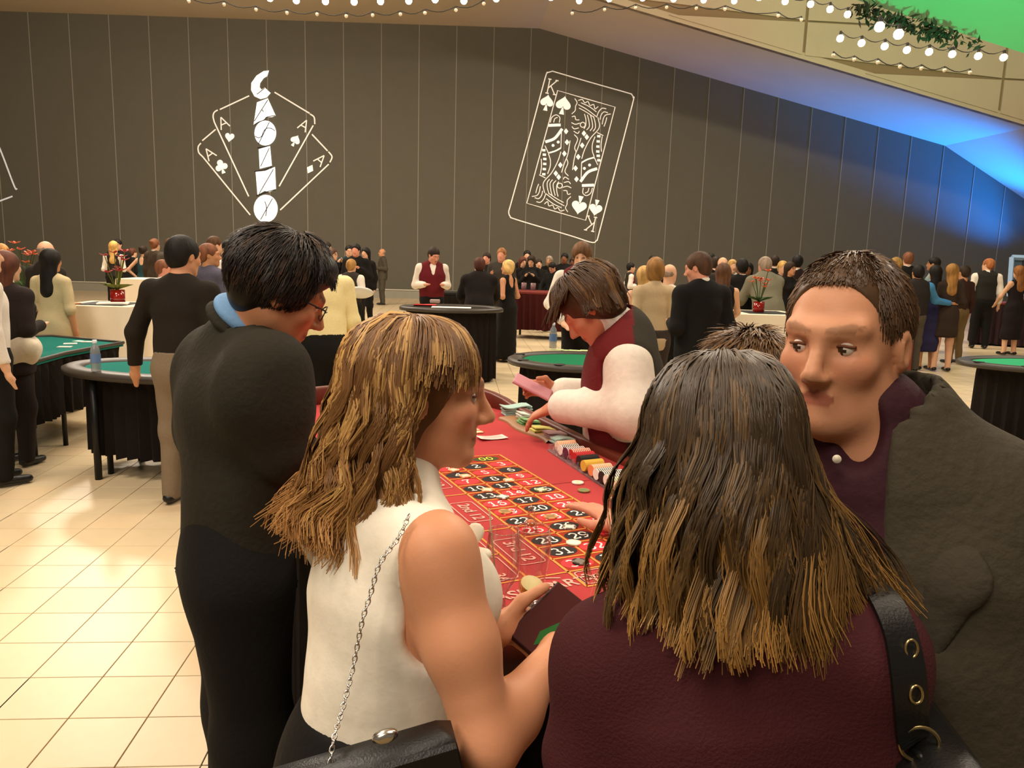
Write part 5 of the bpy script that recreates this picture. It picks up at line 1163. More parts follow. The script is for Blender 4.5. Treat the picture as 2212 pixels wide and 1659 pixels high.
# ---- blonde woman in the white sleeveless blouse
fB = frame(42); J = base_J(k=.97, fem=True, bulk=.98, side=fB[:, 0], fwd=fB[:, 1]); DB = 1.27
J['pelvis'] = P(800, 1690, DB+.03); J['waist'] = P(815, 1490, DB+.02); J['chest'] = P(838, 1300, DB); J['nb'] = P(862, 1085, DB); J['base'] = A([J['pelvis'][0], J['pelvis'][1], 0]); J['up'] = nrm(J['nb']-J['waist'])
J['shR'] = P(945, 1192, DB-.11); J['elR'] = P(1052, 1610, DB-.16); J['wrR'] = P(1205, 1405, DB+.02)
J['shL'] = P(752, 1150, DB+.13); J['elL'] = P(900, 1420, DB+.30); J['wrL'] = P(1050, 1400, DB+.16)
J['hR'] = frame(84, 4, -3); J['hs'] = .985; J['hc'] = P(915, 852, DB+.02); legsdown(J, .08); J['yaw'] = 42
root = empty('person', J['base'], 'blonde woman in a white sleeveless blouse looking down at a phone in profile', 'person')
S = Org(); torso(S, J, -.004); legs(S, J); headprims(S, J, True)
sh, e, w_ = J['shR'], J['elR'], J['wrR']
S.cap(sh, lerp(sh, e, .5), .056, .052, .05); S.cap(lerp(sh, e, .5), e, .052, .042, .03); S.cap(e, lerp(e, w_, .3), .043, .043, .03); S.cap(lerp(e, w_, .3), w_, .043, .027, .03)
sh, e, w2 = J['shL'], J['elL'], J['wrL']; S.cap(sh, e, .05, .04, .03); S.cap(e, w2, .04, .027, .03)
# left hand wraps the phone, thumb along its upper edge; right hand under its far edge
PH = [P(1219, 1268, DB+.13), P(1248, 1312, DB+.105), P(1154, 1419, DB+.02), P(1113, 1368, DB+.05)]; pc = sum(PH)/4; pl_ = nrm(PH[0]+PH[1]-PH[2]-PH[3]); pw_ = nrm(PH[1]+PH[2]-PH[0]-PH[3]); pn_ = nrm(np.cross(pl_, pw_)); pn_ = pn_ if pn_ @ FW < 0 else -pn_; pw_ = np.cross(pn_, pl_); pw_ = pw_ if (PH[1]-PH[0]) @ pw_ > 0 else -pw_
lo_ = lambda a, b_, c: pc+pl_*a+pw_*b_+pn_*c
ed = -.036
S.cap(w2, lo_(-.075, ed-.018, -.008), .026, .027, .02); S.cap(lo_(-.075, ed-.018, -.010), lo_(-.03, ed-.014, -.018), .028, .03, .02, .6)
S.cap(lo_(-.06, ed-.016, .004), lo_(-.012, ed-.018, .012), .0145, .0125, .012); S.cap(lo_(-.012, ed-.018, .012), lo_(.04, ed-.006, .014), .0118, .0095, .008)
for i, a in enumerate((-.062, -.042, -.022, -.002)):
    S.cap(lo_(a-.0, ed-.006, -.020), lo_(a+.004, .012, -.022), .0098, .009, .006); S.cap(lo_(a+.004, .012, -.022), lo_(a+.004, .040, -.014), .009, .0085, .006); S.cap(lo_(a+.004, .040, -.014), lo_(a+.004, .043, .004), .0085, .0075, .006)
S.cap(w_, lo_(-.05, .085, -.014), .026, .028, .02); S.cap(lo_(-.05, .085, -.014), lo_(-.01, .064, -.022), .026, .028, .02, .6)
for i, a in enumerate((-.045, -.024, -.003, .018)):
    S.cap(lo_(a, .07, -.024), lo_(a+.012, .035, -.036), .0095, .009, .006); S.cap(lo_(a+.012, .035, -.036), lo_(a+.016, .008, -.034), .009, .008, .006)
S.cap(lo_(-.03, .072, -.004), lo_(.012, .048, .010), .0125, .0105, .01); S.cap(lo_(.012, .048, .010), lo_(.03, .032, .013), .0105, .009, .008)
orgpart('body', S, .0057, M_SKIN, root, color=skincol(J, srgb(214, 150, 112), srgb(110, 76, 46)))
eyes(J, root, (.06, .05, .04))
S = Org(); torso(S, J, .013, .86); sh = J['shR']
S.cap(J['chest']+J['fwd']*.05, J['waist']+J['fwd']*.05-J['up']*.04, .135, .128, .05, .72, J['side'])
for q in (-1, 1): S.ell(J['chest']+J['side']*q*.06+J['fwd']*.09, (.075, .07, .075), None, .05)
S.cap(J['waist']-J['up']*.04, J['waist'], .132, .13, .04, .76, J['side'])
S.cap(J['nb']-J['up']*.02, J['nb']+nrm(J['hc']-J['nb'])*.035, .068, .062, .015, .95, J['side'])
S.cap(sh+J['side']*.04-J['up']*.04, sh+J['side']*.03-J['up']*.12, .072, .06, .012, op=1)
S.cut(J['waist']-J['up']*.055, -J['up'])
orgpart('blouse', S, .006, cloth(srgb(246, 238, 220), .5, .15, 30), root, fold=(.009, 20, 6, (1, 1, .6)))
S = Org(); bw = J['nb']+J['fwd']*.13-J['up']*.11+J['side']*.03
for i in range(5): a = i*1.25; S.cap(bw, bw+J['side']*.035*math.cos(a)+J['up']*.035*math.sin(a)+J['fwd']*.02, .014, .017, .01, .6)
S.cap(bw, bw-J['up']*.1+J['fwd']*.02, .014, .02, .01, .5); orgpart('bow', S, .005, cloth(srgb(240, 230, 208), .5, .15, 30), root)
S = Org(); S.cap(J['waist']-J['up']*.02, J['pelvis'], .13, .178, .05, .76, J['side']); S.cap(J['pelvis'], A([J['pelvis'][0], J['pelvis'][1], .5]), .176, .17, .05, .78, J['side']); S.cut((0, 0, .5), (0, 0, -1)); S.cut(J['waist']-J['up']*.035, J['up']); orgpart('skirt', S, .008, cloth(srgb(20, 18, 17), .8, .2), root)
for n in 'LR':
    a = J['an'+n]; S = Org(); S.cap(A([a[0], a[1], .05])-J['fwd']*.03, A([a[0], a[1], .02])+J['fwd']*.13, .034, .028, .03, .8, J['side']); S.cut((0, 0, .001), (0, 0, -1)); orgpart('shoe', S, 0.0135, M_LEATHER, root)
hc, R, s = J['hc'], J['hR'], J['hs']; pp = lambda x, y, z: hc+R @ A([x, y, z])*s; hp = []; r = np.random.default_rng(21)
HB, HH = srgb(120, 82, 44), srgb(212, 166, 98)
S = Org(); S.ell(pp(0, -.022, .036), A([.09, .114, .1])*s, R, .01); S.ell(pp(0, -.05, -.03), A([.088, .085, .11])*s, R, .03); S.cap(pp(0, -.06, -.06), pp(0, -.075, -.16), .075*s, .06*s, .04, .8, R[:, 0]); S.ell(pp(0, .105, -.04), A([.1, .085, .118])*s, R, .014, op=1)
hp.append(shellpart(S, .007, haircol(srgb(110, 74, 40), 5, .3)))
side_, back_ = R[:, 0], -R[:, 1]
def drapeB(al, over, sl, r_):
    n_ = len(al); out_ = np.zeros(over.shape+(3,)); a = np.radians(al)[:, None]; sx = np.sin(a); bk = np.clip(-np.cos(a), 0, 1)
    out_ += (over*.12*sx)[..., None]*side_+(over*.10*bk+np.clip(.02+over*.35, 0, .05)*np.clip((np.cos(a)+.05)*3, 0, 1))[..., None]*back_; fl = r_.uniform(0, 1, n_)[:, None]
    out_ += (np.clip(over-.12, 0, 1)*.5*bk*fl)[..., None]*back_+(np.clip(over-.15, 0, 1)*.25*bk*fl)[..., None]*A([0, 0, 1.])
    return out_
Lb = lambda al, r_: np.where(np.abs(al-180) < 70, .285, .25)*r_.uniform(.8, 1.05, len(al))
n, K = 5400, 13; W, cl, sl = grow(J, n, K, (66, 294), (2, 100), Lb, past=True, lift=.013, drape=drapeB, wave=(.016, 2.3), clump=140, pull=.8, jit=.0012, te=97, seed=8, rad=(.086, .108, .1))
hp.append(strandmesh('h', W, taper(K, .0015), col_strand(cl, sl, n, K, HB, r, HH, .34, srgb(200, 146, 84), .18, .36), None))
def bang(al, over, sl, r_):       # side-swept fringe
    sg_ = np.where(al > 0, 1, -1)[:, None]; return (sl**1.3*.42*sg_)[..., None]*side_+(np.clip(sl-.05, 0, 1)*.12)[..., None]*back_
n, K = 1300, 10; W, cl, sl = grow(J, n, K, (-86, 86), (2, 50), .088, lift=.012, drape=bang, wave=(.004, 2.2), clump=50, pull=.5, jit=.0012, te=80, seed=9, rad=(.084, .106, .1)); hp.append(strandmesh('h', W, taper(K, .0014), col_strand(cl, sl, n, K, HB, r, HH, .4), None))
hairobj('hair', hp, root)
# phone, purse, chain
m = MB(); Rp = np.stack([pl_, pw_, pn_], 1); m.box(pc, (.148, .074, .009), R=Rp, bev=.003); ph = m.build('phone', mat('phone_glass', srgb(52, 20, 16), .45, spec=.15), None); tag(ph, 'dark smartphone held by the blonde woman over the table', 'phone')
m = MB(); m.box(pc+pn_*.0047, (.14, .067, .0006), R=Rp); m.build('screen', mat('phone_screen', srgb(72, 24, 20), .45, spec=.08), ph)
m = MB(); m.add([pc+pn_*.0052+pl_*a+pw_*b_ for a, b_ in ((-.058, .012), (-.03, .004), (.02, .022), (.042, .033), (.0, .031), (-.035, .026))], [(0, 1, 2, 3, 4, 5)]); o = m.build('painted_reflection', mat('reflection_green', srgb(44, 104, 46), .6, spec=.1), ph)  # green reflection streak painted as a flat patch on the phone
cl0 = P(742, 1560, 1.02)
S = Org(); pb = P(796, 1742, 1.02); pr_ = nrm(RT*1+FW*.25); pf = nrm(np.cross([0, 0, 1.], pr_))
m = MB(); Rr = np.stack([pr_, pf, A([0, 0, 1.])], 1)
Rr = Rr @ A([[math.cos(-.2), 0, math.sin(-.2)], [0, 1, 0], [-math.sin(-.2), 0, math.cos(-.2)]])
m.box(pb, (.26, .07, .17), R=Rr, bev=.02); pu = m.build('purse', M_LEATHER, None, True); tag(pu, 'black leather purse on a silver chain at the hip of the blonde woman', 'purse')
m = MB(); m.box(pb-Rr[:, 1]*.038+Rr[:, 2]*.01, (.255, .012, .145), R=Rr, bev=.01); m.build('flap', M_LEATHER, pu)
ck = P(832, 1592, .97); m = MB(); m.lathe([(0, .006), (.008, .007), (.0165, .002), (.0165, -.004), (0, -.004)], (0, 0, 0), 20, 0)
V = np.concatenate(m.V); V = V*A([1., .55, 1.]); m.V = [ck+V[:, :1]*Rr[:, 0]+V[:, 1:2]*Rr[:, 2]-V[:, 2:]*Rr[:, 1]]; m.build('clasp', M_STEEL, pu, True)
chp = smoothline([P(884, 1112, 1.13), P(862, 1160, 1.115), P(822, 1215, 1.10), P(800, 1285, 1.09), P(783, 1340, 1.08), P(765, 1430, 1.07), P(748, 1500, 1.05), P(735, 1548, 1.03), P(722, 1592, 1.0), P(712, 1655, .985)], 20)
sL = np.concatenate([[0], np.cumsum(np.linalg.norm(np.diff(chp, axis=0), axis=1))]); nl = int(sL[-1]/.0075); cp = np.stack([np.interp(np.linspace(0, sL[-1], nl), sL, chp[:, i]) for i in range(3)], 1)
m = MB(); lk = MB(); lk.tube([(.0052*math.cos(t), .0030*math.sin(t), 0) for t in np.linspace(0, 6.283, 10, endpoint=False)], .0011, 5, closed=True); LV, LF = np.concatenate(lk.V), lk.F
for i in range(nl-1):
    t = nrm(cp[i+1]-cp[i]); a = nrm(np.cross(t, FW)); b_ = np.cross(t, a); u, v = (a, b_) if i % 2 else (nrm(a*.5+b_), nrm(a-b_*.5)); m.add((cp[i]+cp[i+1])/2+LV[:, :1]*t+LV[:, 1:2]*u+LV[:, 2:]*v, LF)
m.build('chain', M_STEEL, pu, True)
# ---- woman seen from behind with long brown to blonde hair
fC = frame(-6); J = base_J(k=.98, fem=True, bulk=1.02, side=fC[:, 0], fwd=fC[:, 1]); DC = .98
J['pelvis'] = P(1600, 2100, DC); J['waist'] = P(1598, 1800, DC); J['chest'] = P(1595, 1560, DC); J['nb'] = P(1580, 1275, DC); J['base'] = A([J['pelvis'][0], J['pelvis'][1], 0]); J['up'] = nrm(J['nb']-J['waist'])
J['shL'] = P(1325, 1415, DC+.02); J['elL'] = P(1255, 1700, DC+.03); J['wrL'] = P(1330, 1900, DC+.2); J['shR'] = P(1850, 1405, DC-.05); J['elR'] = P(1905, 1760, DC-.06); J['wrR'] = P(1800, 1900, DC+.12)
J['hR'] = frame(-8, 14, 2); J['hs'] = 1.0; J['hc'] = P(1543, 985, DC+.02); legsdown(J, .08); J['yaw'] = -6
root = empty('person', J['base'], 'woman from behind with long brown hair fading to blonde in a maroon top', 'person')
S = Org(); torso(S, J, -.004); headprims(S, J, True); arms(S, J); hand(S, J['wrL'], nrm(J['wrL']-J['elL']), A([0, 0, -1.]), .92, .4); hand(S, J['wrR'], nrm(J['wrR']-J['elR']), A([0, 0, -1.]), .92, .4, -1)
orgpart('body', S, .009, M_SKIN, root, color=skincol(J, srgb(206, 150, 116), srgb(60, 40, 26)))
S = Org(); torso(S, J, .016); S.cap(J['chest']+J['up']*.03, J['nb']-J['up']*.07, .16, .12, .05, .72, J['side'])
for n in 'LR': S.cap(J['sh'+n]-J['up']*.01, lerp(J['sh'+n], J['el'+n], .75), .06, .064, .06); S.cap(J['sh'+n], J['nb']-J['up']*.04, .058, .066, .06)
S.cap(J['waist'], J['waist']-J['up']*.2, .15, .18, .05, .76, J['side']); S.cut(J['pelvis']-A([0, 0, .02]), (0, 0, -1))
orgpart('top', S, .007, cloth(srgb(70, 29, 33), .85, .3, 260), root, fold=(.0055, 15, 9, (1, 1, .7)))
S = Org(); S.cap(J['pelvis']+A([0, 0, .08]), J['pelvis'], .165, .175, .05, .76, J['side']); legs(S, J, .016, .05); S.cut((0, 0, .04), (0, 0, -1)); orgpart('trousers', S, 0.0176, cloth(srgb(20, 18, 20), .85, .2), root)
for n in 'LR':
    a = J['an'+n]; S = Org(); S.cap(A([a[0], a[1], .05])-J['fwd']*.03, A([a[0], a[1], .02])+J['fwd']*.13, .036, .03, .03, .8, J['side']); S.cut((0, 0, .001), (0, 0, -1)); orgpart('shoe', S, 0.0135, M_LEATHER, root)
hc, R, s = J['hc'], J['hR'], J['hs']; pp = lambda x, y, z: hc+R @ A([x, y, z])*s; hp = []; r = np.random.default_rng(31); side_, back_ = R[:, 0], -fC[:, 1]
HB, HT = srgb(60, 46, 29), srgb(204, 152, 80)
S = Org(); S.ell(pp(0, -.024, .034), A([.088, .112, .1])*s, R, .01); S.ell(pp(0, -.05, -.03), A([.092, .08, .11])*s, R, .03)
S.cap(pp(0, -.055, -.06), hc+back_*.085-A([0, 0, .17]), .088, .1, .04, .62, side_); S.ell(pp(0, .1, -.05), A([.07, .08, .11])*s, R, .014, op=1)
hp.append(shellpart(S, .007, haircol(srgb(52, 38, 22), 5, .3)))
def drapeC(al, over, sl, r_):
    a = np.radians(al)[:, None]; sx = np.sin(a); bk = np.clip(-np.cos(a), -.2, 1); rs = np.clip(sx, 0, 1); fl = r_.uniform(0, 1, len(al))[:, None]
    o = (over*(.16+.26*(sx > 0))*sx+np.clip(over-.07, 0, 1)*.6*rs*fl**2)[..., None]*side_
    return o+(np.minimum(over, .10)*.30*bk+np.clip(over-.1, 0, 1)*.10)[..., None]*back_
Lc = lambda al, r_: (.222+.02*np.cos(np.radians(al-180)))*r_.uniform(.8, 1.04, len(al))
n, K = 6600, 13; W, cl, sl = grow(J, n, K, (38, 322), (1, 100), Lc, past=True, lift=.010, drape=drapeC, wave=(.014, 2.2), clump=170, pull=.9, jit=.001, te=96, seed=13, rad=(.086, .108, .099))
hp.append(strandmesh('h', W, taper(K, .0013, .3), col_strand(cl, sl, n, K, HB, r, srgb(104, 78, 46), .2, HT, .16, .33), None)); hairobj('hair', hp, root)
# shoulder bag: strap with rivets, ring and bag body
bagr = empty('shoulder_bag', P(1960, 1600, .93), 'black leather shoulder bag whose riveted strap crosses the maroon shoulder', 'bag')
tp_ = [o for o in bpy.data.objects if o.name.startswith('top')][0]; bv = BVHTree.FromPolygons([tuple(v.co) for v in tp_.data.vertices], [tuple(p.vertices) for p in tp_.data.polygons])
def onto(px, py, gap, dflt):
    d = FW+(px-CX)/FPX*RT-(py-CY)/FPX*UP; h = bv.ray_cast(Vector(CAMP), Vector(d).normalized()); return (A(h[0])+A(h[1])*gap, A(h[1])) if h[0] is not None else (P(px, py, dflt), -FW)
sq = [onto(x, y, .003, DC-.1) for x, y in ((1862, 1262), (1885, 1275), (1908, 1300), (1926, 1335), (1940, 1375), (1950, 1420), (1957, 1470), (1961, 1520), (1964, 1572), (1966, 1600))]
sp = smoothline([q[0] for q in sq], 4); snr = smoothline([q[1] for q in sq], 4)
m = MB(); V = []; k = len(sp)
for i in range(k):
    t = nrm(sp[min(i+1, k-1)]-sp[max(i-1, 0)]); n_ = nrm(snr[i]); n_ = nrm(n_-t*(n_ @ t)); wv = np.cross(t, n_); hw = .021
    V += [sp[i]-wv*hw, sp[i]-wv*hw+n_*.004, sp[i]+wv*hw+n_*.004, sp[i]+wv*hw]
F = [(i*4+q, i*4+(q+1) % 4, i*4+4+(q+1) % 4, i*4+4+q) for i in range(k-1) for q in range(4)]; m.add(V, F); m.build('strap', M_LEATHER, bagr, False)
for px, py, rr in ((1956, 1402, .0085), (1966, 1492, .0085)):
    c = onto(px, py, .009, DC-.1)[0]; m = MB(); m.tube([c+RT*rr*.8*math.cos(t)+UP*rr*1.15*math.sin(t) for t in np.linspace(0, 6.283, 18, endpoint=False)], .0016, 6, closed=True); m.build('rivet', mat('gold_metal', srgb(190, 170, 120), .3, metal=1), bagr, True)
c = onto(1966, 1594, .012, DC-.1)[0]; m = MB(); m.tube([c+RT*.022*math.cos(t)+UP*.019*math.sin(t) for t in np.linspace(0, 6.283, 24, endpoint=False)], .0025, 8, closed=True); m.build('ring', MC['gold_metal'], bagr, True)
c = P(2010, 1830, DC-.10); m = MB(); m.box(c, (.10, .28, .26), rz=-.1, bev=.03); m.build('bag_body', M_LEATHER, bagr, True)
m = MB(); sp2 = smoothline([onto(1966, 1612, .004, DC-.1)[0], onto(1970, 1640, .006, DC-.1)[0], P(1978, 1720, DC-.12)], 4); m.tube(sp2, .02, 8, flat=.2); m.build('strap', M_LEATHER, bagr, True)
# ---- man at right with the charcoal jacket, talking
fD = frame(214); J = base_J(k=1.0, side=fD[:, 0], fwd=fD[:, 1], bulk=1.08); DD = 1.16
J['pelvis'] = P(1960, 1720, DD); J['waist'] = P(1950, 1460, DD); J['chest'] = P(1935, 1240, DD); J['nb'] = P(1888, 968, DD+.0); J['base'] = A([J['pelvis'][0], J['pelvis'][1], 0]); J['up'] = nrm(J['nb']-J['waist'])
J['shR'] = P(1760, 1075, DD+.13); J['elR'] = P(1700, 1400, DD+.22); J['wrR'] = P(1760, 1640, DD+.1); J['shL'] = P(2150, 1105, DD-.05); J['elL'] = P(2275, 1370, DD+.02); J['wrL'] = P(1940, 1450, DD-.12)
J['hR'] = frame(222, 3, 1); J['hs'] = 1.02; J['hc'] = P(1822, 742, DD-.02); legsdown(J, .11); J['yaw'] = 214; J['gaze'] = nrm(J['hR'] @ A([.35, 1, -.05]))
root = empty('person', J['base'], 'man in a charcoal jacket over an open plum shirt turning to talk beside the table', 'person')
S = Org(); torso(S, J, -.006); headprims(S, J, True); arms(S, J); hand(S, J['wrL'], nrm(J['wrL']-J['elL']), A([0, 0, -1.]), 1.05, .6); hand(S, J['wrR'], nrm(J['wrR']-J['elR']), J['fwd'], 1.05, .5)
hc, R, s = J['hc'], J['hR'], J['hs']; pp = lambda x, y, z: hc+R @ A([x, y, z])*s
S.cap(pp(0, -.01, -.07), J['nb'], .062, .072, .03); S.ell(pp(0, .045, -.095), A([.05, .045, .03])*s, R, .03)
orgpart('body', S, .0054, M_SKIN, root, color=skincol(J, srgb(206, 146, 110), srgb(150, 106, 76)))
eyes(J, root, (.05, .045, .04))
S = Org(); torso(S, J, .02); nb = J['nb']; S.cap(nb-J['up']*.05+J['fwd']*.01, nb+J['up']*.045+J['fwd']*.012, .106, .085, .02, .95, J['side'])
S.ell(nb+J['fwd']*.115+J['up']*.045, (.036, .05, .06), frame(214), .01, op=1); S.cut(J['pelvis'], (0, 0, -1)); orgpart('shirt', S, .008, cloth(srgb(58, 26, 34), .75, .15), root, fold=(.003, 25, 3))
S = Org(); torso(S, J, .032); arms(S, J, .024, 1.95, kk=.06); S.cap(J['waist'], J['pelvis']-A([0, 0, .1]), .185, .2, .05, .78, J['side'])
for n in 'LR': S.cap(J['sh'+n], J['nb']-J['up']*.02, .072, .074, .06)
S.cap(nb-J['up']*.05-J['fwd']*.0, nb+J['up']*.04-J['fwd']*.0, .135, .112, .03, .95, J['side']); S.cap(nb+J['fwd']*.115+J['up']*.03+J['side']*.03, J['chest']+J['fwd']*.19-J['up']*.10+J['side']*.03, .07, .022, .015, op=1); S.cap(nb+J['up']*.0+J['fwd']*.012, nb+J['up']*.16+J['fwd']*.02, .088, .096, .01, op=1); S.cut(J['pelvis']-A([0, 0, .1]), (0, 0, -1))
orgpart('jacket', S, .009, cloth(srgb(66, 60, 48), .9, .3, 70), root, fold=(.006, 14, 5, (1, 1, .8)))
for q in (-1, 1):     # lapels
    a, b_, c = nb+J['side']*q*.085+J['fwd']*.05-J['up']*.0, nb+J['side']*q*.105+J['fwd']*.125-J['up']*.13, J['chest']+J['fwd']*.172-J['up']*.10+J['side']*q*.02
    S = Org(); S.cap(a, b_, .022, .034, .01, .35, J['side']); S.cap(b_, c, .034, .012, .02, .35, J['side']); orgpart('lapel', S, .005, cloth(srgb(60, 54, 44), .9, .3, 70), root)
for px, py in ((1808, 992), (1780, 1097)):
    c = P(px, py, DD-.10); d = c-CAMP; m = MB(); m.lathe([(0, .0012), (.0055, .001), (.006, 0), (.006, -.002)], (0, 0, 0), 14); V = np.concatenate(m.V); nf = nrm(J['fwd']*.7-FW*.6); a = nrm(np.cross(nf, [0, 0, 1.])); b_ = np.cross(nf, a)
    m.V = [c+V[:, :1]*a+V[:, 1:2]*b_+V[:, 2:]*nf]; m.build('button', mat('pearl_button', srgb(226, 214, 190), .3), root, True)
S = Org(); S.cap(J['pelvis']+A([0, 0, .04]), J['pelvis'], .175, .175, .05, .76, J['side']); legs(S, J, .025, .05); S.cut((0, 0, .03), (0, 0, -1)); orgpart('trousers', S, 0.0160, cloth(srgb(50, 46, 40), .9, .2), root, fold=(.005, 13, 3))
for n in 'LR':
    a = J['an'+n]; S = Org(); S.cap(A([a[0], a[1], .045])-J['fwd']*.04, A([a[0], a[1], .035])+J['fwd']*.16, .045, .038, .03, .8, J['side']); S.cut((0, 0, .001), (0, 0, -1)); orgpart('shoe', S, 0.0150, M_LEATHER, root)
hp = []; r = np.random.default_rng(41); S = Org(); S.ell(pp(0, -.022, .037), A([.081, .104, .096])*s, R, .01); S.ell(pp(0, -.062, -.02), A([.07, .058, .075])*s, R, .03); S.ell(pp(0, .112, -.008), A([.09, .105, .112])*s, R, .012, op=1)
for q in (-1, 1): S.ell(pp(q*.09, .008, -.035), A([.032, .036, .055])*s, R, .01, op=1)
hp.append(shellpart(S, .005, haircol(srgb(84, 60, 38), 7, .3)))
n, K = 2400, 5; W, cl, sl = grow(J, n, K, (48, 312), (2, 96), .022, lift=.008, jit=.003, clump=200, te=150, seed=17, rad=(.082, .105, .097)); hp.append(strandmesh('h', W, taper(K, .0012), col_strand(cl, sl, n, K, srgb(74, 52, 32), r, srgb(120, 88, 56), .2), None))
n = 1400; W, cl, sl = grow(J, n, K, (-66, 66), (2, 47), .022, lift=.014, jit=.003, clump=80, te=60, seed=18, rad=(.078, .1, .096)); hp.append(strandmesh('h', W, taper(K, .0012), col_strand(cl, sl, n, K, srgb(80, 56, 34), r, srgb(120, 88, 56), .2), None)); hairobj('hair', hp, root)
# ---- short haired player between them, reaching over the felt
fE = frame(-14); J = base_J(k=.97, side=fE[:, 0], fwd=fE[:, 1]); DE = 1.47
J['pelvis'] = P(1640, 1560, DE); J['waist'] = P(1635, 1370, DE); J['chest'] = P(1625, 1170, DE); J['nb'] = P(1620, 985, DE); J['base'] = A([J['pelvis'][0], J['pelvis'][1], 0]); J['up'] = nrm(J['nb']-J['waist'])
J['shL'] = P(1450, 1050, DE+.05); J['elL'] = P(1450, 1150, DE+.33); J['wrL'] = P(1352, 1142, DE+.56); J['shR'] = P(1800, 1040, DE); J['elR'] = P(1800, 1380, DE); J['wrR'] = P(1760, 1620, DE+.05)
J['hR'] = frame(-18, 16, 4); J['hs'] = 1.0; J['hc'] = P(1602, 864, DE+.02); legsdown(J, .1); J['yaw'] = -14
root = empty('person', J['base'], 'player with short spiky brown hair reaching a hand over the numbers', 'person')
S = Org(); torso(S, J, -.006); headprims(S, J, True); arms(S, J); dE = nrm(P(1225, 1062, DE+.70)-J['wrL']); hand(S, J['wrL'], dE, nrm(A([.1, -.3, -1.])), 1.12, .22, 1, .16); hand(S, J['wrR'], A([0, 0, -1.]), J['fwd'], 1., .4)
orgpart('body', S, .0075, M_SKIN, root, color=skincol(J, srgb(208, 140, 112), srgb(70, 48, 30)))
S = Org(); torso(S, J, .016); arms(S, J, .014, 1.9); nb = J['nb']; nx = nrm(J['hc']-A([0, 0, .05])-nb); S.cap(nb-nx*.02, nb+nx*.055, .085, .072, .012, .95, J['side']); S.cut(J['pelvis']-A([0, 0, .05]), (0, 0, -1)); orgpart('shirt', S, .008, cloth(srgb(220, 218, 210), .8, .2), root, fold=(.005, 20, 3))
S = Org(); S.cap(J['pelvis']+A([0, 0, .07]), J['pelvis'], .165, .165, .05, .76, J['side']); legs(S, J, .02, .05); S.cut((0, 0, .03), (0, 0, -1)); orgpart('trousers', S, 0.0176, cloth(srgb(30, 28, 28), .9, .2), root)
for n in 'LR':
    a = J['an'+n]; S = Org(); S.cap(A([a[0], a[1], .045])-J['fwd']*.04, A([a[0], a[1], .035])+J['fwd']*.16, .045, .038, .03, .8, J['side']); S.cut((0, 0, .001), (0, 0, -1)); orgpart('shoe', S, 0.0150, M_LEATHER, root)
hc, R, s = J['hc'], J['hR'], J['hs']; pp = lambda x, y, z: hc+R @ A([x, y, z])*s; hp = []; r = np.random.default_rng(51)
S = Org(); S.ell(pp(0, -.022, .038), A([.084, .106, .1])*s, R, .01); S.ell(pp(0, -.065, -.02), A([.074, .06, .085])*s, R, .03); S.ell(pp(0, .11, -.035), A([.075, .08, .1])*s, R, .012, op=1)
for q in (-1, 1): S.ell(pp(q*.09, .008, -.035), A([.03, .036, .055])*s, R, .01, op=1)
hp.append(shellpart(S, .006, haircol(srgb(70, 48, 28), 7, .3)))
def spike(al, over, sl, r_): return (sl*.25)[..., None]*R[:, 2]+(sl*(r_.normal(0, .22, (len(al), 1))-.15))[..., None]*R[:, 0]+(sl*.1)[..., None]*R[:, 1]
n, K = 1500, 8; W, cl, sl = grow(J, n, K, (0, 360), (2, 70), .045, lift=.008, drape=spike, jit=.003, clump=120, pull=1.1, te=120, seed=23, rad=(.082, .104, .1)); hp.append(strandmesh('h', W, taper(K, .0017, .15), col_strand(cl, sl, n, K, srgb(92, 64, 36), r, srgb(150, 110, 62), .3), None))
n, K = 2000, 7; W, cl, sl = grow(J, n, K, (55, 305), (50, 120), .05, lift=.014, jit=.003, clump=150, te=160, seed=24, rad=(.084, .106, .1)); hp.append(strandmesh('h', W, taper(K, .0015, .2), col_strand(cl, sl, n, K, srgb(78, 54, 30), r, srgb(130, 94, 54), .25), None)); hairobj('hair', hp, root)
# ---- the dealer behind the table counting money
fF = frame(-84); J = base_J(k=1.06, bulk=1.14, side=fF[:, 0], fwd=fF[:, 1]); DF = 3.0
J['pelvis'] = P(1352, 1050, DF+.12); J['waist'] = P(1348, 945, DF+.1); J['chest'] = P(1346, 832, DF+.02); J['nb'] = P(1350, 712, DF-.04); J['base'] = A([J['pelvis'][0], J['pelvis'][1], 0]); J['up'] = nrm(J['nb']-J['waist'])
J['shL'] = P(1356, 784, DF-.19); J['elL'] = P(1364, 884, DF-.22); J['wrL'] = P(1202, 876, DF+.02); J['shR'] = P(1345, 745, DF+.2); J['elR'] = P(1322, 868, DF+.26); J['wrR'] = P(1206, 846, DF+.2)
J['hR'] = frame(-80, 46, 4); J['hs'] = 1.06; J['hc'] = P(1276, 666, DF-.06); legsdown(J, .1); J['yaw'] = -84
root = empty('person', J['base'], 'dealer with brown bob in a burgundy vest counting money at the roulette table', 'person')
hc, R, s = J['hc'], J['hR'], J['hs']; pp = lambda x, y, z: hc+R @ A([x, y, z])*s
S = Org(); torso(S, J, -.006); headprims(S, J, True); arms(S, J)
hand(S, J['wrR'], nrm(P(1125, 832, DF+.22)-J['wrR']), A([.0, -.9, -.3]), 1.05, .75, 1); hand(S, J['wrL'], nrm(P(1150, 900, DF+.06)-J['wrL']), A([0, .1, -1.]), 1.05, .45, -1)
orgpart('body', S, .0068, M_SKIN, root, color=skincol(J, srgb(204, 132, 100), srgb(50, 34, 22)))
S = Org(); torso(S, J, .012); arms(S, J, .016, 1.92, kk=.05)
for n in 'L': S.cap(J['shL'], J['elL'], .072, .09, .05); S.cap(J['elL'], lerp(J['elL'], J['wrL'], .55), .076, .054, .04)
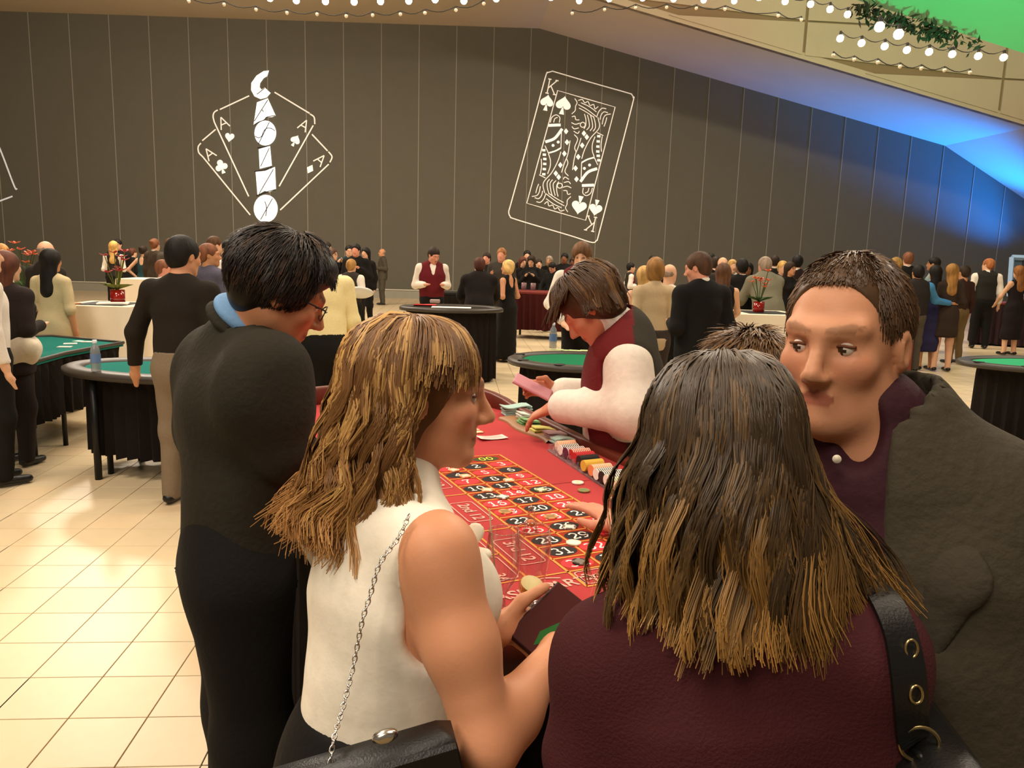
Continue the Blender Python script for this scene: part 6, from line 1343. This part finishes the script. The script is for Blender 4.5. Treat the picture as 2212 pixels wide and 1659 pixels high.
nb = J['nb']; nx = nrm(hc+R @ A([0, -.02, -.06])-nb); S.cap(nb-nx*.02, nb+nx*.1, .096, .08, .012, .95, J['side']); S.cut(J['pelvis'], (0, 0, -1)); orgpart('shirt', S, .0085, cloth(srgb(238, 226, 212), .8, .2, 40), root, fold=(.02, 10, 4, (1, 1, .7)))
S = Org(); torso(S, J, .036, .8); S.cap(nb-nx*.01, nb+nx*.1, .075, .09, .01, op=1); S.cap(nb+J['fwd']*.12+J['up']*.02, J['chest']+J['fwd']*.2+J['up']*.02, .05, .01, .01, op=1)
S.cap(J['shL']-J['up']*.03+fF[:, 0]*0-RT*.02, J['shL']-J['up']*.22, .075, .085, .015, op=1); S.cut(J['pelvis']-A([0, 0, .08]), (0, 0, -1)); ctr = lerp(J['nb'], J['shL'], .5); fw = J['fwd'].copy(); cb = srgb(104, 28, 30); ck_ = srgb(52, 47, 36)
orgpart('vest', S, .0085, M_ATTR, root, color=lambda V: np.where((((V-ctr) @ fw) > -.02)[:, None], A(cb), A(ck_)), fold=(.004, 15, 4))
S = Org(); S.cap(J['pelvis']+A([0, 0, .05]), J['pelvis'], .17, .17, .05, .76, J['side']); legs(S, J, .02, .05); S.cut((0, 0, .03), (0, 0, -1)); orgpart('trousers', S, 0.0192, cloth(srgb(24, 22, 22), .9, .2), root)
for n in 'LR':
    a = J['an'+n]; S = Org(); S.cap(A([a[0], a[1], .045])-J['fwd']*.04, A([a[0], a[1], .035])+J['fwd']*.16, .045, .038, .03, .8, J['side']); S.cut((0, 0, .001), (0, 0, -1)); orgpart('shoe', S, 0.0180, M_LEATHER, root)
hp = []; r = np.random.default_rng(61); S = Org(); S.ell(pp(0, -.024, .04), A([.094, .116, .108])*s, R, .01); S.ell(pp(0, -.045, -.03), A([.088, .078, .075])*s, R, .03); S.ell(pp(0, .12, -.045), A([.072, .075, .096])*s, R, .014, op=1)
hp.append(shellpart(S, .007, haircol(srgb(66, 44, 24), 7, .3)))
n, K = 2500, 9; dnF = nrm(A([0, 0, -1.])+R @ A([0, 0, -.9])); W, cl, sl = grow(J, n, K, (78, 282), (2, 100), lambda al_, r_: .05+.07*np.clip(-np.cos(np.radians(al_))*1.5, 0, 1), past=True, lift=.016, hang=dnF, wave=(.006, 1.5), clump=90, pull=.7, jit=.0018, te=92, seed=33, rad=(.094, .116, .108), crown=(0, -.024, .04), drape=lambda al, o_, sl_, r_: (np.clip(o_, 0, 1)*.3*np.clip(np.cos(np.radians(al))[:, None]+.2, 0, 1))[..., None]*R[:, 1])
hp.append(strandmesh('h', W, taper(K, .0018), col_strand(cl, sl, n, K, srgb(74, 50, 28), r, srgb(124, 88, 48), .25), None))
n, K = 900, 10; W, cl, sl = grow(J, n, K, (-80, 80), (2, 56), .095, lift=.02, hang=nrm(A([0, 0, -1.])+R[:, 1]*.3), clump=30, pull=1, jit=.0018, te=64, seed=34, rad=(.094, .116, .108), crown=(0, -.024, .04)); hp.append(strandmesh('h', W, taper(K, .0018), col_strand(cl, sl, n, K, srgb(74, 50, 28), r, srgb(124, 88, 48), .25), None)); hairobj('hair', hp, root)
m = MB(); a, b_ = P(1112, 816, DF+.16), P(1190, 856, DF+.14); e = nrm(b_-a); u = nrm(np.cross(e, FW)); m.box((a+b_)/2, (np.linalg.norm(b_-a), .07, .014), R=np.stack([e, nrm(FW*.8+u*.6), np.cross(e, nrm(FW*.8+u*.6))], 1), bev=.004)
tag(m.build('banknote_bundle', mat('pink_note', srgb(206, 140, 150), .7)), 'pink banknote bundle held up in the hand of the roulette dealer', 'banknotes')
# ------------------------------------------------------------------ the crowd across the hall
BLK, CHAR, GREY, NAVY, WHT_, CREAM, BURGC, VBACK = srgb(22, 20, 18), srgb(48, 44, 40), srgb(104, 100, 88), srgb(66, 64, 84), srgb(228, 218, 204), srgb(196, 178, 138), srgb(98, 24, 30), srgb(50, 45, 38)
H_BLK, H_BRN, H_DK, H_BLD, H_RED, H_GRY, H_AUB = srgb(22, 18, 15), srgb(84, 56, 34), srgb(46, 32, 22), srgb(206, 164, 92), srgb(122, 76, 50), srgb(150, 130, 112), srgb(88, 48, 32)
def suit_(c=BLK, sh=WHT_, tie=None, tr=None, hair=('short', H_DK), skin='light'): return dict(top=('suit', c, sh, tie), bottom=('trousers', tr or c), hair=hair, skin=skin)
def shirt_(c, tr=BLK, hair=('short', H_DK), skin='light', up=1.95): return dict(top=('shirt', c, up), bottom=('trousers', tr), hair=hair, skin=skin)
def vest_(f=BURGC, b=VBACK, tr=BLK, hair=('short', H_DK), skin='light'): return dict(top=('vest', f, b, WHT_), bottom=('trousers', tr), hair=hair, skin=skin)
def dress_(c, z=.4, hair=('long', H_BRN), skin='light', sl=None, fl=.04): return dict(top=('dress', c, z, sl, fl) if sl else ('dress', c, z), bottom=None, hair=hair, skin=skin)
def blouse_(c, tr=BLK, hair=('long', H_BRN), skin='light', up=1.95): return dict(top=('blouse', c, up), bottom=('trousers', tr), hair=hair, skin=skin)
GUEST = 'guests across the casino hall'
def who(px, ytop, d, yaw, outfit, label, fem=False, arms=('down', 'down'), lean=0, hyaw=0, hpitch=0, bulk=1., vox=None, detail=False, h=None, group=GUEST, hroll=0):
    t = P(px, ytop, d); hgt = h or max(1.4, t[2]); x, y = t[0], t[1]
    if lean or hpitch:      # keep the head where it is seen
        J = pose(x, y, hgt, yaw, fem, lean, arms, hyaw, hpitch, bulk); tip = J['hc']+J['hR'][:, 2]*.12*J['hs']; F = A([math.sin(math.radians(yaw)), math.cos(math.radians(yaw)), 0])
        if not h: hgt *= max(.9, min(1.15, hgt/max(tip[2], 1e-3)))
        J = pose(x, y, hgt, yaw, fem, lean, arms, hyaw, hpitch, bulk); tip = J['hc']+J['hR'][:, 2]*.12*J['hs']; x -= tip[0]-t[0]; y -= tip[1]-t[1]
    J = pose(x, y, hgt, yaw, fem, lean, arms, hyaw, hpitch, bulk, hroll=hroll)
    return person(label, J, outfit, (vox or min(.025, max(.012, d*.0018)))*1.06, detail, group), J
# near left
c = P(402, 520, 5.15)
_, JH = who(402, 517, 4.92, 8, shirt_(srgb(36, 30, 24), srgb(128, 112, 92), ('short', H_BLK), 'warm'), 'man in a black shirt and grey trousers leaning a hand on the green table', arms=('lean', 'down'), hyaw=22, hpitch=8, lean=3, bulk=1.05, vox=.009, detail=True, h=1.76)
S = Org()
_, J2 = who(14, 546, 5.7, 12, suit_(srgb(40, 32, 30), hair=('long', H_AUB)), 'auburn haired woman in a dark jacket with a white shirt tail showing below it', True, ('fwd', 'fwd'), 4, bulk=1.1, vox=.011, detail=True)
S = Org(); w_ = J2['waist']-J2['up']*.12; sd2, fb = J2['side'], -J2['fwd']
S.cap(w_-sd2*.16, w_+sd2*.15, .085, .12, .05, .8, A([0, 0, 1.])); S.cap(w_+sd2*.1+fb*.06, w_+sd2*.24+fb*.06+A([0, 0, .03]), .09, .06, .05); S.cap(w_-sd2*.14+fb*.05, w_+sd2*.1+fb*.09-A([0, 0, .03]), .07, .08, .05)
o = orgpart('shirt_tail', S, .01, cloth(srgb(226, 214, 192), .85, .3, 30), [o_ for o_ in bpy.data.objects if 'shirt tail' in o_.get('label', '')][0], fold=(.008, 25, 3))
who(-38, 565, 5.2, 40, shirt_(srgb(232, 222, 212), BLK, ('short', H_DK)), 'person at the very left edge of whom only a white sleeve shows', arms=('down', 'down'), vox=.012, h=1.72)
who(2, 527, 9.5, 150, suit_(CHAR, hair=('short', srgb(196, 140, 80))), 'sandy haired guest at the far left edge behind the auburn hair', hyaw=-10)
who(97, 520, 8.2, 25, suit_(srgb(40, 36, 30), hair=('bald', H_GRY)), 'bald man in a dark suit standing with the woman in cream', hyaw=-30, vox=.012, detail=True, bulk=1.1)
who(108, 538, 7.55, 6, dress_(CREAM, .45, ('long', H_BLK), 'tan', 1.1), 'woman in a belted cream dress with long black hair', True, ('fold', 'down'), vox=.012, detail=True, bulk=1.05)
# behind the left tables
who(245, 520, 17, -5, dict(top=('vest', VBACK, srgb(44, 38, 36), WHT_), bottom=('trousers', BLK), hair=('long', H_BLD), skin='light'), 'blonde waitress from behind in a black vest and white sleeves', True, ('fwd', 'fwd'), h=1.76)
who(254, 517, 18, 170, suit_(BLK, hair=('short', H_BLK)), 'dark haired guest hidden behind the blonde waitress')
who(286, 536, 19, 30, suit_(BLK, hair=('short', H_AUB)), 'guest in black left of the teal dress', bulk=.95)
who(309, 530, 17.5, 14, dress_(srgb(30, 62, 66), .5, ('bun', H_DK)), 'woman in a sleeveless teal dress seen from behind', True, ('hip', 'fwd'))
who(334, 516, 16.8, 20, suit_(srgb(62, 50, 38), hair=('bun', H_RED)), 'red haired guest in a brown jacket beside the teal dress', arms=('down', 'fwd'))
who(367, 516, 16.6, -40, suit_(srgb(74, 66, 56), hair=('mess', H_BRN)), 'man in a grey brown jacket just left of the black shirted man', hyaw=-30)
who(352, 560, 9.5, 70, shirt_(srgb(236, 226, 214), BLK, ('short', H_RED), 'red'), 'bearded face with white collar tucked beside the black shirted man', h=1.52)
who(450, 527, 8.3, 20, suit_(srgb(88, 84, 100), None, hair=('short', H_RED), skin='tan'), 'man with glasses in a blue grey jacket behind the black shirted man', hyaw=55, vox=.013, detail=True)
who(463, 511, 12, 30, suit_(srgb(66, 58, 66), hair=('short', H_BRN)), 'tall brown haired man in a dark jacket behind the blue grey jacket', arms=('mouth', 'fwd'), hyaw=20)
who(493, 519, 11.5, -70, shirt_(srgb(214, 208, 200), BLK, ('short', H_BLK)), 'smiling man in a white shirt turned to the left', arms=('fwd', 'fwd'), hyaw=10)
who(518, 521, 11, 10, suit_(BLK, hair=('mess', H_DK)), 'dark haired guest right behind the head of the bending man')
who(424, 541, 14, -20, dress_(BLK, .4, ('long', H_DK)), 'woman in black half hidden behind the black shirted man', True)
# behind the pale yellow shirt
who(672, 550, 6.2, -32, shirt_(srgb(236, 220, 164), BLK, ('short', H_DK), 'red'), 'man in a pale yellow shirt and black trousers with his back turned', arms=('fwd', 'down'), lean=9, bulk=1.04, vox=.010, hyaw=-20, h=1.78, hpitch=25)
who(704, 523, 17, 80, suit_(BLK, hair=('mess', H_DK)), 'dark haired guest in black above the yellow shirt')
who(718, 537, 16, 110, dict(top=('suit', BLK, None), bottom=('trousers', BLK), hair=('short', H_BRN), skin='light'), 'guest raising a hand to the mouth above the yellow shirt', arms=('mouth', 'mouth'))
who(754, 530, 18, 160, shirt_(srgb(20, 52, 58), BLK, ('short', H_BLK)), 'guest in dark teal behind the laughing man')
who(769, 527, 15.5, 185, suit_(BLK, WHT_, None, hair=('short', H_BLK), skin='red'), 'laughing black haired man in a dark suit facing the room', arms=('chest', 'down'), bulk=1.12)
who(790, 535, 17, 200, suit_(BLK, hair=('long', H_BLK)), 'long haired guest in black behind the laughing man', True)
_, JW = who(759, 560, 12.5, 15, dict(top=('vest', srgb(52, 46, 40), srgb(52, 46, 40), WHT_), bottom=('trousers', BLK), hair=('short', srgb(168, 124, 66)), skin='light'), 'waiter from behind in a dark vest carrying a white tray', arms=('down', 'fwd'), bulk=1.05)
c = P(776, 634, 12.3); m = MB(); m.lathe([(0, .0), (.2, .0), (.23, .025), (.22, .028), (.19, .008), (0, .008)], (0, 0, 0), 28); V = np.concatenate(m.V)*A([1., .62, 1]); a = -.75
m.V = [V @ A([[1, 0, 0], [0, math.cos(a), -math.sin(a)], [0, math.sin(a), math.cos(a)]]).T+c]; tag(m.build('serving_tray', mat('white_tray', srgb(214, 216, 208), .4), None, True), 'oval white serving tray carried low by the waiter', 'tray')
who(826, 537, 24.5, -110, suit_(srgb(72, 66, 54), srgb(190, 184, 190), None, hair=('bald', H_GRY), skin='tan'), 'bald man in a grey suit standing alone by the wall', arms=('fwd', 'fwd'), vox=.018)
# centre
who(941, 537, 12.6, 165, vest_(hair=('short', H_DK), skin='red'), 'dealer in a burgundy vest and tie looking down at cards by the black table', arms=('fwd', 'fwd'), hpitch=25, bulk=1.12, vox=.013, detail=True, hyaw=-20)
who(1036, 557, 11.2, -8, suit_(srgb(28, 22, 20), WHT_, hair=('short', srgb(80, 44, 32))), 'broad man in a dark jacket from behind leaning on the black table', arms=('table', 'table'), lean=14, bulk=1.2)
who(1052, 546, 17, 200, suit_(BLK, hair=('short', H_DK), skin='red'), 'guest looking over the shoulder of the broad man')
who(1084, 536, 14.5, 200, suit_(srgb(58, 52, 46), srgb(150, 146, 150), hair=('short', srgb(150, 100, 60)), skin='red'), 'tall man in an open grey jacket facing the blonde woman in black', arms=('down', 'chest'), hyaw=-10)
who(1098, 562, 12.2, -55, dress_(BLK, .04, ('bob', srgb(226, 188, 120)), 'warm'), 'blonde woman in a black halter gown with bare arms', True, ('fwd', 'fwd'), hyaw=-20, bulk=1.05, vox=.013)
for px, yt, d, yaw, o, lab, fem, ar, hp_ in ((1139, 541, 18.6, 180, suit_(BLK, hair=('short', H_BLK)), 'tallest head at the back of the group around the burgundy bar', False, ('down', 'down'), 0), (1131, 556, 18, 150, dress_(BLK, .4, ('long', H_AUB), sl=1.9), 'auburn haired woman in black at the left of the bar', True, ('chest', 'fwd'), 10),
        (1147, 554, 17.6, 190, dress_(BLK, .4, ('long', H_DK), sl=1.9), 'woman in black clasping a drink at the bar', True, ('chest', 'chest'), 20), (1164, 560, 18.4, 170, suit_(BLK, hair=('short', H_DK)), 'small face between the drinkers at the bar', False, ('down', 'down'), 0),
        (1187, 553, 18.8, 200, suit_(BLK, hair=('short', H_GRY), skin='tan'), 'grey haired guest behind the man bent over the bar', False, ('down', 'down'), 0), (1190, 569, 17.2, 215, suit_(BLK, srgb(170, 160, 170), hair=('short', H_BLK), skin='red'), 'man in a black suit bent over the bar', False, ('table', 'table'), 30),
        (1220, 547, 18.5, 195, suit_(BLK, WHT_, BLK, hair=('short', H_BLK), skin='brown'), 'guest with white collar and black bow tie at the right of the bar', False, ('down', 'down'), 0), (1238, 556, 18.8, 200, dress_(BLK, .4, ('long', H_DK), 'brown', 1.9), 'long haired guest in black next to the bow tie', True, ('down', 'down'), 0)):
    who(px, yt, d, yaw, o, lab, fem, ar, hpitch=hp_)
who(1256, 545, 8.0, 192, vest_(hair=('mess', srgb(104, 72, 44))), 'dealer with white sleeves at the green table behind the roulette dealer', arms=('deal', 'deal'), lean=12, hpitch=12, bulk=1.15, vox=.011, h=1.86)
for i, (px, d, lab) in enumerate(((1131, 16.5, 'short clear drink glass at the left of the bar'), (1151, 16.4, 'clear drink glass in the middle of the bar'))):
    c = P(px, 640, d); m = MB(); m.lathe([(0, 0), (.05, 0), (.06, .15), (.056, .15), (.047, .01), (0, .01)], (c[0], c[1], .98), 14); tag(m.build('drinking_glass', mat('tumbler', srgb(150, 120, 120), .1, alpha=.6), None, True), lab, 'glass', 'drinks on the bar')
# right of centre
who(1363, 568, 18.5, 85, vest_(hair=('short', H_BLK)), 'dealer in a burgundy vest standing in profile by the wall', arms=('fwd', 'fwd'))
who(1411, 552, 17, 20, suit_(BLK, hair=('short', H_BLK)), 'dark haired guest peeking over the blonde brown hair')
who(1392, 575, 8.8, -10, dress_(srgb(50, 20, 26), .1, ('long', srgb(190, 150, 90)), fl=.08), 'woman in a dark wine gown with a cream scarf half hidden behind the beige suit', True, ('down', 'down'))
who(1417, 557, 7.6, -14, dict(top=('blouse', srgb(196, 172, 136), 1.97, .82), bottom=('trousers', srgb(60, 50, 44)), hair=('bob', srgb(150, 108, 58)), skin='light'), 'woman from behind in a beige jacket with loosely pinned light brown hair', True, ('down', 'fwd'), bulk=1.12, vox=.011, hyaw=18)
who(1447, 570, 8.6, 40, shirt_(srgb(214, 206, 190), BLK, ('bald', H_GRY)), 'balding man in a pale shirt beyond the beige jacket')
who(1500, 549, 6.5, -22, suit_(srgb(20, 19, 17), WHT_, hair=('short', srgb(74, 50, 34)), skin='red'), 'young man in a black suit from behind turning left', arms=('fwd', 'fwd'), hyaw=-38, hpitch=16, bulk=1.1, vox=.010, detail=True)
who(1563, 569, 9.1, 4, dress_(srgb(22, 16, 18), .3, ('long', srgb(92, 62, 42))), 'woman with long brown hair in a black dress open at the back', True, ('fwd', 'table'), bulk=1.05, vox=.013)
for px, yt, d, yaw, o, lab, fem in ((1528, 557, 13.5, 150, suit_(BLK, hair=('short', H_GRY)), 'grey haired guest right of the young black suited man', False), (1536, 547, 17, 20, suit_(BLK, hair=('short', H_BLK)), 'tall dark head behind the young black suited man', False), (1546, 556, 15, 10, suit_(BLK, hair=('mess', H_DK)), 'guest in black between two dark heads', False),
        (1562, 555, 13, 170, suit_(CHAR, hair=('bald', H_GRY)), 'bald guest above the woman with the open backed dress', False), (1583, 561, 14.5, 175, shirt_(srgb(224, 218, 210), BLK, ('short', srgb(190, 150, 90))), 'fair haired guest in a white shirt beside the bald one', False), (1604, 559, 11.5, -5, suit_(BLK, WHT_, hair=('short', H_BLK), skin='brown'), 'guest with round black hair in a black jacket with white collar', False),
        (1617, 567, 14, 200, dress_(BLK, .4, ('long', H_BLK), 'brown', 1.9), 'guest with long black hair beside the round black hair', True), (1675, 552, 16, 30, suit_(BLK, hair=('short', H_DK)), 'dark head above the grey suited man', False), (1692, 564, 14, 170, suit_(CHAR, hair=('short', H_BLD)), 'fair face right of the grey suited man', False),
        (1708, 566, 13.5, 150, dress_(BLK, .4, ('long', H_DK), 'tan', 1.9), 'woman in black right of the fair face', True), (1724, 553, 15, 20, suit_(srgb(40, 26, 24), hair=('mess', H_BLK)), 'guest with tousled black hair left of the near man', False), (1782, 551, 19, -160, suit_(BLK, hair=('short', H_BLK)), 'face by the wall just over the hair of the near man', False), (1797, 552, 20, 20, suit_(BLK, hair=('short', H_DK)), 'dark head beside the face by the wall', False)):
    who(px, yt, d, yaw, o, lab, fem)
who(1652, 556, 11.3, -12, suit_(srgb(120, 116, 98), None, hair=('short', H_GRY), skin='red'), 'man in a light grey suit leaning over behind the white table at right', arms=('table', 'table'), lean=22, bulk=1.2)
# right side
who(1937, 556, 13.6, 30, dict(top=('suit', srgb(56, 48, 38), WHT_), bottom=('trousers', CHAR), hair=('long', srgb(170, 130, 70)), skin='light'), 'woman with long streaked blonde hair just right of the near man', True, ('down', 'fwd'), bulk=1.1)
who(1963, 545, 15.5, 10, suit_(BLK, WHT_, hair=('short', H_RED)), 'man in black with a white collar behind the couple')
who(1985, 573, 12.3, 4, dict(top=('vest', srgb(40, 36, 32), srgb(40, 36, 32), WHT_), bottom=('trousers', srgb(86, 78, 66)), hair=('short', H_BLK), skin='tan'), 'man in a dark vest over blue short sleeves hugging the woman beside him', arms=('down', 'hug'), bulk=1.15, vox=.012)
pr_o = [o for o in bpy.data.objects if o.name.startswith('person') and o.get('label', '').startswith('man in a dark vest over blue')][0]
for ch in pr_o.children:
    if ch.name.startswith('shirt'): ch.data.materials[0] = cloth(srgb(70, 134, 186))
who(2022, 573, 12.6, -4, dress_(srgb(44, 42, 76), .3, ('long', H_BLK), 'tan', 1.0), 'woman with long black hair in a dark blue dress held by the vested man', True, ('down', 'hip'), bulk=1.1)
who(2019, 556, 15.5, -60, shirt_(srgb(150, 176, 178), BLK, ('short', H_BLK), 'tan'), 'man in a pale blue shirt behind the couple')
who(2058, 570, 12.5, 6, dress_(srgb(52, 40, 32), .55, ('long', srgb(150, 108, 54)), sl=1.9), 'woman with very long light brown hair right of the couple', True, ('fold', 'fwd'))
who(2084, 574, 13.6, -20, shirt_(srgb(56, 34, 28), srgb(112, 92, 60), ('short', H_DK), 'tan'), 'guest in a brown top and khaki trousers near the wine red bar', bulk=.95)
who(2137, 559, 16.3, 20, dict(top=('vest', srgb(38, 36, 32), srgb(38, 36, 32), WHT_), bottom=('trousers', BLK), hair=('short', srgb(168, 102, 58)), skin='light'), 'red haired bartender in a black vest with white sleeves', arms=('fwd', 'down'), hyaw=-50, bulk=1.1)
who(2203, 574, 15.2, -10, dress_(srgb(30, 22, 24), .3, ('long', srgb(140, 90, 46))), 'woman in a dark sleeveless dress at the far right bar', True, ('table', 'fwd'))
# blue lit frame at the right
c = [P(x, y, 20.) for x, y in ((2186, 556), (2240, 558), (2240, 640), (2180, 640))]
fr = empty('sign_frame', P(2210, 640, 20.), 'pale blue upright frame at the right edge behind the bar', 'sign'); M_FR = mat('pale_blue_frame', srgb(150, 186, 226), .6)
for a, b_ in zip(c, c[1:]+c[:1]): m = MB(); m.tube([a, b_], .07, 4); m.build('frame_bar', M_FR, fr)
m = MB(); m.add([q+A([0, .03, 0]) for q in c]+[q+A([0, .06, 0]) for q in c], [(0, 1, 2, 3), (7, 6, 5, 4)]); m.build('panel', mat('frame_panel', srgb(70, 90, 104), .7), fr)
m = MB(); m.tube([A([c[2][0]-.4, c[2][1]+.1, 0]), c[0]*.5+c[1]*.5], .03, 6); m.tube([A([c[2][0]+.4, c[2][1]+.1, 0]), c[0]*.5+c[1]*.5], .03, 6); m.build('stand', M_CORD, fr)
